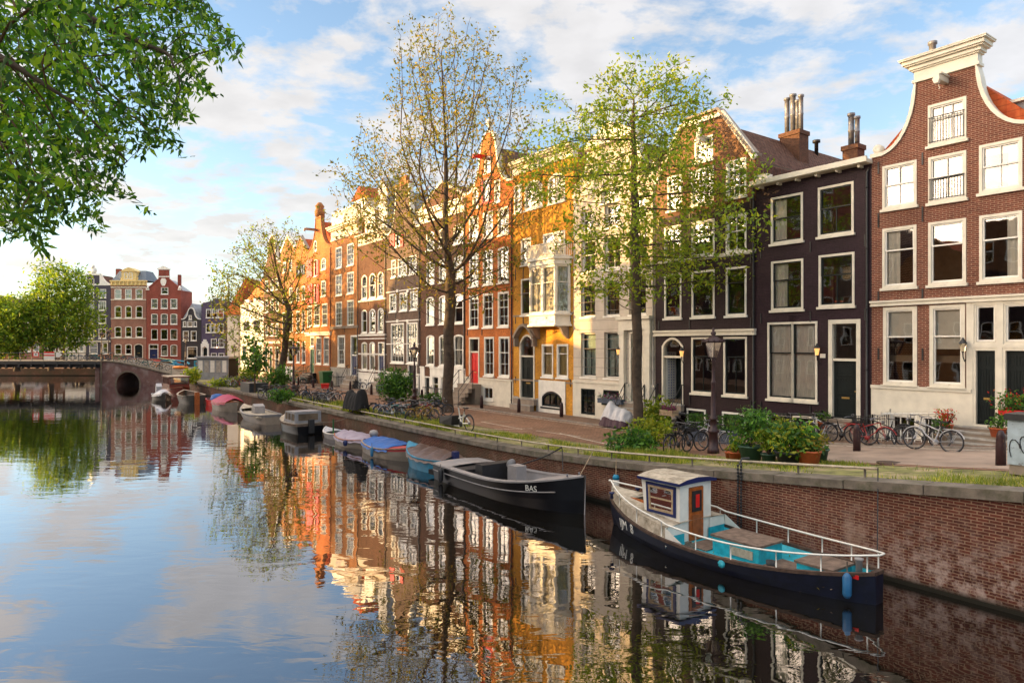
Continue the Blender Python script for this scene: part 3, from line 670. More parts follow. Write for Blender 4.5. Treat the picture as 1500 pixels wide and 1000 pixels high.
# 4: cream stucco house
h4 = house(ROW, 'canal_house', 'tall pale stucco house with grooved joints, pedimented cream gable and pillared doorway behind the tree', 840, 960, GH, 'stucco',
  [(893, 262, 296, [(880, 906)], dict(rec=.12, up=(2, 2), lo=(2, 2), arch=.2)),
   (885, 300, 335, [(851, 868), (885, 908), (925, 946)], dict(rec=.16, up=(2, 1), lo=(2, 1))),
   (885, 346, 396, [(851, 872.5), (884.5, 909), (922, 948)], dict(rec=.16, lo=(2, 1))),
   (887, 412.5, 463, [(850.5, 872), (884.5, 907.7), (921, 946.5)], dict(rec=.2, frame='white', sash='dark', lo=(2, 1), rail=.66)),
   (887, 486, 553.5, [(850.5, 873), (884.5, 907.7)], dict(rec=.2, sash='dark', lo=(2, 1), rail=.62, cur='w', curm='curt_t')),
   (851, 568, 606, [(851.5, 873)], dict(sash='dark', frame='dark', up=(3, 2), lo=(3, 3), nosill=1)), (884, 570, 590, [(884, 908)], dict(frame='dark', sash='dark', rail=.02))],
  ('neck', 14.4, dict(nw=1.75, z1=16.4, sh=.3)),
  doors=[dict(x0=922, x1=944, xref=932, yt=484, yb=588, mat=MA['dark'], frame='cream', transom=.75, fw=.14)],
  bands=[(840, 287, 291, .1, 'cream')], base=(850, 557, 'cream'), ridge=15.8, coping='cream', lintel=None, anchors=False)
b0 = h4['g0']; c4 = h4['W']/2
g = G(); g.prism([(c4-1.95, 16.45-b0), (c4+1.95, 16.45-b0), (c4, 17.35-b0)], -.25, .35); g.box(c4-2.0, c4+2.0, -.3, .36, 16.2-b0, 16.448-b0); g.build('pediment', MA['cream'], h4['root'])
g = G()
for i in range(24):
    z = 2.6 + i*.52
    if z < 13.9-b0: g.box(.01, h4['W']-.01, -.002, .0005, z, z+.022)
for (a, b_) in ((849.5, 874), (883.5, 909), (921, 949)):
    pass
g.build('joint_lines', MA['brownstone'], h4['root'])
xa, xb = h4['X'](911), h4['X'](955.5); g = G(); z0 = h4['Z'](932, 588); z1 = h4['Z'](911, 484)
for x in (xa, xb-.34): g.box(x, x+.34, -.22, -.003, z0-.4, z1); g.box(x-.05, x+.39, -.26, -.001, z1-.22, z1-.02)
g.box(xa-.03, xb+.03, -.24, -.004, z1+.001, z1+.55); g.box(xa-.12, xb+.12, -.36, -.002, z1+.551, z1+.72); g.build('portico', MA['cream'], h4['root'])
wall_lamp(h4, h4['X'](910), h4['Z'](910, 520), MA['glow'])
# 5: yellow brick house with the bay window
h5 = house(ROW, 'canal_house', 'yellow brick house with white bay window, balcony above it and arched entrance', 752, 840, GH, 'yellow_b',
  [(766, 269, 310, [(753.5, 764.5, dict(up=(1, 1))), (769, 795, dict(arch=.25, up=(2, 1), lo=(2, 1))), (803, 828, dict(arch=.25, up=(2, 1), lo=(2, 1)))], dict(cur='w')),
   (770, 349, 388, [(763.5, 778), (796, 828, dict(up=(2, 1), lo=(3, 1), rail=.7, cur='w'), -.35)], dict(cur='w')),
   (764, 409, 462, [(763.5, 778)], dict(sash='brownstone', up=(1, 1), lo=(1, 1), rail=.6)),
   (794, 504, 551.5, [(794, 810.5), (816, 832.5)], dict(up=(1, 1), rail=.72, cur='w', curm='curt_y')),
   (794, 572, 595, [(794, 825)], dict(sash='dark', frame='iron', arch=.2, up=(3, 1), lo=(3, 1), rail=.05, nolint=1))],
  ('flat', 16.2, {}), doors=[dict(x0=761.5, x1=783.5, xref=761.5, yt=490, yb=581, mat=MA['dark'], frame='cream', arch=.35, transom=1.2, fw=.12)],
  bands=[(752, 462, 464.5, .05, 'brownstone'), (752, 554, 556.5, .04, 'brownstone')], roof='slope', ridge=18.0)
b0 = h5['g0']; W5 = h5['W']
entab(h5, 0, W5, 16.2-b0, [(.22, .08, 0), (.3, .05, 0), (.08, .25, .02), (.12, .42, .04), (.07, .5, .06)])
xa, xb = h5['X'](787), h5['X'](835.5); za, zb = h5['Z'](787, 462), h5['Z'](787, 394); P = .85
g = G(); inx = .35
def poly(o=0.0, p=P): return [(xa-o, -.003), (xa+inx-o*.5, -p-o), (xb-inx+o*.5, -p-o), (xb+o, -.003)]
g.slab(poly(.14), za-.72, za-.62); g.slab(poly(.04), za-.62, za-.08); g.slab(poly(.16), za-.08, za)
bay = g.build('bay_window', MA['white'], h5['root'])
g = G(); g.slab(poly(.10), zb, zb+.3); g.slab(poly(.22), zb+.3, zb+.42); g.build('bay_roof', MA['white'], bay)
def wall_between(p0, p1, z0, z1, st, par):
    d = Vector(p1) - Vector(p0); L = d.length; (F_, P_, S_, C_), _ = win_meshes(L, z1-z0, st)
    f = link('window', F_, par, (p0[0], p0[1], z0), math.atan2(d.y, d.x)); f.scale = (L/round_(L, F_), 1, (z1-z0)/round_h(0, F_)); link('pane', P_, f)
    if C_: link('curtain', C_, f)
pl = poly()
bs = dict(up=(1, 1), lo=(2, 1), rail=.64, cur='w', cas=.1, nosill=1)
wall_between(pl[0], pl[1], za, zb, dict(bs, lo=(1, 1)), bay); m_ = ((pl[1][0]+pl[2][0])/2, pl[1][1])
wall_between(pl[1], m_, za, zb, bs, bay); wall_between(m_, pl[2], za, zb, dict(bs, lo=(1, 1)), bay); wall_between(pl[2], pl[3], za, zb, dict(bs, lo=(1, 1)), bay)
g = G(); o = .12; q = poly(.12); zr = zb+.42
for a, b_ in zip(q[:-1], q[1:]):
    A, B = Vector(a), Vector(b_); n = max(2, int((B-A).length/.11))
    for i in range(n+1): p = A + (B-A)*i/n; g.box(p.x-.018, p.x+.018, p.y-.018, p.y+.018, zr, zr+.8)
    g.tube([(A.x, A.y, zr+.82), (B.x, B.y, zr+.82)], .035, 6); g.tube([(A.x, A.y, zr+.06), (B.x, B.y, zr+.06)], .03, 6)
g.build('balcony_rail', MA['white'], h5['root'])
for x in (xa+.1, xb-.3):
    g = G(); g.prism([(0, 0), (.85, 0), (.62, -.12), (.42, -.45), (.12, -.7), (0, -.75)], 0, .18, M=Matrix.Translation((x, -.003, za-.72)) @ Matrix.Rotation(R(-90), 4, 'Z')); g.build('bay_bracket', MA['brownstone'], h5['root'])

xd0, xd1 = h5['X'](759), h5['X'](786); zd = h5['Z'](760, 490); g = G()
arc = [(xd0 + (xd1-xd0)*i/12, zd - .25 + .75*math.sin(math.pi*i/12)) for i in range(13)]; g.ribbon(arc, -.4, -.003, .16)
for x in (xd0, xd1): g.box(x-.1, x+.06, -.32, -.001, zd-.75, zd-.22)
g.build('door_hood', MA['brownstone'], h5['root'])
x0, x1 = h5['X'](790), h5['X'](829); q = fill('basement_surround', [(x0, 0), (x1, 0), (x1, h5['Z'](790, 556)), (x0, h5['Z'](790, 556))], [wloop(h5['X'](794)+.05, h5['X'](825)-.05, h5['Z'](794, 595)+.05, h5['Z'](794, 571)-.02, .2)], -.07, -.002, MA['white']); link('basement_surround', q, h5['root'])
g = G(); g.box(0.03, xd0+.02, -.05, -.003, .0, 1.1); g.box(xd1+.02, x0-.005, -.05, -.003, 0, 1.1); g.build('plinth', MA['stone'], h5['root'])
# 6: orange brick house with the red door
h6 = house(ROW, 'canal_house', 'orange brick bell gable house with red front door and red hoist beam', 682, 752, GH, 'orange_b',
  [(710, 231, 255, [(710, 720)], dict(arch=.2, cur='')),
   (716, 268, 300, [(693, 701, dict(up=(1, 1), lo=(1, 1))), (724.5, 733, dict(up=(1, 1), lo=(1, 1)))], dict(cur='w')), (707, 262, 298, [(706, 719.5, dict(frame='red', sash='white'))], dict(arch=.1, nolint=1)),
   (730, 306, 345.5, [(687.6, 701.2), (707.8, 722.4), (729.7, 745.5)], dict(up=(2, 1), lo=(2, 2), rail=.6)),
   (730, 363, 415, [(687.6, 701.2), (707.8, 722.4), (729.7, 745.5)], dict(up=(2, 2), lo=(2, 2), rail=.55, arch=.08)),
   (730, 428, 479, [(687.6, 701.2), (707.8, 722.4), (729.7, 745.5)], dict(up=(2, 2), lo=(2, 2), rail=.55)),
   (731, 493, 551.5, [(709.5, 723.8), (731, 746.5)], dict(up=(2, 1), lo=(2, 2), rail=.6)),
   (709, 565, 585, [(708, 723)], dict(rail=.02, up=(2, 1)))],
  ('bell', 16.0, dict(nw=.95, z1=18.6, top=1.15, sh=.3)),
  doors=[dict(x0=687.5, x1=702.5, xref=688, yt=494, yb=560.5, mat=MA['red'], frame='cream', transom=.85, fw=.13)],
  base=(709, 553, 'cream'), ridge=18.9, coping='cream', lintel='arch')
b0 = h6['g0']; W6 = h6['W']; hoist(h6, W6/2-.35, 18.05-b0, 'red', 1.0)
g = G(); g.lathe([(.3, 0), (.3, .15), (.18, .25), (.12, .5), (.3, .7), (.3, .85), (.1, 1.0), (0, 1.0)], (W6/2, .15, 19.75-b0), 10); g.build('finial', MA['cream'], h6['root'])
g = G(); g.box(W6/2-.42, W6/2+.75, -.06, -.034, 14.9-b0, 15.0-b0); g.build('shutter_sill', MA['red'], h6['root'])
g = G()
for i in range(5): g.lathe([(.14, 0), (.11, .5), (.15, .55), (0, .55)], (W6+.6+i*.5-1.4, 6.0, 18.4-b0), 8)
g.box(W6-1.1, W6+1.4-.2, 5.7, 6.3, 17.4-b0, 18.42-b0); g.build('chimney', MA['brownstone'], h6['roof'])
# 7: dark brown pedimented house
h7 = house(ROW, 'canal_house', 'dark brown brick house with cream triangular pediment and white basement, behind the tall bare tree', 616, 682, GH, 'brown_b',
  [(665, 330, 358.5, [(625, 636.5), (643.5, 656), (665, 679)], dict(arch=.12, up=(2, 1), lo=(2, 1))),
   (665, 376, 411, [(625, 636.5), (643.5, 656), (665, 679)], dict(arch=.12)),
   (665, 431, 474, [(625, 636.5), (643.5, 656), (665, 679)], dict(arch=.12)),
   (665, 490, 537, [(625, 636.5), (643.5, 656), (665, 679)], dict(arch=.12, cur='lr')),
   (665, 552, 585, [(634, 643), (646, 655)], dict(rail=.6)), (665, 568, 590, [(666, 680)], dict(rail=.05, sash='dark'))],
  ('tri', 15.9, dict(top=17.6)), doors=[dict(x0=622.5, x1=630.5, xref=625, yt=551, yb=583, mat=MA['dark'], frame='white', fw=.1)],
  base=(640, 537.5, 'white'), ridge=17.6, coping='stucco', cop_t=.2, anchors=False)
g = G(); b0 = h7['g0']; g.box(-.05, h7['W']+.05, -.35, -.002, 15.5-b0, 15.9-b0); g.box(-.02, h7['W']+.02, -.12, -.003, 14.9-b0, 15.498-b0); g.build('cornice', MA['cream'], h7['root'])
# 8: grey-brown banded house
h8 = house(ROW, 'canal_house', 'grey brown brick house with white stone bands, arched lintels and red attic shutters', 566, 616, GH, 'grey_b',
  [(580, 344, 362, [(580, 586)], dict(sash='dark', rail=.05, cur='')),
   (583, 379.5, 405.5, [(573.7, 579.7), (583.4, 596.3), (599.8, 610.5)], dict(up=(2, 2), lo=(2, 2))),
   (583, 429.5, 456, [(571, 580.8), (585.8, 597), (601.2, 612)], dict(up=(2, 2), lo=(2, 2))),
   (583, 473.5, 531.5, [(573, 592), (596, 612)], dict(up=(4, 2), lo=(4, 4), rail=.62)),
   (583, 553, 568, [(573, 590)], dict(sash='dark', rail=.02))],
  ('neck', 14.8, dict(nw=1.1, z1=18.6, sh=.3)), doors=[dict(x0=598, x1=611, xref=600, yt=533, yb=566, mat=MA['dark'], frame='white', fw=.1)],
  bands=[(566, 428, 429.3, .04, 'white'), (566, 470.6, 472.2, .06, 'white'), (566, 503, 504.5, .04, 'white'), (566, 395, 396, .04, 'white')], base=(583, 545, 'white'), roofmat='slate', ridge=18.2, coping='cream')
b0 = h8['g0']
for (a, b_) in ((572.5, 579), (587, 591.5)):
    g = G(); g.box(h8['X'](a), h8['X'](b_), -.09, -.05, h8['Z'](a, 362), h8['Z'](a, 344)); g.build('shutter', MA['red'], h8['root'])
g = G(); c8 = h8['W']/2; g.box(c8-1.15, c8+1.15, -.1, .35, 18.6-b0, 18.85-b0); g.box(c8-.7, c8+.7, -.02, .3, 18.85-b0, 19.4-b0); g.build('gable_cap', MA['tan_b'], h8['root'])
for xx in (583, 598):
    for (pa, pb) in ((468, 472), (424, 428)): g = G(); g.box(h8['X'](xx)-.16, h8['X'](xx)+.16, -.09, -.02, h8['Z'](xx, pb), h8['Z'](xx, pa)); g.build('keystone', MA['white'], h8['root'])
# 9
h9 = house(ROW, 'canal_house', 'narrow dark brown house with tall arched windows, cream cornice and grey mansard dormer', 525.3, 566, GH, 'brown_b',
  [(530, 403.5, 439, [(530, 537.8), (541.2, 550.4), (553.7, 562)], dict(arch=.25)), (530, 454, 488, [(530, 537.8), (541.2, 550.4), (553.7, 562)], dict(arch=.2)),
   (530, 501, 542, [(530, 538), (541.5, 549.5)], dict(arch=.12, cur='w'))],
  ('flat', 14.6, {}), doors=[dict(x0=554.5, x1=563.5, xref=555, yt=501, yb=552, mat=MA['blue'], frame='white', transom=1.0, fw=.1)],
  bands=[(525.3, 441, 443, .08, 'white'), (525.3, 490, 492.5, .08, 'white'), (525.3, 495.5, 497, .06, 'white'), (525.3, 517, 519, .05, 'white'), (525.3, 540.5, 542.5, .05, 'white')], base=(530, 545, 'white'), roof='slope', roofmat='slate', ridge=18.2)
b0 = h9['g0']; W9 = h9['W']; entab(h9, 0, W9, 14.6-b0, [(.25, .06, 0), (.45, .03, 0), (.12, .25, .02), (.15, .4, .04)], 'stucco')
g = G(); g.box(1.0, 3.2, .2, 2.4, 15.5-b0, 17.6-b0); dmr = g.build('dormer', MA['cream'], h9['roof']); add_window(dmr, 1.4, 15.75-b0, 2.8, 17.3-b0, dict(up=(2, 1), lo=(2, 1)), .19)
g = G(); g.prism([(.8, 17.6-b0), (3.4, 17.6-b0), (2.1, 18.3-b0)], .1, 2.5); g.build('dormer_roof', MA['cream'], dmr)
g = G(); g.box(4.2, W9-.05, .1, 2.6, 15.6-b0, 19.0-b0); g.prism([(4.1, 19.0-b0), (W9, 19.0-b0), ((4.1+W9)/2, 20.2-b0)], .05, 2.7); g.build('roof_tower', MA['lead'], h9['root'])
# 10
h10 = house(ROW, 'canal_house', 'tall orange brick house with heavy cream cornice, roof terrace and red roof', 485.3, 525.3, GH, 'tan_b',
  [(492, 363.5, 394, [(492, 501), (508.8, 518.5)], dict(up=(3, 2), lo=(3, 2))), (492, 403.5, 433.5, [(492, 501), (508.8, 518.5)], dict(up=(3, 2), lo=(3, 2))),
   (492, 442.5, 478.5, [(492, 501), (508.8, 518.5)], dict(up=(3, 2), lo=(3, 3))), (495, 491, 536, [(495, 505.5)], dict(up=(3, 2), lo=(3, 3), cas=.2))],
  ('flat', 15.9, {}), doors=[dict(x0=514, x1=524.2, xref=515, yt=491, yb=549, mat=MA['blue'], frame='white', transom=1.7, fw=.15)],
  bands=[(485.3, 478.5, 482, .15, 'brownstone')], base=(495, 538, 'stone'), roof='slope', roofmat='tile_r', ridge=19.6)
b0 = h10['g0']; W10 = h10['W']; entab(h10, 0, W10, 15.9-b0, [(.2, .08, 0), (.8, .04, 0), (.12, .25, .12), (.2, .4, .25), (.1, .5, .35)], 'stucco')
g = G()
for i in range(26): x = .1 + (W10-.2)*i/25; g.box(x-.04, x+.04, .1, .2, 17.6-b0, 18.7-b0)
g.box(0, W10, .08, .22, 18.7-b0, 18.85-b0); g.box(0, W10*.45, .06, 1.8, 17.6-b0, 18.4-b0)
g.build('balustrade', MA['cream'], h10['root'])
g = G(); g.box(W10*.5, W10-.8, 1.0, 3.2, 17.5-b0, 19.6-b0); dmr = g.build('dormer', MA['cream'], h10['roof']); add_window(dmr, W10*.5+.4, 17.9-b0, W10*.5+1.7, 19.2-b0, dict(up=(2, 1), lo=(2, 1)), .97)
g = G(); g.prism([(W10*.5-.3, 19.6-b0), (W10-.4, 19.6-b0), (W10*.75, 20.8-b0)], .8, 3.6); g.build('dormer_roof', MA['tile_r'], dmr)
# 11
h11 = house(ROW, 'canal_house', 'orange brick house with bright red shutters, slim neck gable and green door', 449, 485.3, GH, 'orange_b',
  [(460, 353, 369, [(460, 464)], dict(arch=.3)), (472, 378.5, 395.5, [(471, 477.5)], dict(arch=.2, up=(2, 2), lo=(2, 1))), (472, 411.5, 434.5, [(471, 477.5)], dict(up=(2, 2), lo=(2, 2))),
   (461, 381, 405, [(460.5, 464)], dict(sash='red', cur='')), (461, 417, 444, [(460.5, 464)], dict(sash='red', cur='')),
   (451, 448, 478.5, [(450.8, 457), (460.5, 468.5), (472.3, 479.8)], dict(up=(3, 2), lo=(3, 2))), (463, 493.5, 533, [(463.3, 470.8), (474.6, 482)], dict(up=(3, 2), lo=(3, 3))), (455, 493, 508, [(455, 460.5)], dict(rail=.02, up=(2, 2)))],
  ('neck', 15.6, dict(nw=.75, z1=18.9, sh=.25)), doors=[dict(x0=454.6, x1=461, xref=455, yt=510, yb=545, mat=MA['green'], frame='cream', fw=.1)],
  bands=[(449, 487, 492, .25, 'cream')], base=(463, 536, 'tan_b'), roofmat='tile_r', ridge=18.6, coping='tan_b')
b0 = h11['g0']; c11 = h11['W']/2
for (a, b_, c_, d_) in ((450, 458.4, 407, 381.5), (464.6, 467.8, 405, 381), (450, 458.8, 446, 417), (464.6, 468, 443, 416)):
    g = G(); g.box(h11['X'](a), h11['X'](b_), -.11, -.05, h11['Z'](a, c_), h11['Z'](a, d_)); g.build('shutter', MA['red'], h11['root'])
g = G(); g.box(c11-.85, c11+.85, -.08, .4, 18.9-b0, 19.1-b0); g.lathe([(.5, 0), (.55, .5), (.4, .9), (.5, 1.1), (.2, 1.5), (0, 1.5)], (c11, .15, 19.1-b0), 10); g.build('gable_cap', MA['tan_b'], h11['root'])
hoist(h11, c11-.5, 17.6-b0, 'brownstone', 1.4)
# 12..16 further down the row
h12 = house(ROW, 'canal_house', 'orange brick house with dark attic window and pointed gable, left of the red shutters', 431.5, 449, GH, 'orange_b',
  [(434, 390, 404, [(434, 447)], dict(sash='dark', frame='dark', up=(3, 1), lo=(3, 1), rail=.05)), (434, 421, 441, [(434.5, 439), (442.5, 447)], dict(up=(2, 1), lo=(2, 1))), (434, 456, 487, [(434.5, 439), (442.5, 447)], {}), (434, 500, 531, [(434.5, 439.5), (442.5, 447.5)], {})],
  ('tri', 16.0, dict(top=17.6)), base=(434, 536, 'tan_b'), coping='brownstone', cop_t=.2, ridge=17.5, roofmat='tile_r', lintel=None, anchors=False)
h13 = house(ROW, 'canal_house', 'ochre brick house with cream curved cornice gable, partly behind the small canal tree', 411.5, 431.5, GH, 'tan_b',
  [(414, 385, 400, [(415, 419), (423.5, 428)], {}), (414, 424, 446, [(414, 418.6), (424.5, 429)], dict(up=(2, 1), lo=(2, 1))), (414, 458, 486, [(414, 418.6), (424.5, 429)], dict(sash='dark')), (414, 497, 530, [(413.5, 418), (421.5, 429.5)], {})],
  ('tri', 16.6, dict(top=18.2)), coping='cream', cop_t=.35, base=(414, 536, 'white'), ridge=18, roofmat='tile_r', lintel=None, anchors=False)
h14 = house(ROW, 'canal_house', 'brown brick house with pale shop windows, directly behind the small canal tree', 386, 411.5, GH, 'brown_b',
  [(388, 440, 458, [(389, 393), (396.5, 401), (404, 408.5)], {}), (388, 412, 428, [(389, 393), (396.5, 401), (404, 408.5)], {}), (388, 475, 492, [(389, 393), (396.5, 401), (404, 408.5)], dict(up=(2, 1), lo=(2, 1))), (388, 508, 545, [(388, 392.5), (394.5, 399), (403, 409)], {})],
  ('bell', 15.5, dict(nw=1.4, z1=18.0, top=1.2)), coping='cream', bands=[(388, 500, 503, .2, 'cream')], ridge=18, roofmat='tile_d', lintel=None, anchors=False)
h15 = house(ROW, 'canal_house', 'white plastered house with orange roof beside the small canal tree', 352, 386, GH, 'whitewall',
  [(356, 470, 486, [(357, 366), (371, 381)], dict(up=(2, 1), lo=(2, 1), sash='brownstone')), (356, 440, 455, [(358, 365), (372, 380)], {}), (356, 505, 530, [(355, 361), (368, 374)], {})],
  ('flat', 11.2, {}), ridge=15.5, roof='slope', roofmat='tile_o', lintel=None, anchors=False)
# 16: white corner house, its plain wall faces the camera
CP = ROW.pt(ROW.s(352))
wc = thing('corner_house', 'blank white corner house with steep orange tiled roof ending the row', 'house', (CP.x, CP.y, 1.0), 0, GH)
D_ = CP.y; wid = (352-333)/FPX*D_
g = G(); g.box(-wid, -.02, 0, 9, 0, H+(HY-461)/FPX*D_-1.0); zz = H+(HY-461)/FPX*D_-1.0; g.build('wall', MA['whitewall'], wc)
g = G(); g.add([(-wid-.3, -.3, zz), (0, -.3, zz), (0, 9, zz), (-wid-.3, 9, zz), (.2, 1.5, zz+5.6), (.2, 7, zz+5.6)], [(0, 1, 4), (0, 4, 5, 3), (2, 5, 4, 1), (3, 5, 2), (0, 3, 2, 1)]); g.build('roof', MA['tile_o'], wc)
g = G(); g.tube([(-.2, -.08, 0), (-.2, -.08, zz-.1)], .06, 6); g.build('drainpipe', MA['stone'], wc)

for inf, xf, mt in ((h2, .97, 'iron'), (h3, .985, 'iron'), (h4, .985, 'stone'), (h6, .98, 'ox'), (h7, .985, 'iron'), (h8, .985, 'iron'), (h9, .985, 'iron'), (h10, .985, 'iron'), (h11, .985, 'ox')):
    x = inf['W']*xf; zt_ = (inf['hE'] if inf is not h6 else 14.0) - .3; g = G(); g.tube([(x, -.07, .3), (x, -.07, zt_*.5), (x, -.07, zt_), (x+.05, .0, zt_+.15)], .045, 6)
    for k in range(5): z = .8+(zt_-1.4)*k/4; g.lathe([(.062, 0), (.062, .08)], (x, -.07, z), 6)
    g.build('drainpipe', MA[mt], inf['root'])
# pots and things standing on the sills of the aubergine house
for (px_, py_, off) in ((1224, 347, 0), (1232, 347, 0), (1222, 449, 0), (1230, 449, 0)):
    x = h2['X'](px_); z = h2['Z'](px_, py_)+.12; g = G(); g.lathe([(.05, 0), (.075, .12), (.07, .12), (0, .1)], (x, .16, z), 10); pt_ = g.build('sill_pot', MA['terra'], h2['root'])
    g = G()
    for k in range(9): a = k*2.4; g.tube([(x, .16, z+.1), (x+.05*math.cos(a), .16+.04*math.sin(a), z+.2+.012*k)], [.012, .006], 4)
    g.build('leaves', MA['green'], pt_)
# ------------------------------------------------------------------ water, quay, street
def watermat():
    m, ns, ls, b = base_mat('canal_water'); ns.remove(b)
    df = nd(ns, 'ShaderNodeBsdfDiffuse'); df.inputs[0].default_value = (0.006, 0.005, 0.003, 1)
    gl = nd(ns, 'ShaderNodeBsdfGlossy'); gl.inputs['Roughness'].default_value = 0.015; gl.inputs[0].default_value = (0.96, 0.96, 1.0, 1)
    fr = nd(ns, 'ShaderNodeFresnel'); fr.inputs[0].default_value = 1.6
    ma = nd(ns, 'ShaderNodeMath', operation='MULTIPLY_ADD'); ls.new(fr.outputs[0], ma.inputs[0]); ma.inputs[1].default_value = 1.0; ma.inputs[2].default_value = 0.21; ma.use_clamp = True
    mx_ = nd(ns, 'ShaderNodeMixShader'); ls.new(ma.outputs[0], mx_.inputs[0]); ls.new(df.outputs[0], mx_.inputs[1]); ls.new(gl.outputs[0], mx_.inputs[2])
    v = ocoord(ns, ls, (0.45, 1.0, 1))
    a = nd(ns, 'ShaderNodeTexNoise'); a.inputs['Scale'].default_value = 1.6; a.inputs['Detail'].default_value = 3; a.inputs['Roughness'].default_value = .45; a.inputs['Distortion'].default_value = .6; ls.new(v, a.inputs['Vector'])
    c = nd(ns, 'ShaderNodeTexNoise'); c.inputs['Scale'].default_value = 0.16; c.inputs['Detail'].default_value = 2; ls.new(v, c.inputs['Vector'])
    r = nd(ns, 'ShaderNodeMapRange'); r.inputs['From Min'].default_value = .35; r.inputs['From Max'].default_value = .65; r.inputs['To Min'].default_value = .35; ls.new(c.outputs[0], r.inputs[0])
    h = nd(ns, 'ShaderNodeMath', operation='MULTIPLY'); ls.new(a.outputs[0], h.inputs[0]); ls.new(r.outputs[0], h.inputs[1])
    bp = nd(ns, 'ShaderNodeBump'); bp.inputs['Strength'].default_value = 1.0; bp.inputs['Distance'].default_value = 0.010; ls.new(h.outputs[0], bp.inputs['Height'])
    ls.new(bp.outputs[0], gl.inputs['Normal']); ls.new(mx_.outputs[0], ns['Material Output'].inputs[0]); return m
g = G(); g.add([(-400, -60, 0), (60, -60, 0), (60, 400, 0), (-400, 400, 0)], [(0, 1, 2, 3)])
tag(g.build('water', watermat()), kind='structure')
MA['paver'] = brick('street_clinkers', (.32, .175, .11), (.24, .13, .085), (.17, .11, .075), bw=.22, rh=.11, ms=.014, flat=True, st=.6, stain=((.30, .24, .17), .5, .55, .8))
MA['walk'] = brick('sidewalk_clinkers', (.27, .17, .12), (.20, .13, .095), (.15, .11, .08), bw=.11, rh=.22, ms=.012, flat=True, st=.6)
MA['asph'] = plain('worn_grey_paving', (.32, .235, .18), .9, .25, 1.1, bmp=.2)
MA['kerb'] = plain('kerb_stone', (.30, .26, .22), .85, .25, 5)
MA['line'] = plain('worn_white_line', (.66, .60, .50), .8, .25, 9, dirt=((.22, .15, .11), 6, .5, .62))
MA['cope'] = plain('quay_coping_stone', (.17, .14, .11), .85, .4, 2.2, bmp=.5, dirt=((.07, .07, .035), 2.6, .48, .7))
MA['soil'] = plain('grassy_soil', (.20, .19, .06), .95, .5, 2.5, bmp=.4, dirt=((.36, .27, .16), 1.2, .5, .65))
def quaymat():
    m = brick('quay_brick', (.14, .038, .024), (.08, .023, .018), (.27, .17, .11), bw=.22, rh=.066, ms=.010, stain=((.30, .20, .15), .8, .56, .72))
    ns, ls = m.node_tree.nodes, m.node_tree.links; b = ns['Principled BSDF']; src = b.inputs['Base Color'].links[0].from_socket
    t = nd(ns, 'ShaderNodeTexCoord'); s = nd(ns, 'ShaderNodeSeparateXYZ'); ls.new(t.outputs['Object'], s.inputs[0])
    # salts low on the wall near the bridge, moss and damp band by the water, darker wet wall further away
    nz = noise(ns, ls, t.outputs['Object'], 3.6, 9, .75, .46, .60); nz2 = noise(ns, ls, t.outputs['Object'], .35, 5, .6, .4, .6)
    zr = nd(ns, 'ShaderNodeMapRange'); zr.inputs['From Min'].default_value = 1.75; zr.inputs['From Max'].default_value = .3; ls.new(s.outputs[2], zr.inputs[0])
    xr = nd(ns, 'ShaderNodeMapRange'); xr.inputs['From Min'].default_value = -5.5; xr.inputs['From Max'].default_value = -1.5; ls.new(s.outputs[0], xr.inputs[0])
    f = nd(ns, 'ShaderNodeMath', operation='MULTIPLY'); ls.new(zr.outputs[0], f.inputs[0]); ls.new(xr.outputs[0], f.inputs[1])
    f2 = nd(ns, 'ShaderNodeMath', operation='MULTIPLY'); ls.new(f.outputs[0], f2.inputs[0]); ls.new(nz, f2.inputs[1])
    f3 = nd(ns, 'ShaderNodeMath', operation='MULTIPLY'); ls.new(f2.outputs[0], f3.inputs[0]); f3.inputs[1].default_value = .75; f3.use_clamp = True
    c = mixc(ns, ls, f3.outputs[0], src, (.50, .38, .33))
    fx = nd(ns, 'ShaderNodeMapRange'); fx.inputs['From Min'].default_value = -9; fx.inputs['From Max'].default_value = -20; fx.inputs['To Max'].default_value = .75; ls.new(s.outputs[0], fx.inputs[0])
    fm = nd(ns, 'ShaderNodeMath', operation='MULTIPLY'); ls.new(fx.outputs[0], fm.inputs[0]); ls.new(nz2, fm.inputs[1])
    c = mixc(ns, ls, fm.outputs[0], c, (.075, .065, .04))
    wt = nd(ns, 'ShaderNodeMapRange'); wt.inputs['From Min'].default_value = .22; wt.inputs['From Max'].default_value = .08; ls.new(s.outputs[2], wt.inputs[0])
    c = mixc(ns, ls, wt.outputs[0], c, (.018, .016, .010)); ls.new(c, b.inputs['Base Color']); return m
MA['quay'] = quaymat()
US = [-14 + 1.2*i for i in range(0, 88)]          # along the quay
ROT = TH
def L(u, w, z): return (-u, w, z)                  # quay frame: x to the right, y away from the water
QL = (Q0.x, Q0.y, 0)
def strip(name, w0, w1, dz, mat, kind='structure', label=None, cat=None, us=US, nw=1, parent=None, wob=0):
    g = G(); vs = []
    rw = random.Random(int(w0*100))
    for u in us:
        for j in range(nw+1):
            w = w0 + (w1-w0)*j/nw + (rw.uniform(-wob, wob) if wob else 0); vs.append(L(u, w, zg(u)+dz))
    fs = [((i)*(nw+1)+j, (i)*(nw+1)+j+1, (i+1)*(nw+1)+j+1, (i+1)*(nw+1)+j) for i in range(len(us)-1) for j in range(nw)]
    g.add(vs, fs); o = g.build(name, mat, parent, QL, ROT); return tag(o, label, cat, kind=kind)
strip('ground', .4, 60, -.012, MA['soil'])
strip('verge', .55, 3.0, .0, MA['soil'], wob=.12)
strip('road', 3.0, 7.95, .012, MA['paver'])
g = G(); us = [u for u in US if u < 13.5]; vs = []
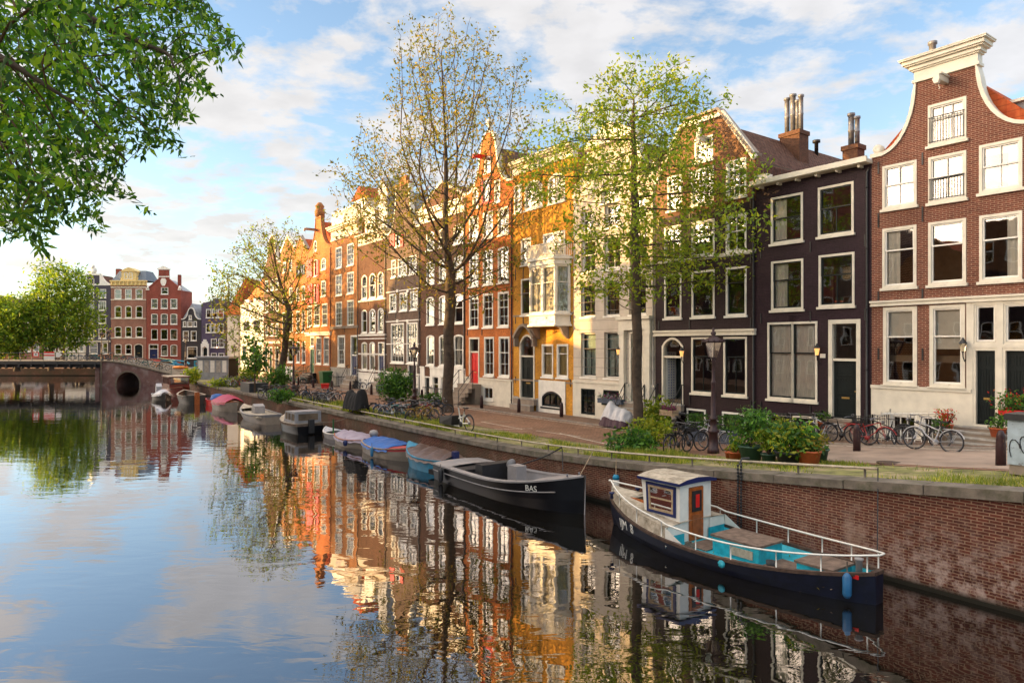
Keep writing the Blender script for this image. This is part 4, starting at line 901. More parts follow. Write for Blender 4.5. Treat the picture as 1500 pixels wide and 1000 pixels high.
strip('road_asphalt', 3.3, 7.9, .018, MA['asph'], us=[-14+.8*i for i in range(0, 29)], wob=.1)
strip('pavement', 8.07, WF+.3, .06, MA['walk'])
g = G()
for i, u in enumerate(US[:-1]):
    for k in range(1):
        u1 = US[i+1] - .01; a = [L(u, 7.95, zg(u)-.1), L(u1, 7.95, zg(u1)-.1), L(u1, 8.07, zg(u1)-.1), L(u, 8.07, zg(u)-.1), L(u, 7.95, zg(u)+.075), L(u1, 7.95, zg(u1)+.075), L(u1, 8.07, zg(u1)+.075), L(u, 8.07, zg(u)+.075)]
        g.add(a, [(4, 7, 6, 5), (0, 4, 5, 1), (3, 2, 6, 7), (0, 3, 7, 4), (1, 5, 6, 2)])
tag(g.build('kerb', MA['kerb'], None, QL, ROT), kind='structure')
# painted lines on the road
g = G()
def paint(u0, w0, u1, w1, wd=.09, dz=.024):
    n = max(1, int(abs(u1-u0)/1.0)); d = Vector((u1-u0, w1-w0)).normalized(); p = Vector((-d.y, d.x))*wd/2
    for i in range(n):
        a = (u0+(u1-u0)*i/n, w0+(w1-w0)*i/n); b = (u0+(u1-u0)*(i+1)/n, w0+(w1-w0)*(i+1)/n)
        g.add([L(a[0]+p.x, a[1]+p.y, zg(a[0])+dz), L(a[0]-p.x, a[1]-p.y, zg(a[0])+dz), L(b[0]-p.x, b[1]-p.y, zg(b[0])+dz), L(b[0]+p.x, b[1]+p.y, zg(b[0])+dz)], [(0, 1, 2, 3)])
paint(-8, 7.55, 45, 7.55, .10)
def pl(p, q, wd=.08):
    a, b = gp(*p), gp(*q); ua, ub = to_uw(a.x, a.y), to_uw(b.x, b.y); paint(ua[0], ua[1], ub[0], ub[1], wd)
pl((705, 618), (765, 629)); pl((690, 630), (780, 628)); pl((785, 631), (850, 640)); pl((820, 635), (905, 654)); pl((700, 637), (770, 640))
tag(g.build('road_markings', MA['line'], None, QL, ROT), kind='structure')
# quay wall with coping
g = G(); uu = [-14 + .6*i for i in range(0, 176)]
vs = [];
for u in uu:
    zt = zg(u)-.20; vs += [L(u, 0.06, -.8), L(u, .03, zt), L(u, .5, zt), L(u, .5, -.8)]
g.add(vs, [(4*i+a, 4*i+b, 4*i+4+b, 4*i+4+a) for i in range(len(uu)-1) for a, b in ((0, 1), (1, 2))])
qw = thing('quay_wall', 'long red brick quay wall with grey stone coping rising from the canal on the right', 'quay wall', QL, ROT)
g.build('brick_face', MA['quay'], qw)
g = G(); u = -14; rr_ = random.Random(3); row = G()
while u < 90:
    l = 1.5 + rr_.random()*.5; e = u + l - .02; d = rr_.uniform(-.012, .012)
    q = [L(u, -.06+d, zg(u)-.205), L(e, -.06+d, zg(e)-.205), L(e, .53, zg(e)-.205), L(u, .53, zg(u)-.205), L(u, -.06+d, zg(u)+.0+d), L(e, -.06+d, zg(e)+.0+d), L(e, .53, zg(e)+.02), L(u, .53, zg(u)+.02)]
    g.add(q, [(0, 3, 2, 1), (4, 5, 6, 7), (0, 1, 5, 4), (1, 2, 6, 5), (2, 3, 7, 6), (3, 0, 4, 7)]); u += l
g.build('coping', MA['cope'], qw)
# soldier course just under the coping
g = G(); u = -13.9
while u < 26:
    z = zg(u)-.21; g.add([L(u, .028-.008, z-.21), L(u+.055, .020, z-.21), L(u+.055, .020, z), L(u, .020, z)], [(0, 1, 2, 3)]); u += .068
g.build('soldier_course', MA['quay'], qw)
# low pipe rail along the coping
pr = thing('quay_rail', 'low pale pipe railing on short posts along the quay coping', 'railing', QL, ROT)
u_end = to_uw(*gp(1328, 693).xy)[0]; g = G(); pts = []
u = u_end
while u < 46: pts.append(L(u, .30, zg(u)+.26)); u += .8
MA['rail'] = plain('pale_rail_paint', (.45, .38, .28), .6, .3, 6)
g.tube(pts, .032, 8); g.build('pipe', MA['rail'], pr)
u = u_end + .3
while u < 46: q = G(); q.tube([L(u, .30, zg(u)-.02), L(u, .30, zg(u)+.25)], .028, 6); q.lathe([(.06, 0), (.06, .02), (.03, .03)], L(u, .3, zg(u)+.0), 8); q.build('post', MA['cope'], pr); u += 1.7
# ------------------------------------------------------------------ the opposite bank (its roofs shade the row at sunset)
WL = -22.0
g = G(); vs = []; ue = [-30, 0, 20, 40, 60, 80, 100, 112]
for w in (WL-60, WL): vs += [L(u, w, 1.35) for u in ue]
k = len(ue); g.add(vs + [L(u, WL, -1) for u in ue], [(i, i+1, k+i+1, k+i) for i in range(k-1)] + [(k+i, k+i+1, 2*k+i+1, 2*k+i) for i in range(k-1)])
tag(g.build('opposite_quay', MA['paver'], None, QL, ROT), kind='structure')
LF = [(8, 14, 15), (14, 20, 16), (20, 26.5, 14.5), (26.5, 32.5, 17), (32.5, 38, 24.5), (38, 43.4, 23.5), (43.4, 49.2, 19.3), (49.2, 55, 18.0), (55, 61, 13.6), (61, 67, 14.6), (67, 74, 21.5), (74, 80.5, 20.3),
      (80.5, 87, 17.0), (87, 93, 17.2), (93, 101, 14.4), (101, 110, 13.6)]
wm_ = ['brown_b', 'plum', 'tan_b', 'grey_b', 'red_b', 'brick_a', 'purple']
_o = ['first', 'second', 'third', 'fourth', 'fifth', 'sixth', 'seventh', 'eighth', 'ninth', 'tenth', 'eleventh', 'twelfth', 'thirteenth', 'fourteenth', 'fifteenth', 'sixteenth']
_c = ['brown', 'plum', 'tan', 'grey brown', 'red', 'russet', 'aubergine']; _r = ['spout gabled', 'flat corniced', 'pointed gabled']
LLAB = ['%s brick %s house on the opposite quay, %s from the near bridge' % (_c[i % 7], _r[i % 3], _o[i]) for i in range(16)]
LD = Fac(Q0 + N*(WL-10), T)          # faces the row
# plain builder for the far side: front towards the canal (+N)
for i, (ua, ub, hh) in enumerate(LF):
    W = ub-ua-.02; p = Q0 + T*ua + N*(WL-10); z0 = 1.2
    r = thing('canal_house', LLAB[i], 'house', (p.x, p.y, z0), math.atan2(T.y, T.x), 'canal houses on the opposite quay')
    hz = hh - z0; kd = i % 3; hb = hz - (0 if kd == 1 else 1.8)
    out = [(0, 0), (W, 0), (W, hb)] + ([(W, hz), (0, hz)] if kd == 1 else [(W*.68, hz), (W*.32, hz)] if kd == 0 else [(W*.5, hz+.6)]) + [(0, hb)]
    nr = max(3, int((hb-1)/3.1)); holes = []; wn_ = []
    for a in range(nr):
        for b_ in range(3):
            x = W*(b_+.5)/3 - .5; z = .9 + a*(hb-1)/nr; holes.append(wloop(x, x+1.0, z, z+1.8)); wn_.append((x, z))
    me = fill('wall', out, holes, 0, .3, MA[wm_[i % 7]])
    o = link('wall', me, r)
    for (x, z) in wn_:
        wq = G(); wq.ring(wloop(x-.02, x+1.02, z-.02, z+1.82), wloop(x+.09, x+.91, z+.09, z+1.71), -.02, .1); wq.box(x+.05, x+.95, .02, .07, z+.86, z+.92); wf = wq.build('window', MA['white'], r)
        wq = G(); wq.add([(x+.05, .08, z+.05), (x+.95, .08, z+.05), (x+.95, .08, z+1.75), (x+.05, .08, z+1.75)], [(0, 1, 2, 3)]); wq.build('pane', MA['glass'], wf)
    b_ = G(); b_.box(0, .25, .302, 10, 0, hb-.01); b_.box(W-.25, W, .302, 10, 0, hb-.01); b_.box(.25, W-.25, 5, 5.2, 0, hb-.01); b_.build('side_wall', MA[wm_[i % 7]], r)
    b_ = G(); b_.prism([(0.01, hb), (W*.5, hz+.55 if kd != 1 else hz-.2), (W-.01, hb)], .31, 10); b_.build('roof', MA['tile_d' if i % 2 else 'tile_r'], r)
    for oo in KID[r.name]: oo.location = (oo.location.x, 0, 0)
    # front must look towards +N: local +y is -N here, already so
# ------------------------------------------------------------------ houses beyond the bridge, facing the camera
GF = 'canal houses beyond the bridge'
kw = dict(anchors=False, lintel=None, ground=1.3, depth=4.5)
f1 = house(FAR, 'canal_house', 'dark navy house with white scrolled neck gable, behind the green trees past the bridge', 126, 162, GF, 'navy',
  [(130, 408, 418, [(131, 138)], {}), (145, 423.4, 436.4, [(131, 138), (144.5, 155.5)], {}), (145, 440.6, 454.7, [(131, 138), (144.5, 155.5)], dict(up=(3, 1), lo=(3, 1))), (145, 460.5, 474, [(131, 138), (144.5, 155.5)], {}), (145, 481.5, 495.8, [(129, 138), (144.5, 155.5)], {}), (145, 502, 518, [(131, 143), (150, 158)], dict(frame='white'))],
  ('flat', 5.3+88*.128, {}), coping='white', cop_t=.3, bands=[(126, 498.5, 501, .2, 'cream')], roof='gable', ridge=18.6, **kw)
b0 = 1.3; g = G(); x0 = 0.1; x1 = (146-126)*.128; z0 = 5.3+88*.128-b0
g.box(x0, x1, 0.002, .3, z0+.002, z0+1.9); g.build('gable_neck', MA['navy'], f1['root'])
g = G(); g.prism([(x1+.005, z0+.3), (x1+1.9, z0+.3), (x1+1.2, z0+.7), (x1+.6, z0+1.4), (x1+.3, z0+2.2), (x1+.005, z0+2.3)], -.05, .32)
xc = (x0+x1)/2; g.box(x0-.1, x1+.05, -.1, .35, z0+1.9, z0+2.2); g.lathe([(0, -.1), (.75, -.1), (.75, .15), (0, .15)], n=18, M=Matrix.Translation((xc-.1, .1, z0+2.8)) @ Matrix.Rotation(R(90), 4, 'X')); g.lathe([(0, -.1), (.35, -.1), (.35, .2), (0, .2)], n=14, M=Matrix.Translation((xc-.1, .1, z0+3.6)) @ Matrix.Rotation(R(90), 4, 'X'))
g.build('gable_scrolls', MA['white'], f1['root'])
f2 = house(FAR, 'canal_house', 'speckled brick house with yellow cornice and yellow dormer in a grey mansard roof', 162.5, 214, GF, 'pink_b',
  [(168, 423.4, 438, [(168, 178), (183.5, 193), (198.8, 209)], dict(cur='w')), (168, 448, 465.6, [(168, 178), (183.5, 193), (198.8, 209)], dict(arch=.12)), (168, 478, 494, [(168, 178), (183.5, 193), (198.8, 209)], dict(arch=.12)), (168, 504, 519, [(168, 178), (183.5, 193)], dict(arch=.1))],
  ('flat', 5.3+88*.128, {}), doors=[dict(x0=196.5, x1=209.5, xref=197, yt=503.5, yb=524, mat=MA['dark'], frame='cream', arch=.2)],
  bands=[(163, 420, 421.5, .1, 'cream'), (163, 438.2, 439.6, .08, 'cream'), (163, 466, 467.2, .08, 'cream'), (163, 494.5, 495.8, .08, 'cream')], roof='flat', **kw)
MA['ylw'] = plain('yellow_trim_paint', (.74, .55, .22), .6, .1, 2)
W = f2['W']; z = f2['hE']; g = G(); g.box(0, W, -.12, .31, z, z+.7); g.box(-.1, W+.1, -.3, .33, z+.7, z+.95)
for i in range(9): x = .15 + (W-.5)*i/8; g.box(x, x+.2, -.26, -.12, z+.05, z+.7)
g.build('cornice', MA['ylw'], f2['root'])
g = G(); g.add([(.1, .1, z+.95), (W-.1, .1, z+.95), (W-.8, 1.5, z+2.9), (.8, 1.5, z+2.9), (.1, 5, z+.95), (W-.1, 5, z+.95), (W-.8, 4, z+2.9), (.8, 4, z+2.9)], [(0, 1, 2, 3), (1, 5, 6, 2), (5, 4, 7, 6), (4, 0, 3, 7), (3, 2, 6, 7)]); ms = g.build('mansard_roof', MA['slate'], f2['root'])
g = G(); xa, xb = 2.0, 4.7; g.box(xa, xb, -.05, 2.2, z+.95, z+2.6); g.box(xa-.25, xb+.25, .1, .6, z+.95, z+1.5); g.prism([(xa-.2, z+2.6), (xb+.2, z+2.6), (xb-.6, z+3.1), ((xa+xb)/2, z+3.4), (xa+.6, z+3.1)], -.2, 2.2); dm = g.build('dormer', MA['ylw'], ms)
for k_ in range(2): add_window(dm, xa+.5+k_*.9, z+1.15, xa+1.2+k_*.9, z+2.5, dict(arch=.4, nosill=1), -.06)
g = G(); g.box(0, .8, 1.5, 2.3, z-.2, z+3.3); g.build('chimney', MA['red_b'], f2['root'])
f3 = house(FAR, 'canal_house', 'tall red brick house with spout gable, white ornament and small pediment', 214.5, 265, GF, 'red_b',
  [(236, 420.6, 431, [(236, 246.5)], dict(up=(2, 1))), (222, 437.5, 452, [(221.6, 231), (235.7, 245.7), (249.7, 259.7)], dict(cur='w')), (222, 459.4, 475, [(221.6, 231), (235.7, 245.7), (249.7, 259.7)], dict(cur='w', arch=.1)), (222, 482, 497.3, [(221.6, 231), (235.7, 245.7), (249.7, 259.7)], dict(sash='dark', cur='')), (222, 504.5, 521, [(236, 246), (249.7, 259.7)], dict(arch=.15, sash='dark'))],
  ('tri', 5.3+81*.128, dict(top=5.3+103*.128)), doors=[dict(x0=218, x1=232, xref=218, yt=504, yb=525, mat=MA['blue'], frame='white', transom=.7)], ridge=17.8, roofmat='lead', coping='red_b', cop_t=.2, **kw)
W = f3['W']; g = G(); zz = 5.3+93*.128-b0; g.box(W/2-.95, W/2+.95, -.05, .35, zz-1.0, zz+2.3); g.build('gable_neck', MA['red_b'], f3['root'])
g = G(); g.box(W/2-1.05, W/2+1.05, -.12, .4, zz+.9, zz+1.1); g.box(W/2-1.15, W/2+1.15, -.2, .45, zz+2.3, zz+2.5); g.prism([(W/2-1.15, zz+2.5), (W/2+1.15, zz+2.5), (W/2, zz+3.0)], -.2, .45)
g.prism([(W/2-.5, zz-.2), (W/2-.25, zz-.7), (W/2+.25, zz-.7), (W/2+.5, zz-.2), (W/2+.55, zz+.3), (W/2+.3, zz+.7), (W/2-.3, zz+.7), (W/2-.55, zz+.3)], -.12, -.052)
for x in (.25, W-.25): g.box(x-.3, x+.3, -.1, .3, 5.3+81*.128-b0, 5.3+81*.128-b0+.25); g.lathe([(.3, 0), (.3, .2), (.1, .6), (0, .6)], (x, .1, 5.3+81*.128-b0+.25), 8)
g.build('gable_trim', MA['white'], f3['root'])
g = G(); g.box(W-1.6, W-1.1, 2, 2.5, zz-2.2, zz+1.6); g.build('chimney', MA['red_b'], f3['root'])
f4 = house(FAR, 'canal_house', 'small black bell gable house between the red house and the violet house', 265.5, 294.5, GF, 'black',
  [(276.5, 461.5, 468, [(276.5, 281)], {}), (268, 470.5, 478.6, [(268, 273), (274.5, 282), (283.5, 288.5)], {}), (268, 484.5, 499, [(268, 276.5), (279.5, 288)], {}), (268, 507.5, 525, [(274, 289)], dict(rail=.8))],
  ('bell', 5.3+38*.128, dict(nw=.55, z1=5.3+50*.128, top=.55, sh=.2)), coping='white', cop_t=.14, roofmat='lead', ridge=13.2, **kw)
g = G(); g.add([(0.05, 4, 9.2), (3.7, 4, 9.2), (3.3, 5.5, 12.0), (.9, 5.5, 12.0), (3.7, 8, 9.2), (.05, 8, 9.2)], [(0, 1, 2, 3), (1, 4, 2), (3, 2, 4, 5), (0, 3, 5)]); g.box(.9, 2.7, 4.2, 5.6, 10.2, 11.7); g.build('rear_roof', MA['lead'], f4['root'])
f5 = house(FAR, 'canal_house', 'violet painted house with rows of white windows and white stepped portal', 295, 340, GF, 'violet',
  [(302, 452.5, 465.6, [(301.8, 309.5), (310.5, 318.5), (319.5, 327.7)], dict(up=(2, 1))), (302, 474, 487.3, [(301.5, 308), (308.5, 314), (314.5, 320), (320.5, 327.5)], {}), (309, 496, 509, [(309, 317.5), (320, 328.5)], dict(up=(3, 1), lo=(3, 1))), (309, 517, 528, [(309, 317.5), (320, 328.5)], dict(up=(2, 1)))],
  ('tri', 5.3+61*.128, dict(top=5.3+68*.128)), doors=[dict(x0=297, x1=305, xref=297, yt=508, yb=527, mat=MA['dark'], frame='white', arch=.4)], ridge=14, roofmat='tile_d', **kw)
X5 = f5['X']; Z5 = f5['Z']; g = G(); q = [(X5(295.4), 0), (X5(297.3), 0), (X5(297.3), Z5(300, 510)), (X5(301), Z5(300, 507)), (X5(304.7), Z5(300, 510)), (X5(304.7), 0), (X5(306.6), 0), (X5(306.6), Z5(300, 503)), (X5(305), Z5(300, 503)), (X5(305), Z5(300, 500)), (X5(303), Z5(300, 500)), (X5(303), Z5(300, 497)), (X5(299), Z5(300, 497)), (X5(299), Z5(300, 500)), (X5(297), Z5(300, 500)), (X5(297), Z5(300, 503)), (X5(295.4), Z5(300, 503))]
g.prism(q, -.35, -.05); g.build('stepped_portal', MA['white'], f5['root'])
g = G(); g.box(-.6, .5, 2, 3, 7, 12.2); g.build('chimney', MA['pink_b'], f5['root'])
wall_lamp(f5, X5(318.5), Z5(318, 510), glowmat('warm_bulb_glass', (1.0, .5, .2), 4))
for k_, (a, b_, m_, lab) in enumerate([(62, 95, 'brown_b', 'brown brick house almost hidden by the two green trees past the bridge'), (95.5, 125.5, 'whitewall', 'pale house almost hidden by the two green trees past the bridge'), (-30, 20, 'tan_b', 'tan house at the left edge beyond the bridge'), (20.5, 61.5, 'pink_b', 'mixed brick house behind the left round tree past the bridge')]):
    hy = [446, 452, 446, 455][k_]
    w3 = [(a+(b_-a)*f_, a+(b_-a)*(f_+.2)) for f_ in (.1, .4, .7)]
    house(FAR, 'canal_house', lab, a, b_, GF, m_, [((a+b_)/2, y, y+13, w3, {}) for y in (460, 480, 502)], ('flat' if k_ % 2 else 'tri', 5.3+(506-hy)*.128, {} if k_ % 2 else dict(top=5.3+(516-hy)*.128)), ridge=5.3+(520-hy)*.128, **kw)
# ------------------------------------------------------------------ ground beyond the bridge
YB = 91.0
bx = lambda px: (px-750)/FPX*YB
g = G(); g.add([(-46.5, 99.0, 1.19), (40, 99, 1.19), (40, 260, 1.19), (-46.5, 260, 1.19), (-260, 120.3, 1.19), (-46.5, 120.3, 1.19), (-260, 260, 1.19), (-46.5, 120.3, -1), (-260, 120.3, -1), (-46.5, 99, -1), (-28, 84, 1.19), (40, 84, 1.19)],
               [(5, 3, 6, 4), (5, 4, 8, 7), (0, 5, 7, 9), (0, 1, 2, 3), (10, 11, 1, 0)]); tag(g.build('far_street', MA['paver']), kind='structure')
g = G(); g.box(-260, -46.6, 120.0, 120.29, -.5, 1.25); g.box(-46.9, -46.52, 99.3, 119.99, -.5, 1.25)
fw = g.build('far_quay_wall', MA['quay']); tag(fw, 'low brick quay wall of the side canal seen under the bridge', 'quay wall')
# ------------------------------------------------------------------ the far bridge
br = thing('bridge', 'low canal bridge with brick arch and dark steel span, railed with parked bicycles on top', 'bridge', (0, YB, 0))
def zd(x): px = 750 + x/YB*FPX; return (H + (HY-528.5)/FPX*YB) if px < 160 else (H + (HY-528.5)/FPX*YB) - max(0, (px-160)/90)**1.3*1.75
xs = [bx(148), bx(160), bx(175), bx(190), bx(205), bx(220), bx(235), bx(250), bx(264)]
cxa = bx(187.5); ra = 1.52; zc_ = .25
out = [(bx(148), -.8), (bx(264), -.8)] + [(x, zd(x)) for x in reversed(xs)]
arch = [(cxa + ra*math.cos(t), zc_ + ra*math.sin(t)) for t in [math.pi*i/16 for i in range(17)]]; arch = [(cxa+ra, -.79)] + arch + [(cxa-ra, -.79)]
MA['bbrick'] = brick('bridge_brick', (.19, .085, .075), (.13, .06, .06), (.25, .19, .17), stain=((.34, .28, .27), .6, .5, .7))
link('arch_wall', fill('arch_wall', out, [arch], 0, 8, MA['bbrick']), br)
g = G(); n = 20
inn = [(cxa + ra*math.cos(math.pi*i/n), zc_ + ra*math.sin(math.pi*i/n)) for i in range(n+1)]; g.ribbon(inn[::-1], -.05, -.002, .2); g.box(cxa-ra-.2, cxa-ra-.001, -.05, -.002, -.2, zc_); g.box(cxa+ra+.001, cxa+ra+.2, -.05, -.002, -.2, zc_)
g.box(bx(148)-.02, bx(149.5), -.1, .6, -.5, zd(bx(148))-.05); g.build('arch_stones', MA['cope'], br)
g = G(); z = zd(bx(148)); g.box(-100, bx(148)-.05, .02, 7.9, z-.10, z); 
for x0, x1 in zip(xs[:-1], xs[1:]): g.prism([(x0, zd(x0)-.12), (x1, zd(x1)-.12), (x1, zd(x1)+.04), (x0, zd(x0)+.04)], -.12, 8.1)
g.build('deck_edge', MA['cope'], br)
g = G(); g.box(-100, bx(148)-.06, -.02, .12, z-.45, z-.104); g.box(-100, bx(148)-.06, .3, .5, z-.85, z-.3); g.box(-100, bx(148)-.06, 7.4, 7.6, z-.9, z-.11)
for i in range(26): x = bx(148)-.8-i*1.7; g.box(x-.08, x+.08, -.03, .32, z-.85, z-.11)
g.build('steel_girder', plain('dark_steel', (.03, .035, .04), .5, .3, 3), br)
g = G(); g.box(bx(148)-1.1, bx(148)-.5, .5, 7.5, -.5, z-.9); g.box(bx(148)-22, bx(148)-21.3, .5, 7.5, -.5, z-.9); g.build('pier', MA['bbrick'], br)
def bz(x): return zd(max(x, -200)) + .02
rl = G(); px_ = []
x = -75.0
while x < bx(262): rl.tube([(x, .25, bz(x)), (x, .25, bz(x)+1.05)], .04, 5); px_.append(x); x += 1.55
for hh in (1.05, .62, .25): rl.tube([(a, .25, bz(a)+hh) for a in px_], .03 if hh > 1 else .018, 4)
rl.build('railing', plain('green_iron', (.02, .045, .045), .5, .3, 3), br)
# boards hung on the bridge rail
def board(px0, px1, py0, py1, kind, label):
    x0, x1 = bx(px0), bx(px1); z1, z0 = H+(HY-py0)/FPX*YB, H+(HY-py1)/FPX*YB
    t = thing('bridge_sign', label, 'sign', (x0, YB+.1, z0)); w, h = x1-x0, z1-z0
    g = G()
    if kind == 'arrow': g.prism([(0, 0), (w*.6, 0), (w, h/2), (w*.6, h), (0, h)], 0, .04)
    else: g.box(0, w, 0, .04, 0, h)
    g.build('plate', MA['white'], t); g = G()
    if kind == 'bars': g.box(0, w, -.01, -.001, h*.82, h); g.box(0, w, -.01, -.001, h*.48, h*.64)
    if kind == 'frame': g.ring([(0, 0), (w, 0), (w, h), (0, h)], [(w*.14, h*.14), (w*.86, h*.14), (w*.86, h*.86), (w*.14, h*.86)], -.01, -.001)
    if g.v: g.build('red_marking', MA['red'], t)
    if kind == 'frame': g = G(); g.box(w*.42, w*.58, -.012, -.001, h*.35, h*.68); g.build('black_marking', MA['iron'], t)
board(47, 56.5, 515.5, 522.5, 'frame', 'square white bridge sign with red border and black bar'); board(63.5, 79, 515, 527, 'bars', 'white sign with red horizontal bars on the bridge rail'); board(81, 90, 516, 523, 'arrow', 'plain white arrow shaped board on the bridge rail')
# ------------------------------------------------------------------ trees and plants
MA['bark'] = plain('tree_bark', (.075, .052, .036), .95, .45, 3, bmp=.8, dirt=((.14, .12, .08), 5, .62, .75))
MA['bark_w'] = plain('warm_twig_bark', (.12, .065, .035), .9, .3, 4)
LV = {'olive': [leafmat('olive_leaf_%d' % i, c) for i, c in enumerate([(.17, .17, .03), (.27, .20, .035), (.11, .13, .03)])],
      'spring': [leafmat('spring_leaf_%d' % i, c) for i, c in enumerate([(.20, .29, .025), (.32, .35, .03), (.13, .20, .02)])],
      'deep': [leafmat('deep_leaf_%d' % i, c) for i, c in enumerate([(.055, .16, .015), (.11, .25, .02), (.025, .08, .010), (.24, .38, .03)])],
      'lime': [leafmat('lime_leaf_%d' % i, c) for i, c in enumerate([(.17, .26, .025), (.28, .34, .03), (.09, .17, .02)])],
      'shrub': [leafmat('shrub_leaf_%d' % i, c, .3) for i, c in enumerate([(.06, .16, .025), (.11, .23, .03), (.035, .09, .02)])]}
from mathutils import noise as mnoise
def grow(trunk, att, step, infl, kill, iters, up=0.1):
    """space colonisation: limbs reach for the points att"""
    pos = [np.array(p, float) for p in trunk]; par = [-1] + list(range(len(trunk)-1))
    P = np.array(pos); A = np.array(att, float)
    d = np.linalg.norm(A[:, None] - P[None], axis=2); near = d.argmin(1); nd_ = d.min(1); alive = np.ones(len(A), bool)
    for it in range(iters):
        ok = alive & (nd_ < infl)
        if not ok.any(): break
        idx = near[ok]; V = A[ok] - P[idx]; V /= np.linalg.norm(V, axis=1)[:, None] + 1e-9
        us_, inv = np.unique(idx, return_inverse=True); S = np.zeros((len(us_), 3)); np.add.at(S, inv, V)
        S[:, 2] += up; S += rng.normal(0, .12, S.shape); S /= np.linalg.norm(S, axis=1)[:, None] + 1e-9
        newp = P[us_] + S*step
        keep = []
        base = len(P)
        P = np.vstack([P, newp]); par += list(us_)
        dn = np.linalg.norm(A[:, None] - newp[None], axis=2); m = dn.min(1); am = dn.argmin(1) + base
        b = m < nd_; near[b] = am[b]; nd_[b] = m[b]; alive &= nd_ > kill
    return P, np.array(par)
def skeleton(P, par, r_tip, power, r_base):
    n = len(P); ch = [[] for _ in range(n)]
    for i in range(1, n):
        if par[i] >= 0: ch[par[i]].append(i)
    rad = np.zeros(n)
    order = []; st = [0]
    while st: i = st.pop(); order.append(i); st += ch[i]
    for i in reversed(order): rad[i] = r_tip if not ch[i] else sum(rad[c]**power for c in ch[i])**(1/power)
    k = r_base/rad[0] if rad[0] > 0 else 1
    if k != 1: rad = np.where(rad > r_tip*1.5, r_tip*1.5 + (rad - r_tip*1.5)*(r_base - r_tip*1.5)/max(1e-6, rad[0]-r_tip*1.5), rad)
    return ch, rad, order
def limbs(P, par, ch, rad, g, thin=0.0, m=0, m2=None, flare=1.0):
    st = [(0, -1)]
    while st:
        i, p = st.pop(); chain = [i] if p < 0 else [p, i]
        while ch[chain[-1]]:
            c = ch[chain[-1]]; k = max(c, key=lambda q: rad[q])
            for q in c:
                if q != k: st.append((q, chain[-1]))
            chain.append(k)
        if len(chain) < 2: continue
        rr_ = [float(rad[q]) for q in chain]
        if p >= 0: rr_[0] = rr_[1]
        if rr_[min(1, len(rr_)-1)] < thin: continue
        mx_r = rr_[0]; n = 9 if mx_r > .12 else 5 if mx_r > .035 else 3
        pts = [P[q] for q in chain]
        if len(pts) > 6 and mx_r < .03: pts = pts[::2] + ([pts[-1]] if len(pts) % 2 == 0 else []); rr_ = rr_[::2] + ([rr_[-1]] if len(rr_) % 2 == 0 else [])
        if p < 0 and flare > 1: rr_[0] *= flare; rr_[1] *= 1 + (flare-1)*.3
        g.tube([tuple(q) for q in pts], rr_, n, (m2 if (m2 is not None and mx_r < .03) else m), cap=False)
def leaves(C, size, nm, droop=0.3, fold=True, aim=None, elong=1.5):
    """one pointed leaf per row of C, random attitude; returns verts, faces, material ids"""
    n = len(C); a = rng.normal(size=(n, 3)); a[:, 2] -= droop
    if aim is not None: a += aim
    a /= np.linalg.norm(a, axis=1)[:, None]
    b = rng.normal(size=(n, 3)); b -= (b*a).sum(1)[:, None]*a; b /= np.linalg.norm(b, axis=1)[:, None]; c = np.cross(a, b)
    s = size*rng.uniform(.65, 1.25, n)[:, None]
    L_ = s*elong*.5; W_ = s*.36; F_ = s*.12
    if fold:
        v = np.stack([C, C + a*L_*.7 + b*W_ + c*F_, C + a*L_*2, C + a*L_*.7 - b*W_ + c*F_], 1)
        k = np.arange(n)*4; f = np.concatenate([np.stack([k, k+1, k+2], 1), np.stack([k, k+2, k+3], 1)]); ids = np.tile(rng.integers(0, nm, n), 2)
        return v.reshape(-1, 3), f, ids
def leafmesh(name, C, size, mats, parent, **kw):
    kw = {a: b for a, b in kw.items() if b is not None}
    v, f, ids = leaves(np.array(C, float), size, len(mats), **kw); me = bpy.data.meshes.new(name)
    me.vertices.add(len(v)); me.vertices.foreach_set('co', v.ravel()); me.loops.add(len(f)*3); me.loops.foreach_set('vertex_index', f.ravel().astype(np.int32))
    me.polygons.add(len(f)); me.polygons.foreach_set('loop_start', np.arange(0, len(f)*3, 3, dtype=np.int32))
    for m in mats: me.materials.append(m)
    me.polygons.foreach_set('material_index', ids.astype(np.int32)); me.update(calc_edges=True); me.validate()
    return link(name, me, parent)
def envelope(D, X0, rows, n, depth=1.0, shell=0.55):
    """rows: (py, pxl, pxr) -> points inside a round crown, heights and widths taken at distance D"""
    rows = sorted(rows); out = []; ys = [r[0] for r in rows]; wts = []
    while len(out) < n:
        y = random.uniform(ys[0], ys[-1]); xl = np.interp(y, ys, [r[1] for r in rows]); xr = np.interp(y, ys, [r[2] for r in rows])
        wmax = max(r[2]-r[1] for r in rows)
        if random.random() > ((xr-xl)/wmax)**1.3: continue
        rr_ = (xr-xl)/2/FPX*D; c = ((xl+xr)/2 - CX)/FPX*D; q = random.random()**shell; t = random.uniform(0, 2*math.pi)
        out.append((c + rr_*q*math.cos(t), D + depth*rr_*q*math.sin(t), H + (HY-y)/FPX*D))
    return out
def clumps(att, ncl, sg, n, squash=.7):
    """gather the crown into boughs with gaps between them"""
    att = [att[i] for i in rng.choice(len(att), ncl, replace=False)]; out = []
    for i in range(n):
        c = att[i % ncl]; k = sg*(.6 + .8*((i % ncl)/ncl)); out.append((c[0]+rng.normal(0, k), c[1]+rng.normal(0, k), c[2]+rng.normal(0, k*squash)))
    return out
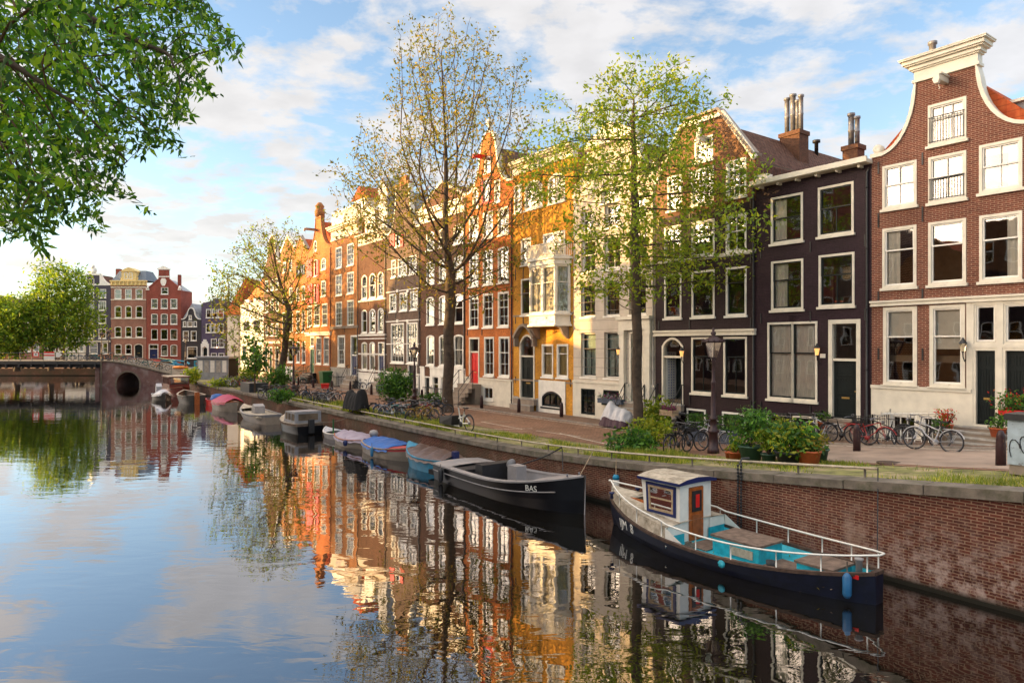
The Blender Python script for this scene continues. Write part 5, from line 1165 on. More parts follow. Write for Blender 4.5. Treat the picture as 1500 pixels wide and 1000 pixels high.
def tree(name, label, base, trunk, att, step, infl, kill, iters, r_tip, r_base, mats, leaf, per, thr, group='trees along the canal', up=.1, power=2.3, spread=.25, cat='tree', flare=1.5, droop=.3, lim=None, tmats=('bark', 'bark_w'), frac=1.0, elong=None, keep=None):
    P, par = grow(trunk, att, step, infl, kill, iters, up); ch, rad, order = skeleton(P, par, r_tip, power, r_base)
    if keep:      # drop twigs that would carry no leaf
        need = np.zeros(len(P), bool)
        for i in reversed(order): need[i] = bool(keep(P[i])) or any(need[c] for c in ch[i])
        ch = [[c for c in q if need[c]] for q in ch]
    o = np.array(base); root = thing(name, label, cat, tuple(base), 0, group)
    P = P - o
    g = G(); limbs(P, par, ch, rad, g, 0, 0, 1, flare); g.build('trunk', [MA[t] for t in tmats], root)
    idx = [i for i in range(len(P)) if rad[i] < thr and i > len(trunk)]
    C = []
    for i in idx:
        if rng.random() > frac: continue
        k = per if rad[i] <= r_tip*1.01 else per*.5; k = int(k) + (random.random() < k % 1)
        for _ in range(k): C.append(P[i] + rng.normal(0, spread*.5, 3))
    if keep: C = [c for c in C if keep(c+o)]
    if lim and len(C) > lim: C = [C[i] for i in rng.choice(len(C), lim, replace=False)]
    leafmesh('crown', C, leaf, mats, root, droop=droop, elong=elong); return root, len(P), len(C)
def tpath(b, pts): return [tuple(Vector(b) + Vector(p)) for p in pts]
def lin(p, q, n, j=.045): return [tuple(Vector(p).lerp(Vector(q), i/n) + Vector((j*math.sin(i*1.1+p[0]), j*math.cos(i*.9), 0))*math.sin(math.pi*i/n)) for i in range(n+1)]
LOG = []
# tall vase shaped elm, barely in leaf
D = 41.8; bA = gp(655, 604); D = bA.y
P0 = tuple(bA - Vector((0, 0, .2))); toppx = (660, 395); tp_ = ((660-CX)/FPX*D, D, H + (HY-400)/FPX*D)
tr = lin(P0, tp_, 14)
rows = [(55, 635, 690), (75, 605, 715), (100, 575, 760), (160, 570, 775), (220, 520, 800), (270, 480, 800), (320, 500, 790), (360, 540, 775), (400, 585, 760), (430, 600, 740)]
att = envelope(D, 0, rows, 6500, .9, .55)
att = clumps(att, 130, .75, 4200, 1.1) + att[:900]
LOG.append(tree('elm_tree', 'tall vase shaped canal tree with thin copper twigs and sparse small leaves', P0, tr, att, .27, 9.0, .31, 170, .0085, .33, LV['olive'], .15, 3.6, .022, up=.5, power=2.1, spread=.32, lim=18000, frac=.7))
# second tree, yellow green
bB = gp(935, 642); D = bB.y; P0 = tuple(bB - Vector((0, 0, .2)))
tr = lin(P0, ((932-CX)/FPX*D, D, H + (HY-420)/FPX*D), 12); tr += lin(tr[-1], ((928-CX)/FPX*D, D+.1, H + (HY-160)/FPX*D), 18)[1:]
rows = [(95, 900, 935), (120, 870, 985), (150, 860, 1025), (190, 872, 1025), (215, 800, 1020), (260, 775, 1080), (300, 765, 1105), (350, 775, 1095), (400, 800, 1060), (430, 870, 1010)]
att = envelope(D, 0, rows, 4500, .95, .5)
att = clumps(att, 75, .62, 3600, .6)
LOG.append(tree('elm_tree', 'leafy yellow green canal tree standing before the pale stucco house', P0, tr, att, .23, 6.0, .28, 140, .0075, .215, LV['spring'], .14, 9, .018, up=.15, power=2.1, spread=.36, lim=15000, frac=.62))
# small bare-ish tree further off
bC = gp(409, 566); D = bC.y; P0 = tuple(bC - Vector((0, 0, .2)))
tr = lin(P0, ((424-CX)/FPX*D, D, H + (HY-455)/FPX*D), 12)
rows = [(332, 400, 420), (350, 370, 425), (375, 355, 440), (400, 335, 450), (440, 320, 455), (480, 330, 455), (505, 350, 440)]
att = envelope(D, 0, rows, 3500, .9, .5)
att = clumps(att, 70, .9, 2400, .9)
LOG.append(tree('elm_tree', 'slender canal tree with dark forked trunk before the ochre house', P0, tr, att, .34, 9.0, .4, 130, .013, .33, [LV['olive'][0], LV['spring'][0], LV['olive'][2]], .2, 3.0, .03, up=.4, power=2.1, spread=.4, lim=12000))
# trees beyond the bridge
for (lab, bx_, by_, D, rows, n) in [
   ('large round yellow green tree before the navy house past the bridge', 75, 527, 114, [(392, 84, 104), (412, 62, 116), (440, 52, 126), (465, 54, 130), (490, 58, 127), (508, 70, 118)], 900),
   ('round lime green tree at the left edge past the bridge', 25, 527, 112, [(438, 18, 42), (450, 8, 50), (474, -4, 52), (495, -6, 50), (508, 6, 42)], 600),
   ('pale green tree clump partly cut by the left photo edge', -25, 527, 110, [(440, -45, -5), (460, -55, 8), (490, -55, 14), (515, -40, 15)], 300),
   ('slim grey green tree between the violet house and the corner house', 333, 527, 118, [(400, 325, 345), (430, 318, 350), (460, 316, 350), (500, 322, 345)], 220)]:
    b = ((bx_-CX)/FPX*D, D, 1.1); tr = lin(b, (b[0], D, 1.1+4.2), 6); att = clumps(envelope(D, 0, rows, n, .9, .45), 60, 1.0, n, .6)
    LOG.append(tree('lime_tree', lab, b, tr, att, .7, 14, .7, 60, .03, .35, LV['lime'] if bx_ < 300 else LV['olive'], .42, 16 if bx_ < 300 else 3, .12, 'trees past the bridge', up=.05, spread=1.1, lim=14000))
# young street tree
bY = gp(373, 575); D = bY.y; tr = lin(tuple(bY), ((375-CX)/FPX*D, D, H + (HY-505)/FPX*D), 8); att = envelope(D, 0, [(487, 370, 378), (510, 355, 392), (530, 352, 396), (545, 362, 386)], 160, .9, .5)
LOG.append(tree('young_tree', 'young bright green street tree beside the white house far along the quay', tuple(bY), tr, att, .3, 4, .35, 50, .012, .07, LV['shrub'], .3, 5, .03, None, spread=.45, lim=2500))
# near tree leaning over the water from the opposite bank: only its outer branches are in view
def inpoly(x, y, pl_):
    c = False; j = len(pl_)-1
    for i in range(len(pl_)):
        if ((pl_[i][1] > y) != (pl_[j][1] > y)) and x < (pl_[j][0]-pl_[i][0])*(y-pl_[i][1])/(pl_[j][1]-pl_[i][1]) + pl_[i][0]: c = not c
        j = i
    return c
PLY = [(-260, -260), (360, -260), (335, -60), (305, 0), (325, 25), (360, 62), (355, 95), (335, 78), (318, 98), (290, 72), (300, 110), (326, 138), (292, 145), (268, 130), (285, 170), (304, 192), (285, 190), (262, 170), (262, 205), (292, 240), (262, 222), (228, 205), (210, 235), (180, 225), (185, 265), (212, 292), (235, 325), (215, 318), (190, 296), (165, 280), (148, 300), (152, 330), (165, 360), (140, 345), (118, 325), (90, 320), (70, 345), (80, 375), (55, 372), (40, 345), (0, 352), (-80, 380), (-260, 300)]
att = []
while len(att) < 4600:
    x, y = random.uniform(-260, 365), random.uniform(-260, 380)
    if not inpoly(x, y, PLY): continue
    if x < -20 or y < -20:
        if random.random() > .18: continue
    d = random.uniform(5.4, 9.5) if x < 200 else random.uniform(6.2, 8.2); att.append(((x-CX)/FPX*d, d, H + (HY-y)/FPX*d))
bF = uw(3.5, WL-1.2, 1.35); tr = lin(tuple(bF), (bF.x+.6, bF.y+.6, 7.5), 14); k = tr[-1]
tr += lin(k, (-7.6, 6.9, 11.0), 14)[1:]
att = clumps(att, 260, .13, 5200, 1.5)
def infr(c):
    x, y = CX + c[0]/max(.1, c[1])*FPX, HY - (c[2]-H)/max(.1, c[1])*FPX
    return (c[1] < 2 or inpoly(x, y, PLY) or x < -30) and mnoise.noise(Vector(c)*1.9) > -.40 + .24*(x > 120) + .12*mnoise.noise(Vector(c)*6)
att = [a for a in att if infr(a)] + att[:500]
LOG.append(tree('overhanging_tree', 'fresh green leafy branches hanging over the water from the top left', tuple(bF), tr, att, .15, 3.2, .17, 120, .0030, .17, LV['deep'], .056, 11, .012, None, up=-.10, power=1.75, spread=.16, lim=34000, droop=1.0, elong=1.9, keep=infr))
# trees on the opposite quay, out of frame, that break up the low sun
for i, (u, hh) in enumerate([(41, 20), (72, 17)]):
    b = uw(u, WL-3, 1.3); tr = lin(tuple(b), (b.x, b.y, 6), 6); rows = [(-hh, -1.5, 1.5), (-hh*.75, -4, 4), (-hh*.5, -4.5, 4.5), (-6, -2.5, 2.5)]
    att = [];
    while len(att) < 260:
        v = Vector((random.uniform(-1, 1), random.uniform(-1, 1), random.uniform(-1, 1)))
        if v.length < 1: att.append((b.x+v.x*4.5, b.y+v.y*4.5, 6+(hh-6)/2 + v.z*(hh-6)/2))
    tree('quay_tree', 'leafy elm on the opposite quay, %s from the near bridge' % ['first', 'second'][i], tuple(b), tr, att, .8, 14, .9, 40, .03, .3, LV['deep'], .4, 7, .12, 'trees on the opposite quay', spread=1.0, lim=4500)
print('TREES', [l[1:] for l in LOG])
# ------------------------------------------------------------------ shrubs, flowers, pots, grass
def blob(name, label, c, rx, ry, rz_, n, mats, leaf, parent=None, group=None, cat='shrub', stems=True, elong=1.5):
    """loose mound of leaves on thin stems; c is its foot"""
    rx *= .58; ry *= .58; C = []
    lumps = [(rng.uniform(-.45, .45, 2), rng.uniform(.35, .75)) for _ in range(5)]
    for i in range(n):
        (lx, ly), s = lumps[i % 5]; v = rng.normal(size=3); v /= np.linalg.norm(v); q = rng.random()**.4*.62
        C.append(((lx + v[0]*q)*rx, (ly + v[1]*q)*ry, max(.02, (s + v[2]*q*.8)*rz_)))
    if parent is None: root = thing(name, label, cat, tuple(c), 0, group)
    else: root = parent
    off = (0, 0, 0) if parent is None else c
    C = [(x+off[0], y+off[1], z+off[2]) for x, y, z in C]
    f = leafmesh('foliage', C, leaf, mats, root, elong=elong)
    if stems:
        g = G()
        for i in range(7):
            e = C[(i*37) % len(C)]; g.tube([off, ((off[0]+e[0])/2 + .03, (off[1]+e[1])/2, off[2]+(e[2]-off[2])*.6), e], [.02, .015, .008], 4)
        g.build('stems', MA['bark'], root)
    return root
def pot(label, p, r, h, mat, plant=None, group='potted plants'):
    t = thing('potted_plant', label, 'potted plant', tuple(p), random.random()*3, group)
    g = G(); g.lathe([(r*.72, 0), (r*.98, h*.9), (r*1.08, h*.9), (r*1.08, h), (r*.92, h), (r*.9, h*.86), (0, h*.86)], n=16); g.build('pot', mat, t)
    if plant: blob('', '', (0, 0, h*.85), *plant, parent=t)
    return t
MA['pot_g'] = plain('green_plastic_pot', (.04, .10, .07), .5, .15, 4); MA['pot_k'] = plain('charcoal_tub', (.02, .025, .035), .5, .2, 4); MA['pot_b'] = plain('blue_grey_planter', (.06, .08, .12), .6, .2, 3)
MA['fl_p'] = leafmat('purple_petals', (.25, .03, .16)); MA['fl_r'] = leafmat('red_petals', (.6, .03, .03)); MA['fl_y'] = leafmat('yellow_green_leaf', (.35, .36, .04))
pot('large round green pot with bushy bright plant by the lamp post', gp(1100, 677), .36, .52, MA['pot_g'], (1.5, 1.4, 1.1, 1100, LV['shrub'], .10))
pot('small green pot under low leaves beside the charcoal tub', gp(1126, 679), .22, .3, MA['pot_g'], (.9, .8, .7, 350, LV['spring'], .1))
pot('wide charcoal tub with mixed green and reddish shrub', gp(1158, 681), .42, .4, MA['pot_k'], (1.7, 1.2, .85, 1000, LV['shrub'] + [MA['fl_y']], .12))
pot('bright red terracotta pot with low leafy plant by the road', gp(1185, 682), .33, .44, MA['terra'], (.9, .8, .55, 420, LV['shrub'] + [LV['olive'][1]], .09))
pot('dark green pot half hidden behind the red pot', gp(1200, 677), .26, .4, MA['pot_g'], (.8, .7, .45, 260, LV['olive'], .09))
pot('small terracotta pot with grassy plant left of the green pot', gp(1078, 674), .24, .27, MA['terra'], (.5, .5, .5, 200, LV['spring'], .09))
pot('smallest clay pot at the foot of the lamp post', gp(1068, 672), .13, .22, MA['terra'], (.3, .3, .2, 80, LV['olive'], .06))
pot('tall shrub standing behind the charcoal tub', gp(1135, 668), .3, .3, MA['pot_k'], (1.1, 1.0, 1.0, 500, LV['spring'], .10))
for px_, py_, lab in ((1021, 646, 'square clipped box ball in blue planter by the basement steps'), (1068, 650, 'square clipped box ball in blue planter behind the lamp post')):
    p = gp(px_, py_); t = thing('planter', lab, 'planter', tuple(p), TH, 'clipped box planters')
    g = G(); g.add([(-.22, -.22, 0), (.22, -.22, 0), (.22, .22, 0), (-.22, .22, 0), (-.28, -.28, .55), (.28, -.28, .55), (.28, .28, .55), (-.28, .28, .55)], [(0, 3, 2, 1), (4, 5, 6, 7), (0, 1, 5, 4), (1, 2, 6, 5), (2, 3, 7, 6), (3, 0, 4, 7)]); g.build('planter_box', MA['pot_b'], t)
    C = rng.uniform(-1, 1, (900, 3)); ax = rng.integers(0, 3, 900); C[np.arange(900), ax] = np.sign(C[np.arange(900), ax])*rng.uniform(.85, 1, 900); C = C*np.array([.33, .31, .27]) + np.array([0, 0, .84]); leafmesh('foliage', C, .055, LV['shrub'], t)
blob('shrub', 'low dark green shrub at the water side of the leafy tree', gp(925, 664), 1.7, 1.4, .9, 900, LV['shrub'], .13, group='shrubs on the verge')
blob('shrub', 'yellow green shrub around the trunk of the leafy tree', gp(955, 652), 2.2, 1.6, 1.1, 1100, LV['spring'] + [MA['fl_y']], .12, group='shrubs on the verge')
blob('shrub', 'climbing green bush behind the leafy tree trunk', gp(958, 634), 1.6, 1.0, 1.5, 800, LV['spring'], .15, group='shrubs on the verge')
blob('shrub', 'big round dark green bush before the stoop of the dark house', gp(586, 587), 3.2, 2.0, 2.6, 2400, LV['shrub'], .17, group='shrubs on the verge')
blob('shrub', 'low green hedge at the white basement doors', gp(632, 590), 2.0, .7, .6, 500, LV['shrub'], .13, group='shrubs on the verge')
blob('shrub', 'hanging greenery on the stoop of the banded house', gp(578, 570) + Vector((0, 0, 1.4)), 3.2, 1.0, .8, 700, LV['spring'], .16, group='shrubs on the verge')
blob('shrub', 'dense green shrub growing round the forked canal tree', gp(404, 572), 3.0, 2.0, 2.0, 1000, LV['shrub'], .2, group='shrubs on the verge')
blob('shrub', 'trailing green plant spilling over the quay edge by the parked bicycles', gp(412, 589), 2.2, 1.2, .9, 500, LV['shrub'], .17, group='shrubs on the verge')
blob('shrub', 'bright yellow green bush in the black tub', gp(364, 565), 2.0, 1.6, 1.8, 800, LV['lime'], .2, group='shrubs on the verge')
blob('shrub', 'weedy bush at the quay end near the bridge', gp(277, 560), 2.4, 1.8, 1.6, 600, LV['spring'], .25, group='shrubs on the verge')
blob('shrub', 'green weeds below the far parked bicycles', gp(333, 566), 4.0, 2.0, .9, 700, LV['spring'], .2, group='shrubs on the verge')
blob('shrub', 'tall climbing plant on the front of the white house', gp(345, 556) + Vector((1.5, 3, 0)), 1.2, .8, 3.2, 600, LV['shrub'], .25, group='shrubs on the verge')
for i, (x, y, lab) in enumerate(((832, 601, 'left small olive tree in round grey pot'), (846, 603, 'right small olive tree in round grey pot'))):
    p = gp(x, y); t = thing('potted_tree', lab, 'potted plant', tuple(p), 0, 'pair of olive trees'); g = G(); g.lathe([(.2, 0), (.28, .5), (.24, .5), (0, .48)], n=14); g.build('pot', MA['pot_b'], t)
    g = G(); g.tube([(0, 0, .45), (.02, 0, 1.3)], .02, 5); g.build('stem', MA['bark'], t); blob('', '', (0, 0, 1.15), .8, .7, .75, 350, LV['olive'], .08, parent=t, stems=False)
# grass on the verge: tufts of thin blades, too many to count
n = 80000; uu_ = rng.uniform(-9, 62, n)**1.0; uu_ = -9 + (rng.random(n)**1.6)*72; ww = rng.uniform(.5, 3.0, n)
patch = np.sin(uu_*1.3) + np.sin(uu_*.53 + ww*2.0) + np.sin(uu_*3.1 - ww*3)*.5 + rng.normal(0, .5, n)
dens = np.where((uu_ > 9) & (uu_ < 13.5) | (uu_ > 24) & (uu_ < 34), 1.3, -.1); keep = (patch + dens > .35) & (ww < 2.7 - .35*np.sin(uu_*.9)); uu_, ww, patch = uu_[keep], ww[keep], patch[keep]
n = len(uu_); x = Q0.x + T.x*uu_ + N.x*ww; y = Q0.y + T.y*uu_ + N.y*ww; z = np.array([zg(u) for u in uu_])
hgt = rng.uniform(.05, .16, n)*(1 + .9*np.clip(patch, 0, 2)*((uu_ > 9) & (uu_ < 13.5) | (uu_ > 24))); a = rng.uniform(0, 6.28, n); w_ = .010 + .0004*np.abs(uu_); lx = rng.normal(0, .05, n); ly = rng.normal(0, .05, n)
V = np.stack([np.stack([x-np.cos(a)*w_, y-np.sin(a)*w_, z-.02], 1), np.stack([x+np.cos(a)*w_, y+np.sin(a)*w_, z-.02], 1), np.stack([x+lx, y+ly, z+hgt], 1)], 1).reshape(-1, 3)
me = bpy.data.meshes.new('grass'); Fc = np.arange(n*3, dtype=np.int32); me.vertices.add(n*3); me.vertices.foreach_set('co', V.ravel()); me.loops.add(n*3); me.loops.foreach_set('vertex_index', Fc); me.polygons.add(n); me.polygons.foreach_set('loop_start', np.arange(0, n*3, 3, dtype=np.int32))
for c in ((.24, .29, .035), (.42, .38, .08), (.14, .21, .025)): me.materials.append(leafmat('grass_blade', c, .3))
me.polygons.foreach_set('material_index', rng.integers(0, 3, n).astype(np.int32)); me.update(calc_edges=True); me.validate()
tag(link('grass', me), 'patchy sunburnt green grass along the quay verge', 'grass', kind='stuff')
# ------------------------------------------------------------------ boats
class Hull:
    def __init__(s, L_, B, fb, rb=.3, rs=.1, sw=.75, p=2.2, rake=.15, draft=.3, mid=.45, srake=0.0, wlk=.9, raise_=None):
        s.L, s.B, s.fb, s.rb, s.rs, s.sw, s.p, s.rake, s.d, s.mid, s.srake, s.wlk, s.raise_ = L_, B, fb, rb, rs, sw, p, rake, draft, mid, srake, wlk, raise_
    def z(s, t): return s.fb + s.rb*max(0, (t-.4)/.6)**2 + s.rs*max(0, (.4-t)/.4)**2
    def b(s, t):
        t = max(0.0, min(1.0, t))
        if t < s.mid: return s.B/2*(s.sw + (1-s.sw)*math.sin(math.pi/2*t/s.mid)**.8)
        return s.B/2*max(0.02, 1-((t-s.mid)/(1-s.mid))**s.p)
    def x(s, t, zf=1.0): return -s.L/2 + s.L*t + s.rake*zf*t**3 - s.rake*t**3*.0 - s.srake*zf*(1-t)**4
    def P(s, t, side, inset=0.0, dz=0.0): return (s.x(t), side*max(0, s.b(t)-inset), s.z(t)+dz)
    def outer(s, g, bands, n=26):
        """bands: list of (zfrac0,widthfrac,material); z measured from keel to sheer"""
        rows = [(-s.d, .05, 0), (-s.d*.55, .62, 0), (0.0, s.wlk, 0), (.38, None, 1), (.74, None, 2), (1.0, None, 2)]
        for side in (1, -1):
            vs = []
            for i in range(n+1):
                t = i/n; zt = s.z(t); b = s.b(t); fl = max(0, (t-.6)/.4)
                for (zf, wf, m) in rows:
                    if wf is not None: z = zf; w = b*wf*(1-.25*fl*(1 if wf < .9 else .3)); xf = 0
                    else: z = zt*zf; w = b*(s.wlk + (1-s.wlk)*zf**.8); xf = zf
                    if wf is not None and t > .97: w *= .5
                    x = s.x(t, xf if wf is None else 0) - (0 if t < .9 else (t-.9)*1.0*max(0, -z/s.d)*.6)
                    vs.append((x, side*w, z))
            k = len(rows)
            for j in range(k-1):
                m = bands[j] if j < len(bands) else bands[-1]
                fs = [(i*k+j, i*k+j+1, (i+1)*k+j+1, (i+1)*k+j) for i in range(n)]
                g.add(vs, fs if side > 0 else [tuple(reversed(f)) for f in fs], m, True)
        # transom
        if s.sw > .1:
            t = 0; b = s.b(0); zt = s.z(0); q = []
            for (zf, wf, m) in rows:
                q.append((s.x(0, 0 if wf is not None else zf), b*(wf if wf is not None else (s.wlk+(1-s.wlk)*zf**.8)), zf if wf is not None else zt*zf))
            vs = q + [(x, -y, z) for x, y, z in q]; k = len(q)
            for j in range(k-1): g.add([q[j], q[j+1], (q[j+1][0], -q[j+1][1], q[j+1][2]), (q[j][0], -q[j][1], q[j][2])], [(0, 1, 2, 3)], bands[min(j, len(bands)-1)])
    def inner(s, g, fz, m=0, t0=.03, t1=.95, n=20, ins=.06):
        for side in (1, -1):
            vs = []
            for i in range(n+1):
                t = t0+(t1-t0)*i/n; b = max(.02, s.b(t)-ins); vs += [(s.x(t), side*b, s.z(t)-.01), (s.x(t, .6), side*b*.93, s.z(t)*.55), (s.x(t, .3), side*b*.8, fz), (s.x(t, .3), 0, fz)]
            g.add(vs, [(4*i+j, 4*i+j+1, 4*i+5+j, 4*i+4+j) for i in range(n) for j in range(3)], m, True)
        a = t0; b = s.b(a)-ins; g.add([(s.x(a), -b, s.z(a)-.01), (s.x(a), b, s.z(a)-.01), (s.x(a), b*.8, fz), (s.x(a), -b*.8, fz)], [(0, 1, 2, 3)], m)
    def sheer(s, t0=0, t1=1, n=24, ins=0, dz=0):
        L_ = [s.P(t0+(t1-t0)*i/n, 1, ins, dz) for i in range(n+1)]; return L_
    def gunwale(s, r=.04, w=.10, m=0, close=True, t0=0.0, t1=1.0, dz=.0, th=.03):
        g = G(); n = 30
        for side in (1, -1):
            vs = []
            for i in range(n+1):
                t = t0+(t1-t0)*i/n; b = s.b(t); x = s.x(t); z = s.z(t)+dz
                vs += [(x, side*(b+.02), z), (x, side*max(0, b-w), z), (x, side*max(0, b-w), z-th), (x, side*(b+.02), z-th)]
            g.add(vs, [(4*i+j, 4*i+(j+1) % 4, 4*i+4+(j+1) % 4, 4*i+4+j) for i in range(n) for j in range(4)], m, False)
        if close and s.sw > .1: b = s.b(0); g.box(s.x(0)-.01, s.x(0)+w, -b, b, s.z(0)+dz-th, s.z(0)+dz+.002, m)
        return g
    def deck(s, g, t0, t1, dz=0.0, m=0, crown=.05, n=12):
        vs = []
        for i in range(n+1):
            t = t0+(t1-t0)*i/n; b = max(0.01, s.b(t)-.02)
            for f in (-1, -.5, 0, .5, 1): vs.append((s.x(t), b*f, s.z(t)+dz+crown*(1-f*f)))
        g.add(vs, [(5*i+j, 5*i+j+1, 5*i+6+j, 5*i+5+j) for i in range(n) for j in range(4)], m, True)
    def cover(s, t0, t1, h, mat, name='cover', parent=None, fold=.03, ends=True, over=.05, peak=.5):
        g = G(); n = 26; q = 12; vs = []; rnd = random.Random(int(s.L*100)); ph = [rnd.uniform(0, 6) for _ in range(4)]
        for i in range(n+1):
            f = i/n; t = t0+(t1-t0)*f; b = s.b(t)+over; env = math.sin(math.pi*min(1, max(0, f*.9+.05)))**.45 if ends else 1
            for j in range(q+1):
                a = -1+2*j/q; z = s.z(t) + h*env*(1-abs(a)**1.7) + fold*math.sin(i*.9+a*3+ph[0])*(1-abs(a))*1.0 + fold*.6*math.sin(i*2.1-a*5+ph[1])*(1-a*a)
                if j in (0, q): z = s.z(t) - .14 - .03*math.sin(i*1.3+ph[2])
                vs.append((s.x(t), a*b*(1.0 if j not in (0, q) else 1.0), z))
        g.add(vs, [((q+1)*i+j, (q+1)*i+j+1, (q+1)*(i+1)+j+1, (q+1)*(i+1)+j) for i in range(n) for j in range(q)], 0, True)
        return g.build(name, mat, parent)
def place_boat(name, label, u0, u1, w, bow_right, group='boats moored along the quay'):
    L_ = abs(u1-u0); c = uw((u0+u1)/2, w, 0.0); d = -T if bow_right else T
    return thing(name, label, 'boat', tuple(c), math.atan2(d.y, d.x), group), L_
def fender(p, col, parent, r=.09, h=.5, rope=.4):
    g = G(); g.lathe([(0, -h), (r*.6, -h), (r, -h+.07), (r, -.07), (r*.5, 0), (0, .02)], p, 10); f = g.build('fender', col, parent); g = G(); g.tube([p, (p[0], p[1], p[2]+rope)], .012, 4); g.build('rope', MA['rope'], f)
MA['rope'] = plain('rope', (.16, .13, .10), .9, .3, 20)
MA['hull_navy'] = plain('navy_hull', (.004, .006, .018), .45, .5, 4, spec=.25, dirt=((.05, .04, .03), 5, .62, .8))
MA['hull_blk'] = plain('black_hull', (.005, .005, .007), .3, .3, 2, spec=.2)
MA['tarn'] = plain('weathered_cream_deck', (.46, .39, .30), .8, .3, 5, dirt=((.16, .12, .07), 4, .48, .7))
MA['turq'] = plain('turquoise_deck_paint', (.02, .38, .48), .5, .3, 4, dirt=((.22, .18, .12), 4.5, .60, .74))
MA['rust'] = plain('rusty_bottom', (.08, .045, .03), .8, .5, 6)
MA['alu'] = plain('grey_boat_paint', (.30, .28, .28), .4, .15, 2)
MA['tarp_b'] = plain('blue_tarpaulin', (.004, .10, .38), .5, .2, 2); MA['tarp_l'] = plain('lilac_tarpaulin', (.34, .28, .35), .6, .15, 2); MA['tarp_br'] = plain('brown_tarpaulin', (.11, .065, .055), .45, .25, 2)
MA['tarp_m'] = plain('crimson_tarpaulin', (.38, .01, .06), .5, .2, 2); MA['tarp_s'] = plain('silver_tarpaulin', (.50, .50, .53), .4, .15, 3); MA['tarp_k'] = plain('black_tarpaulin', (.004, .004, .005), .9, .3, 3)
MA['teal'] = plain('teal_hull_paint', (.005, .22, .38), .4, .2, 3); MA['whull'] = plain('white_hull_paint', (.33, .27, .21), .4, .2, 2, dirt=((.25, .2, .15), 3, .6, .8)); MA['rhull'] = plain('red_deck_paint', (.5, .05, .05), .45, .2, 3)
MA['dkgrey'] = plain('dark_olive_hull', (.05, .045, .035), .45, .3, 3); MA['hatch'] = plain('weathered_plywood', (.17, .115, .085), .8, .4, 6)
MA['cush'] = plain('black_cushion', (.012, .012, .015), .6, .3, 5)
# IJM 8: workboat, bow away from the camera
r, L_ = place_boat('work_boat', 'weathered navy and turquoise work boat with small blue roofed wheelhouse, IJM 8 on its bow', 2.0, 9.75, -1.52, False)
h = Hull(L_, 2.55, .38, .46, .26, .13, 2.6, .2, .3, .48, wlk=.86); bd = [4, 4, 0, 1, 1]
g = G(); h.outer(g, [4, 4, 0, 0, 0], 34); g.build('hull', [MA['hull_navy'], MA['tarn'], MA['tarn'], MA['tarn'], MA['rust']], r)
h.gunwale(m=0, w=.10, th=.07, dz=.03).build('rubbing_strake', MA['rust'], r)
g = G(); h.inner(g, .22, 0, .03, .62, ins=.08); g.build('cockpit', MA['turq'], r)
g = G(); n = 16; T0, T1 = .60, .985          # raised fore part
for side in (1, -1):
    vs = []
    for i in range(n+1):
        t = T0+(T1-T0)*i/n; b = max(.02, h.b(t)-.05); vs += [(h.x(t), side*b, h.z(t)+.03), (h.x(t)-.03, side*b*.95, h.z(t)+.30)]
    g.add(vs, [(2*i, 2*i+1, 2*i+3, 2*i+2) for i in range(n)], 0, True)
vs = []
for i in range(n+1):
    t = T0+(T1-T0)*i/n; b = max(.02, h.b(t)-.05)*.95
    for f in (-1, -.5, 0, .5, 1): vs.append((h.x(t)-.03, b*f, h.z(t)+.30+.05*(1-f*f)))
g.add(vs, [(5*i+j, 5*i+j+1, 5*i+6+j, 5*i+5+j) for i in range(n) for j in range(4)], 0, False)
b = h.b(T0)-.05
fd = g.build('foredeck', MA['tarn'], r)
x = h.x(T0)
for s_ in (1, -1): g = G(); g.add([(x, s_*b, .22), (x, s_*b*.45, .22), (x, s_*b*.45, h.z(T0)+.3), (x, s_*b, h.z(T0)+.3)], [(0, 1, 2, 3)]); g.add([(x, s_*b, .25), (x-.55, s_*(b-.02), .42), (x, s_*b, h.z(T0)+.3)], [(0, 1, 2)]); g.build('bulkhead', MA['white'], r)
for s_ in (1, -1): g = G(); g.add([(x-.01, s_*b*.99, .2), (x-.01, s_*b*.4, .2), (x-.01, s_*b*.4, .48), (x-.01, s_*b*.99, .48)], [(0, 1, 2, 3)]); g.build('bulkhead_stripe', MA['turq'], r)
# wheelhouse
cx0, cx1, hw = h.x(T0)+.02, h.x(T0)+1.22, .62; zb, zt = .24, 1.72
cab = thing('x', None, None); bpy.data.objects.remove(cab)
g = G(); g.add([(cx0, -hw, zb), (cx1, -hw, zb+.5), (cx1, hw, zb+.5), (cx0, hw, zb), (cx0, -hw, zt), (cx1+.14, -hw, zt), (cx1+.14, hw, zt), (cx0, hw, zt)], [(4, 5, 6, 7), (1, 2, 6, 5), (0, 3, 2, 1)])
wl_ = [(cx0, zb), (cx1, zb+.5), (cx1+.14, zt), (cx0, zt)]; hole = [(cx0+.20, .93), (cx1-.16, .93), (cx1-.12, 1.58), (cx0+.20, 1.58)]
for s_ in (1, -1):
    y = s_*hw
    g.add([(a, y, c) for a, c in wl_] + [(a, y, c) for a, c in hole], [(0, 1, 5, 4), (1, 2, 6, 5), (2, 3, 7, 6), (3, 0, 4, 7)])
g.add([(cx0, -hw, zb), (cx0, -.28, zb), (cx0, -.28, zt), (cx0, -hw, zt), (cx0, .28, zb), (cx0, hw, zb), (cx0, hw, zt), (cx0, .28, zt), (cx0, -.28, 1.62), (cx0, .28, 1.62)], [(0, 1, 2, 3), (4, 5, 6, 7), (8, 9, 7, 2)])
wh = g.build('wheelhouse', MA['white'], r)
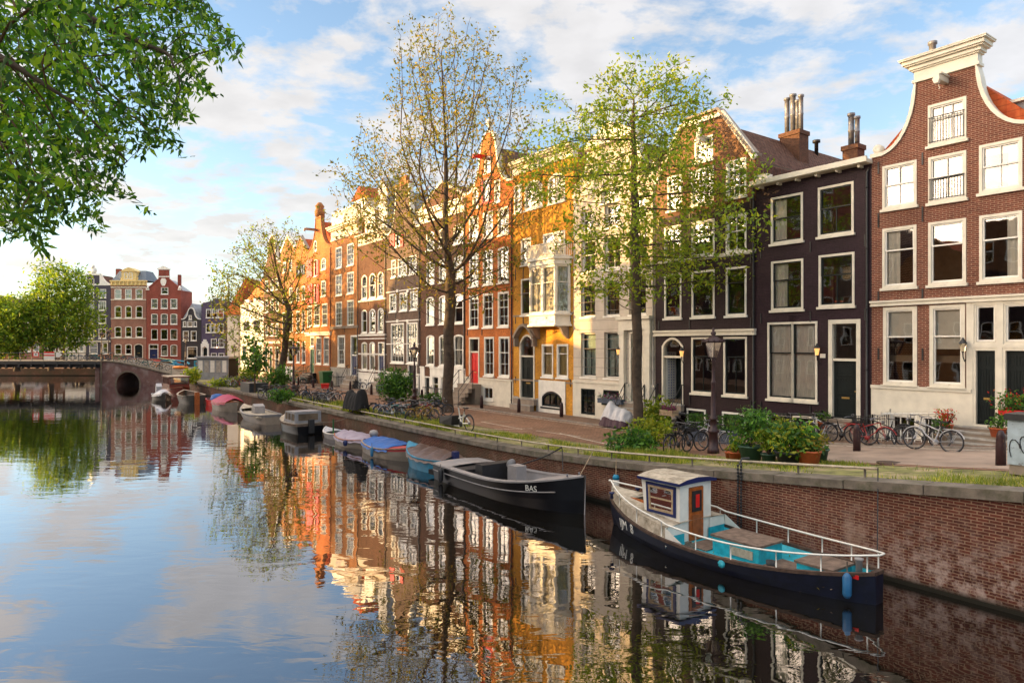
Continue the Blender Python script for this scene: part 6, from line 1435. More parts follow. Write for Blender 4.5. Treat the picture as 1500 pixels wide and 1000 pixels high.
for s_ in (1, -1):
    y = s_*(hw+.012); g = G()
    o = [(cx0+.12, .86), (cx1-.09, .86), (cx1-.05, 1.65), (cx0+.12, 1.65)]; g.ring(o, hole, y-.02, y+.02); wf = g.build('window', MA['blue'], wh)
    g = G(); i_ = [(a + (.06 if a < (cx0+cx1)/2 else -.06), c + (.06 if c < 1.2 else -.06)) for a, c in hole]; g.ring(hole, i_, y-.014, y+.014); g.box(cx0+.2, cx1-.14, y-.012, y+.012, 1.24, 1.28); g.build('sash', MA['pale_wood'], wf)
    g = G(); g.add([(a, y, c) for a, c in hole], [(0, 1, 2, 3)]); g.build('pane', MA['glass'], wf)
g = G(); g.box(cx0-.03, cx0-.001, -.275, .275, zb+.0, 1.60); d_ = g.build('door', MA['wood'], wh)
g = G(); g.box(cx0-.045, cx0-.031, -.19, .19, .98, 1.52); g.build('door_window', MA['iron'], d_); g = G(); g.box(cx0-.05, cx0-.046, -.10, .05, 1.08, 1.42); g.build('red_cloth', MA['red'], d_)
g = G(); g.box(cx0-.046, cx0-.032, -.18, .18, .34, .9); g.build('door_panel', plain('worn_door', (.30, .09, .025), .5, .3, 6), d_)
g = G(); vs = []
for x in (cx0-.09, cx1+.18):
    for f in (-1, -.6, 0, .6, 1): vs.append((x, f*(hw+.13), zt+.16-.10*f*f)); 
    for f in (-1, -.6, 0, .6, 1): vs.append((x, f*(hw+.13), zt+.02-.03*f*f))
g.add(vs, [(j, j+1, 11+j, 10+j) for j in range(4)], 0, True); g.add(vs, [(j, 5+j, 6+j, j+1) for j in range(4)] + [(10+j, 11+j, 16+j, 15+j) for j in range(4)] + [(0, 10, 15, 5), (4, 9, 19, 14)] + [(5+j, 15+j, 16+j, 6+j) for j in range(4)], 1)
g.build('cabin_roof', [MA['tarn'], MA['blue']], wh)
# skylight hatch on the foredeck
g = G(); X0 = cx1+.35; z = h.z(.82)+.34; g.box(X0, X0+.95, -.35, .28, z-.08, z+.05); sk = g.build('skylight', MA['wood'], fd)
for y in (-.30, -.02): g = G(); g.box(X0+.06, X0+.89, y, y+.25, z+.052, z+.062); g.build('pane', MA['glass'], sk)
g = G(); g.lathe([(.05, 0), (.04, .12), (.08, .14), (.08, .18), (0, .18)], (X0+1.0, .55, z-.03), 8); g.lathe([(.05, 0), (.04, .12), (.08, .14), (.08, .18), (0, .18)], (X0+1.0, -.5, z-.03), 8); g.build('mooring_bitt', MA['blue'], fd)
# boxes in the cockpit
for (xa, xb, ya, yb, za, zb_) in ((h.x(.32), h.x(.485), -.42, .5, .2, .62), (h.x(.10), h.x(.205), -.38, .42, .2, .52)):
    g = G(); g.box(xa, xb, ya, yb, za, zb_); bx_ = g.build('engine_box', MA['turq'], r); g = G(); g.box(xa-.04, xb+.04, ya-.04, yb+.04, zb_+.001, zb_+.05); g.box((xa+xb)/2-.008, (xa+xb)/2+.008, ya-.045, yb+.045, zb_+.03, zb_+.054); g.build('lid', MA['hatch'], bx_)
g = G(); g.box(h.x(.34), h.x(.42), .502, .52, .3, .5); g.build('vent_grille', MA['tarn'], r)
g = G(); g.box(h.x(.22), h.x(.31), -.3, .45, .225, .26); g.box(h.x(.5), h.x(.58), -.6, .6, .225, .25); g.build('floor_boards', MA['hatch'], r)
g = G(); g.lathe([(.07, 0), (.07, .5), (.09, .52), (.09, .56), (0, .56)], (h.x(.035)+.1, .1, .3), 8); g.build('mooring_post', MA['alu'], r)
for (x, y, rr_) in ((h.x(.08), -.55, .16), (h.x(.55), .75, .14)):
    g = G(); g.tube([(x+(rr_-.004*i*.3)*math.cos(i*.5), y+(rr_-.004*i*.3)*math.sin(i*.5), .27+i*.0022) for i in range(56)], .014, 4); g.build('coiled_rope', MA['rope'], r)
g = G(); g.lathe([(.08, 0), (.11, .22), (.10, .22), (.07, .02)], (h.x(.27), .62, .24), 10); g.build('bucket', MA['iron'], r)
g = G(); g.box(h.x(.24), h.x(.42), .78, .90, .26, .29, 0, Matrix.Rotation(.05, 4, 'Z')); g.build('loose_plank', MA['pale_wood'], r)
g = G(); C = [(h.x(random.uniform(.05, .55)), random.uniform(-.8, .8), .235) for _ in range(90)]
lf = leafmesh('leaf_litter', np.array(C), .05, [MA['hatch'], MA['rust'], LV['olive'][1]], r); lf['kind'] = 'stuff'
# white pipe rail round the boat
g = G(); pts = []; zz = lambda t: h.z(t) + .38 + (.05 if t > .6 else 0)
pts = [(h.x(t)-.02, (h.b(t)-.06), zz(t)) for t in [i/30 for i in range(0, 31)]]
pts2 = [(x, -y, z) for x, y, z in pts]; full = pts[::-1][:-1] + [(h.x(0)-.05, (h.b(0)-.06)*f, zz(0)) for f in (.9, .4, -.4, -.9)] + pts2[1:] + [pts[-1]]
g.tube(full, .022, 6); g.build('rail', MA['white'], r)
for t in (.02, .12, .23, .36, .48, .62, .75, .88, .97):
    for s_ in (1, -1): g = G(); g.tube([(h.x(t)-.02, s_*(h.b(t)-.06), h.z(t)+.02), (h.x(t)-.02, s_*(h.b(t)-.06), zz(t))], .016, 5); g.build('stanchion', MA['white'], r)
tm = text_mesh('name_lettering', 'IJM  8', .36, MA['white'], .004)
t_ = .80; yb_ = h.b(.80)*.955+.03; o = link('name_lettering', tm, r); sl_ang = math.atan2((h.b(.9)-h.b(.7)), (h.x(.9)-h.x(.7)))
o.matrix_local = Matrix.Translation((h.x(.80), yb_+.01, .27)) @ Matrix.Rotation(sl_ang, 4, 'Z') @ Matrix.Rotation(R(180), 4, 'Z') @ Matrix.Rotation(R(100), 4, 'X')
g = G(); g.box(h.x(.03)-.0, h.x(.03)+.2, h.b(.04)-.01, h.b(.04)+.015, .5, .58); g.build('red_mark', MA['red'], r)
fender((h.x(.05), h.b(.05)+.12, .62), plain('blue_fender', (.02, .14, .32), .4, .2, 3), r, .09, .5, .25)
g = G(); g.lathe([(0, 0), (.09, .0), (.09, .03), (0, .03)], n=12, M=Matrix.Translation((h.x(.38), h.b(.38)+.005, .28)) @ Matrix.Rotation(R(-90), 4, 'X')); g.build('outlet', MA['turq'], r)
# black motor boat BAS, bow towards the camera side
r, L_ = place_boat('motor_boat', 'glossy black open motor boat with grey interior and BAS in white on its bow', 11.1, 18.9, -1.5, True)
h = Hull(L_, 2.45, .62, .58, .0, .86, 2.6, .04, .3, .5, wlk=.93)
g = G(); h.outer(g, [1, 1, 0, 0, 0], 34); g.build('hull', [MA['hull_blk'], plain('grey_boot_top', (.16, .12, .12), .4, .2, 2), MA['alu']], r)
h.gunwale(w=.26, th=.05, dz=.03).build('gunwale', MA['alu'], r)
g = G(); h.inner(g, .15, 0, .03, .80, ins=.24); h.deck(g, .78, .985, .02); h.deck(g, .0, .16, .03); g.build('interior', MA['alu'], r)
g = G()
for s_ in (1, -1):
    for (zf, tt, th) in ((.62, .9, .035),): g.tube([(h.x(t, .6), s_*(h.b(t)*(h.wlk+(1-h.wlk)*.7)+.012), h.z(t)*zf) for t in [i/20*tt for i in range(21)]], .022, 5)
g.build('rubbing_strake', MA['alu'], r)
g = G(); g.box(h.x(.34), h.x(.40), -.75, .75, .15, .95); g.box(h.x(.17), h.x(.26), -.85, .85, .15, .62); g.build('seat', MA['cush'], r)
g = G(); g.box(h.x(.45), h.x(.52), .1, .55, .15, .95); g.lathe([(0, 0), (.19, 0), (.19, .03), (0, .03)], n=14, M=Matrix.Translation((h.x(.44), .32, .95)) @ Matrix.Rotation(R(-70), 4, 'Y')); g.build('steering_console', MA['alu'], r)
g = G(); g.box(h.x(0)-.55, h.x(0)-.01, -.95, .95, .12, .30); g.build('swim_platform', MA['hull_blk'], r)
h.cover(.03, .13, .10, MA['alu'], parent=r, fold=.02, over=-.15)
g = G(); g.tube([(h.x(1, f)+.035, 0, h.z(1)*f) for f in (0, .5, 1)], .018, 5); g.build('stem_strip', MA['alu'], r)
tm = text_mesh('name_lettering', 'BAS', .27, MA['white'], .004); o = link('name_lettering', tm, r); t_ = .80; sa = math.atan2(h.b(.86)-h.b(.74), h.x(.86)-h.x(.74))
o.matrix_local = Matrix.Translation((h.x(.80), -(h.b(.80)*.985+.03), .58)) @ Matrix.Rotation(-sa, 4, 'Z') @ Matrix.Rotation(R(94), 4, 'X')
fender((h.x(.12), -(h.b(.12)+.10), .55), MA['cush'], r, .1, .5, .2); fender((h.x(.30), (h.b(.30)+.10), .6), MA['cush'], r, .1, .5, .2)
g = G(); g.lathe([(.03, 0), (.03, .09), (0, .09)], (h.x(.93), .25, h.z(.93)+.06), 8); g.lathe([(.03, 0), (.03, .09), (0, .09)], (h.x(.93), -.25, h.z(.93)+.06), 8); g.build('cleat', MA['steel'], r)
# covered boats
r, L_ = place_boat('rowing_boat', 'teal boat with sagging brown tarpaulin, tied behind the black motor boat', 19.3, 23.1, -1.35, False)
h = Hull(L_, 1.75, .55, .35, .05, .7, 2.2, .25); g = G(); h.outer(g, [1, 1, 0, 0, 0]); g.build('hull', [MA['teal'], MA['rust']], r); h.gunwale(w=.09).build('gunwale', MA['teal'], r)
g = G(); h.inner(g, .12); h.deck(g, .82, .98, .01); g.build('interior', MA['teal'], r); h.cover(-.02, .80, .26, MA['tarp_br'], parent=r, fold=.09)
tm = text_mesh('name_lettering', 'D 18420', .15, MA['white'], .003); o = link('name_lettering', tm, r); o.matrix_local = Matrix.Translation((h.x(.72), h.b(.72)*.96+.03, .38)) @ Matrix.Rotation(math.atan2(h.b(.8)-h.b(.64), h.x(.8)-h.x(.64)), 4, 'Z') @ Matrix.Rotation(R(180), 4, 'Z') @ Matrix.Rotation(R(98), 4, 'X')
g = G(); g.box(h.x(0)-.25, h.x(0)-.02, -.12, .12, .25, .95); g.box(h.x(0)-.22, h.x(0)-.1, -.06, .06, -.3, .3); g.build('outboard_motor', MA['blue'], r)
r, L_ = place_boat('rowing_boat', 'white boat with red foredeck under a bright blue tarpaulin', 22.9, 27.4, -1.35, True)
h = Hull(L_, 1.85, .46, .22, .08, .6, 2.3, .3); g = G(); h.outer(g, [1, 1, 0, 0, 2]); g.build('hull', [MA['whull'], MA['rust'], MA['rhull']], r); h.gunwale(w=.09).build('gunwale', MA['pale_wood'], r)
g = G(); h.inner(g, .12); h.deck(g, .68, .99, .02); g.build('foredeck', MA['rhull'], r); h.cover(.04, .72, .32, MA['tarp_b'], parent=r, fold=.03, peak=.7)
fender((h.x(.5), -(h.b(.5)+.1), .5), plain('blue_white_fender', (.03, .16, .3), .4, .2, 3), r, .08, .45, .2)
r, L_ = place_boat('rowing_boat', 'wooden boat with crumpled lilac tarpaulin, next to the blue covered boat', 27.2, 31.3, -1.35, True)
h = Hull(L_, 1.7, .40, .2, .08, .55, 2.2, .3); g = G(); h.outer(g, [1, 1, 0, 0, 0]); g.build('hull', [MA['whull'], MA['rust']], r); h.gunwale(w=.09).build('gunwale', MA['wood'], r); g = G(); h.inner(g, .12); g.build('interior', MA['wood'], r); h.cover(.03, .86, .24, MA['tarp_l'], parent=r, fold=.07)
for t in (.62, .95): fender((h.x(t), -(h.b(t)+.12), .42), MA['blue'], r, .12, .3, .15)
g = G(); g.lathe([(0, -.2), (.18, -.15), (.24, 0), (.18, .15), (0, .2)], (h.x(.9), .1, h.z(.9)+.28), 12); g.build('round_buoy', MA['alu'], r)
r, L_ = place_boat('dinghy', 'small white dinghy with blue flecks and green pole, behind the lilac covered boat', 31.7, 34.4, -1.1, False)
h = Hull(L_, 1.25, .32, .15, .03, .7, 2.0, .2); g = G(); h.outer(g, [0]); g.build('hull', MA['alu'], r); h.gunwale(w=.08).build('gunwale', MA['white'], r); g = G(); h.inner(g, .1); h.deck(g, .5, .98, .01); g.build('interior', plain('blue_flecked_deck', (.5, .5, .52), .5, .2, 5, dirt=((.05, .15, .35), 6, .55, .6)), r)
g = G(); g.tube([(0, .1, .1), (.03, .1, 1.05)], .05, 6); g.build('pole', MA['green'], r)
r, L_ = place_boat('cabin_boat', 'dark brown hulled cabin boat with white square windowed cabin', 35.2, 39.7, -1.8, False)
h = Hull(L_, 1.9, .62, .25, .05, .85, 2.6, .15); g = G(); h.outer(g, [1, 1, 0, 0, 2]); g.build('hull', [MA['hull_blk'], MA['rust'], MA['hatch']], r); h.gunwale(w=.16).build('gunwale', MA['whull'], r); g = G(); h.inner(g, .2, 0, .03, .5); h.deck(g, .5, .98, .02); g.build('deck', MA['tarn'], r)
g = G(); xa, xb = h.x(.08), h.x(.52); q = [(xa, .6), (xb+.15, .6), (xb-.15, 1.28), (xa+.05, 1.34)]; g.prism(q, -.8, .8); cb = g.build('cabin', plain('dull_cabin_paint', (.26, .26, .28), .5, .2, 3), r)
for s_ in (1, -1):
    for a, b_ in ((.05, .33), (.40, .64), (.69, .90)):
        x0_, x1_ = xa+(xb-xa)*a, xa+(xb-xa)*b_; g = G(); y = s_*.812; g.add([(x0_, y, .8), (x1_, y, .8), (x1_-.04, y, 1.2), (x0_, y, 1.2)], [(0, 1, 2, 3)]); g.build('window', MA['room'], cb)
g = G(); g.add([(xa+.02, -.6, .8), (xa+.02, .6, .8), (xa+.035, .6, 1.2), (xa+.035, -.6, 1.2)], [(0, 1, 2, 3)]); g.v = [(x-.02, y, z) for x, y, z in g.v]; g.build('window', MA['room'], cb)
g = G(); g.box(h.x(0)-.3, h.x(0)-.02, -.15, .15, .1, .9); g.build('outboard_motor', MA['cush'], r)
r, L_ = place_boat('sloop', 'pale grey sloop with covered engine box amidships', 41.6, 48.7, -2.1, False)
h = Hull(L_, 2.1, .55, .33, .12, .55, 2.2, .4, wlk=.8); g = G(); h.outer(g, [1, 1, 0, 0, 2]); g.build('hull', [MA['whull'], MA['rust'], plain('light_grey_strake', (.20, .19, .20), .5, .1, 2)], r); h.gunwale(w=.12).build('gunwale', MA['alu'], r); g = G(); h.inner(g, .2); h.deck(g, .75, .98, .01); g.build('interior', MA['tarn'], r)
g = G(); g.prism([(-.5, .2), (.5, .2), (.4, .95), (.1, 1.15), (-.4, 1.0)], -.35, .35); g.build('engine_box', MA['alu'], r); g = G(); g.box(h.x(.05), h.x(.95)*.6, -.9, .9, .42, .5); g.build('bench', MA['tarn'], r)
r, L_ = place_boat('sloop', 'white sloop under a crimson rounded tarpaulin', 51.8, 57.2, -1.9, True)
h = Hull(L_, 2.2, .6, .3, .05, .7, 2.2, .3); g = G(); h.outer(g, [1, 1, 0, 0, 0]); g.build('hull', [MA['whull'], MA['rust']], r); h.gunwale(w=.12).build('gunwale', MA['wood'], r); g = G(); h.inner(g, .15); h.deck(g, .8, .98, .01); g.build('interior', MA['wood'], r); h.cover(.05, .8, .62, MA['tarp_m'], parent=r, fold=.03)
r, L_ = place_boat('rowing_boat', 'low red boat with a blue bundle on board, far along the quay', 57.8, 61.8, -1.6, True)
h = Hull(L_, 1.7, .5, .2, .05, .7, 2.2, .3); g = G(); h.outer(g, [0]); g.build('hull', MA['red'], r); h.gunwale(w=.1).build('gunwale', MA['rhull'], r); g = G(); h.inner(g, .1); g.build('interior', MA['hatch'], r); g = G(); g.lathe([(0, .1), (.6, .1), (.7, .4), (.5, .9), (.2, 1.0), (0, 1.0)], (0, 0, 0), 10); g.build('bundle', MA['tarp_b'], r)
r, L_ = place_boat('sloop', 'dark olive open sloop with pale gunwale and tackle on board', 61.6, 67.0, -3.0, False)
h = Hull(L_, 2.3, .75, .3, .1, .6, 2.2, .3, wlk=.82); g = G(); h.outer(g, [1, 1, 0, 0, 0]); g.build('hull', [MA['dkgrey'], MA['rust']], r); h.gunwale(w=.14).build('gunwale', MA['tarn'], r); g = G(); h.inner(g, .2); g.build('interior', MA['hatch'], r)
g = G(); g.box(-1.6, -1.1, -1, 1, .5, .6); g.box(.4, .9, -1, 1, .5, .6); g.box(h.x(0)-.3, h.x(0)-.02, -.2, .2, .0, 1.1); g.build('thwart', MA['wood'], r)
r, L_ = place_boat('dinghy', 'grey dinghy with white covered outboard, left of the olive sloop', 67.6, 71.6, -4.6, True)
h = Hull(L_, 1.7, .5, .2, .05, .7, 2.2, .3); g = G(); h.outer(g, [0]); g.build('hull', MA['dkgrey'], r); h.gunwale(w=.1).build('gunwale', MA['alu'], r); g = G(); h.inner(g, .1); g.build('interior', MA['hatch'], r); g = G(); g.prism([(-2.3, .2), (-1.7, .2), (-1.6, 1.2), (-2.0, 1.5), (-2.4, 1.0)], -.25, .25); g.build('outboard_motor', MA['tarp_s'], r); h.cover(.45, .9, .5, MA['tarp_s'], parent=r)
r, L_ = place_boat('saloon_boat', 'varnished red wood saloon boat with glazed cabin near the bridge', 71.6, 78.6, -2.4, True)
h = Hull(L_, 2.5, .8, .3, .1, .6, 2.4, .3); g = G(); h.outer(g, [1, 1, 0, 0, 0]); g.build('hull', [plain('mahogany', (.16, .03, .02), .3, .3, 3), MA['rust']], r); h.gunwale(w=.2).build('gunwale', MA['wood'], r); g = G(); h.deck(g, .02, .98, .0); g.build('deck', MA['hatch'], r)
g = G(); g.box(-2.2, 1.8, -.95, .95, .8, 1.25); g.box(-2.35, 1.95, -1.05, 1.05, 1.95, 2.05)
for i in range(6):
    for s_ in (1, -1): x = -2.2+4*i/5; g.box(x-.06, x+.06, s_*.9-.05, s_*.9+.05, 1.25, 1.95)
cb = g.build('cabin', bpy.data.materials['mahogany'], r); g = G(); g.box(-2.1, 1.7, -.88, .88, 1.25, 1.94); g.build('cabin_glass', MA['glass'], cb); g = G(); g.box(-2.36, 1.96, -1.06, 1.06, 2.051, 2.08); g.build('roof_sheet', MA['tarn'], cb)
# ------------------------------------------------------------------ ropes, chain, fender on the wall
def rope(label, pts, r=.014, cat='mooring rope', mat=None, sag=0.0, group='mooring lines'):
    P = []
    for a, b in zip(pts[:-1], pts[1:]):
        a, b = Vector(a), Vector(b)
        for i in range(9): f = i/9; q = a.lerp(b, f); q.z -= sag*4*f*(1-f); P.append(q)
    P.append(Vector(pts[-1])); g = G(); o = P[0].copy(); g.tube([p - o for p in P], r, 5); ob = g.build('mooring_rope', mat or MA['cush'], None, tuple(o)); return tag(ob, label, cat, group)
rope('black line from the stern of the turquoise work boat up to the quay rail', [uw(2.35, -.9, .85), uw(2.9, .25, zg(2.9)+.28)])
rope('dark line from the black motor boat up to the quay rail', [uw(15.6, -.7, .85), uw(14.2, .2, zg(14.2)+.25)], .025, sag=.08)
rope('second dark line from the black motor boat to the coping', [uw(13.2, -.6, .95), uw(14.2, .2, zg(14.2)+.2)], .02)
rope('yellow line hanging from the rail beside the black motor boat', [uw(12.4, -.5, .95), uw(12.5, .2, zg(12)+.25)], .014, mat=MA['pale_wood'])
rope('thin line slung from the dark cabin boat to the quay', [uw(35, -1.4, .75), uw(33.2, .1, 1.25)], .02, sag=.2, mat=MA['rope'])
t = thing('wall_fender', 'white cylindrical fender hanging on a rope against the quay wall', 'fender', tuple(uw(to_uw(*gp(865, 682).xy)[0], -.14, 0))); g = G(); g.lathe([(0, .55), (.08, .56), (.11, .64), (.11, 1.0), (.07, 1.08), (0, 1.1)], n=12); g.build('fender_body', MA['white'], t); g = G(); g.lathe([(.112, .95), (.112, 1.03), (.075, 1.10)], n=12); g.build('fender_cap', MA['teal'], t); g = G(); g.tube([(0, 0, 1.08), (.02, .1, 1.75)], .012, 4); g.build('rope', MA['pale_wood'], t)
uc = 5.5
t = thing('wall_chain', 'black rubbing chain hanging double down the quay wall behind the work boat', 'chain', tuple(uw(to_uw(*gp(1117, 686).xy)[0], -.10, 0)), TH); zt = zg(5.5)+.15
for dx in (-.05, .05):
    g = G()
    for i in range(22): z = zt - i*.09; g.lathe([(.02, 0), (.034, .02), (.034, .06), (.02, .08)], (dx, 0, z-.09), 6)
    g.build('chain', MA['iron'], t)
g = G(); g.tube([(0, .42, zt+.12), (0, .1, zt+.14), (0, 0, zt)], .03, 6); g.build('hook', MA['iron'], t)
# ------------------------------------------------------------------ street furniture
def lamp(label, p, h=4.35, group='crown topped street lamps'):
    t = thing('street_lamp', label, 'street lamp', tuple(p), .3, group); k = h/4.35
    g = G(); g.lathe([(.20*k, 0), (.20*k, .18*k), (.17*k, .2*k), (.15*k, .7*k), (.19*k, .74*k), (.19*k, .8*k), (.12*k, .86*k), (.10*k, 1.15*k), (.14*k, 1.18*k), (.14*k, 1.22*k), (.09*k, 1.3*k), (.075*k, 2.4*k), (.085*k, 2.43*k), (.085*k, 2.48*k), (.055*k, 2.52*k), (.05*k, 3.15*k), (.08*k, 3.2*k), (.05*k, 3.25*k), (.12*k, 3.32*k), (0, 3.33*k)], n=12); g.build('post', MA['ox'], t)
    g = G(); g.lathe([(.16*k, 3.33*k), (.33*k, 3.82*k)], n=6, smooth=False); g.build('lantern', MA['lampglass'], t)
    g = G()
    for i in range(6): a = math.pi/3*i; g.tube([(.165*k*math.cos(a), .165*k*math.sin(a), 3.33*k), (.34*k*math.cos(a), .34*k*math.sin(a), 3.83*k)], .018*k, 4)
    g.lathe([(.38*k, 3.83*k), (.39*k, 3.88*k), (.17*k, 4.0*k), (.13*k, 4.03*k), (.05*k, 4.06*k), (.09*k, 4.12*k), (.09*k, 4.18*k), (.04*k, 4.22*k), (.05*k, 4.28*k), (0, 4.35*k)], n=12)
    for i in range(12): a = math.pi/6*i; g.lathe([(.022*k, 0), (.028*k, .04*k), (0, .11*k)], (.38*k*math.cos(a), .38*k*math.sin(a), 3.87*k), 5)
    g.build('crown_cap', MA['ox'], t); g = G(); g.lathe([(.03*k, 3.33*k), (.04*k, 3.6*k), (0, 3.7*k)], n=8); g.build('bulb', MA['white'], t); return t
lamp('nearest crowned oxblood street lamp, beside the potted plants', gp(1045, 664))
lamp('crowned street lamp by the row of bicycles left of the tall bare tree', gp(607, 597)); lamp('crowned street lamp by the bicycles before the green door', gp(430, 581)); lamp('crowned street lamp before the blank white corner house', gp(343, 548))
for px_, y1, lab in ((159, 481, 'taller street lamp on the bridge before the speckled house'), (149, 484, 'street lamp on the bridge before the navy house'), (272, 490, 'street lamp before the small black house')):
    zt = H+(HY-y1)/FPX*94; lamp(lab, ((px_-750)*.094, 94, zt-4.35), 4.35)
bo = None
BOL = [(1255, 661, 'beside the bicycles of the aubergine house'), (1466, 682, 'before the steps of the russet house'), (896, 622, 'in front of the silver covered scooter'), (984, 626, 'behind the parked bicycles near the leafy tree'), (822.5, 612, 'before the basement window of the yellow house'), (760, 605, 'before the arched door of the yellow house'),
       (705.5, 599, 'at the steps of the red door'), (618, 588, 'right of the tall lamp, before the white basement'), (579, 583, 'before the round dark bush'), (544, 578, 'right of the black covered cargo bike'), (513, 573, 'behind the black covered cargo bike'), (486, 571, 'near the green waste bin'), (459, 568, 'before the green door steps'), (448, 580, 'right of the bicycles by the second far lamp'), (437, 565, 'left of the green door steps')]
for i, (x, y, l) in enumerate(BOL):
    if i == 0:
        bo = thing('bollard', 'x', 'bollard', (0, 0, 0), 0, 'oxblood bollards along the road'); g = G(); g.lathe([(.115, 0), (.11, .55), (.10, .62), (.105, .64), (.095, .70), (.10, .72), (.085, .80), (.05, .88), (0, .9)], n=12); g.build('post', MA['ox'], bo)
        g = G()
        for k in range(3): g.box(-.012, .012, -.112, -.09, .60-k*.13, .68-k*.13)
        g.build('emblem', MA['rust'], bo); c = bo
    else: c = clone(bo)
    c.location = gp(x, y); c['label'] = 'oxblood bollard ' + l
ORD = ['first', 'second', 'third', 'fourth', 'fifth', 'sixth', 'seventh', 'eighth', 'ninth', 'tenth', 'eleventh', 'twelfth', 'thirteenth', 'fourteenth', 'fifteenth']
# ------------------------------------------------------------------ bicycles
def bike_proto(name, fm, basket=False, fat=1.0):
    t = thing('bicycle', 'x', 'bicycle', (0, 0, 0), 0, 'bicycles parked along the canal')
    rim = G(); rr_ = .33
    def wheel(x):
        g = G(); n = 26; g.tube([(rr_*math.cos(2*math.pi*i/n), 0, rr_*math.sin(2*math.pi*i/n)) for i in range(n+1)], .021*fat, 5, cap=False); return g
    for x in (-.53, .55):
        w = wheel(x).build('wheel', MA['cush'], t, (x, 0, .35)); g = G(); n = 22; g.tube([(.30*math.cos(2*math.pi*i/n), 0, .30*math.sin(2*math.pi*i/n)) for i in range(n+1)], .010, 4, cap=False)
        for i in range(14): a = 2*math.pi*i/14; g.tube([(.02*math.cos(a+1.2), .02*(-1)**i, .02*math.sin(a+1.2)), (.30*math.cos(a), 0, .30*math.sin(a))], .0035, 3, cap=False)
        g.lathe([(.03, -.04), (.03, .04)], n=8, M=Matrix.Rotation(R(90), 4, 'X')); g.build('rim', MA['steel'], w)
        g = G(); g.tube([(.365*math.cos(a), 0, .365*math.sin(a)) for a in [R(20+i*14) for i in range(11)]], [.02]*11, 4); g.build('mudguard', fm, w)
    g = G(); bb = (-.05, 0, .30); st = (-.20, 0, .78); ht = (.38, 0, .86); hb = (.42, 0, .66)
    for a, b in ((bb, st), (bb, hb), ((-.17, 0, .66), ht) if not basket else ((-.13, 0, .5), ht), (ht, hb)): g.tube([a, b], .019, 6)
    for y in (-.05, .05): g.tube([bb, (-.53, y, .35), (-.18, y*.3, .7)], .011, 5); g.tube([hb, (.46, y, .58), (.55, y, .35)], .012, 5)
    g.lathe([(.09, -.012), (.09, .012)], n=12, M=Matrix.Translation((-.05, -.05, .30)) @ Matrix.Rotation(R(90), 4, 'X')); g.tube([(-.05, -.05, .3), (.03, -.06, .15), (.03, -.13, .15)], .012, 4); g.tube([(-.05, .05, .3), (-.13, .06, .45), (-.13, .13, .45)], .012, 4)
    g.build('frame', fm, t)
    g = G(); g.tube([st, (-.22, 0, .90)], .013, 5); g.add([(-.38, -.08, .92), (-.38, .08, .92), (-.05, .02, .93), (-.05, -.02, .93), (-.38, -.08, .96), (-.38, .08, .96), (-.05, .02, .955), (-.05, -.02, .955)], [(0, 3, 2, 1), (4, 5, 6, 7), (0, 1, 5, 4), (1, 2, 6, 5), (2, 3, 7, 6), (3, 0, 4, 7)]); g.build('saddle', MA['cush'], t)
    g = G(); g.tube([(.38, 0, .86), (.36, 0, 1.03)], .013, 5); g.tube([(.18, -.29, 1.02), (.28, -.28, 1.06), (.36, -.12, 1.04), (.36, .12, 1.04), (.28, .28, 1.06), (.18, .29, 1.02)], .012, 5); g.lathe([(.04, 0), (.045, .06)], n=8, M=Matrix.Translation((.44, 0, .88)) @ Matrix.Rotation(R(90), 4, 'Y')); g.build('handlebar', MA['steel'], t)
    g = G(); g.box(-.82, -.30, -.06, -.045, .72, .735); g.box(-.82, -.30, .045, .06, .72, .735)
    for i in range(4): x = -.8+i*.15; g.box(x, x+.012, -.045, .045, .722, .733)
    g.tube([(-.72, -.055, .72), (-.53, -.055, .36)], .008, 4); g.tube([(-.72, .055, .72), (-.53, .055, .36)], .008, 4); g.build('carrier', fm, t)
    if basket:
        g = G()
        for (a, b_) in (((.42, -.2), (.78, -.2)), ((.78, -.2), (.78, .2)), ((.78, .2), (.42, .2)), ((.42, .2), (.42, -.2))):
            for z in (.78, .86, .94, 1.02): g.tube([(a[0], a[1], z), (b_[0], b_[1], z)], .010, 4)
            for k in range(6): f = k/6; g.box(a[0]+(b_[0]-a[0])*f-.006, a[0]+(b_[0]-a[0])*f+.006, a[1]+(b_[1]-a[1])*f-.006, a[1]+(b_[1]-a[1])*f+.006, .76, 1.03)
        g.box(.42, .78, -.2, .2, .755, .77); g.build('basket', MA['cush'], t)
    return t
BC = {k: plain(k + '_bike_enamel', c, .35, .15, 4) for k, c in dict(black=(.015, .015, .018), blue=(.03, .10, .22), silver=(.45, .45, .47), teal=(.03, .25, .25), red=(.35, .03, .03), yellow=(.34, .21, .03), orange=(.6, .2, .03), pink=(.4, .08, .2), green=(.05, .25, .06)).items()}
PB = {}; FIRST = set()
def bike(col, px, py, ang, label, lean=.06, z=None, pos=None, basket=False, group=None):
    k = (col, basket)
    if k not in PB: PB[k] = bike_proto('bicycle', BC[col], basket)
    c = PB[k] if k not in FIRST else clone(PB[k]); FIRST.add(k)
    p = Vector(pos) if pos is not None else gp(px, py); c.location = p + Vector((0, 0, (zg(9) if False else 0))); c.rotation_euler = (lean, 0, TH + R(ang)); c['label'] = label
    if group: c['group'] = group
    return c
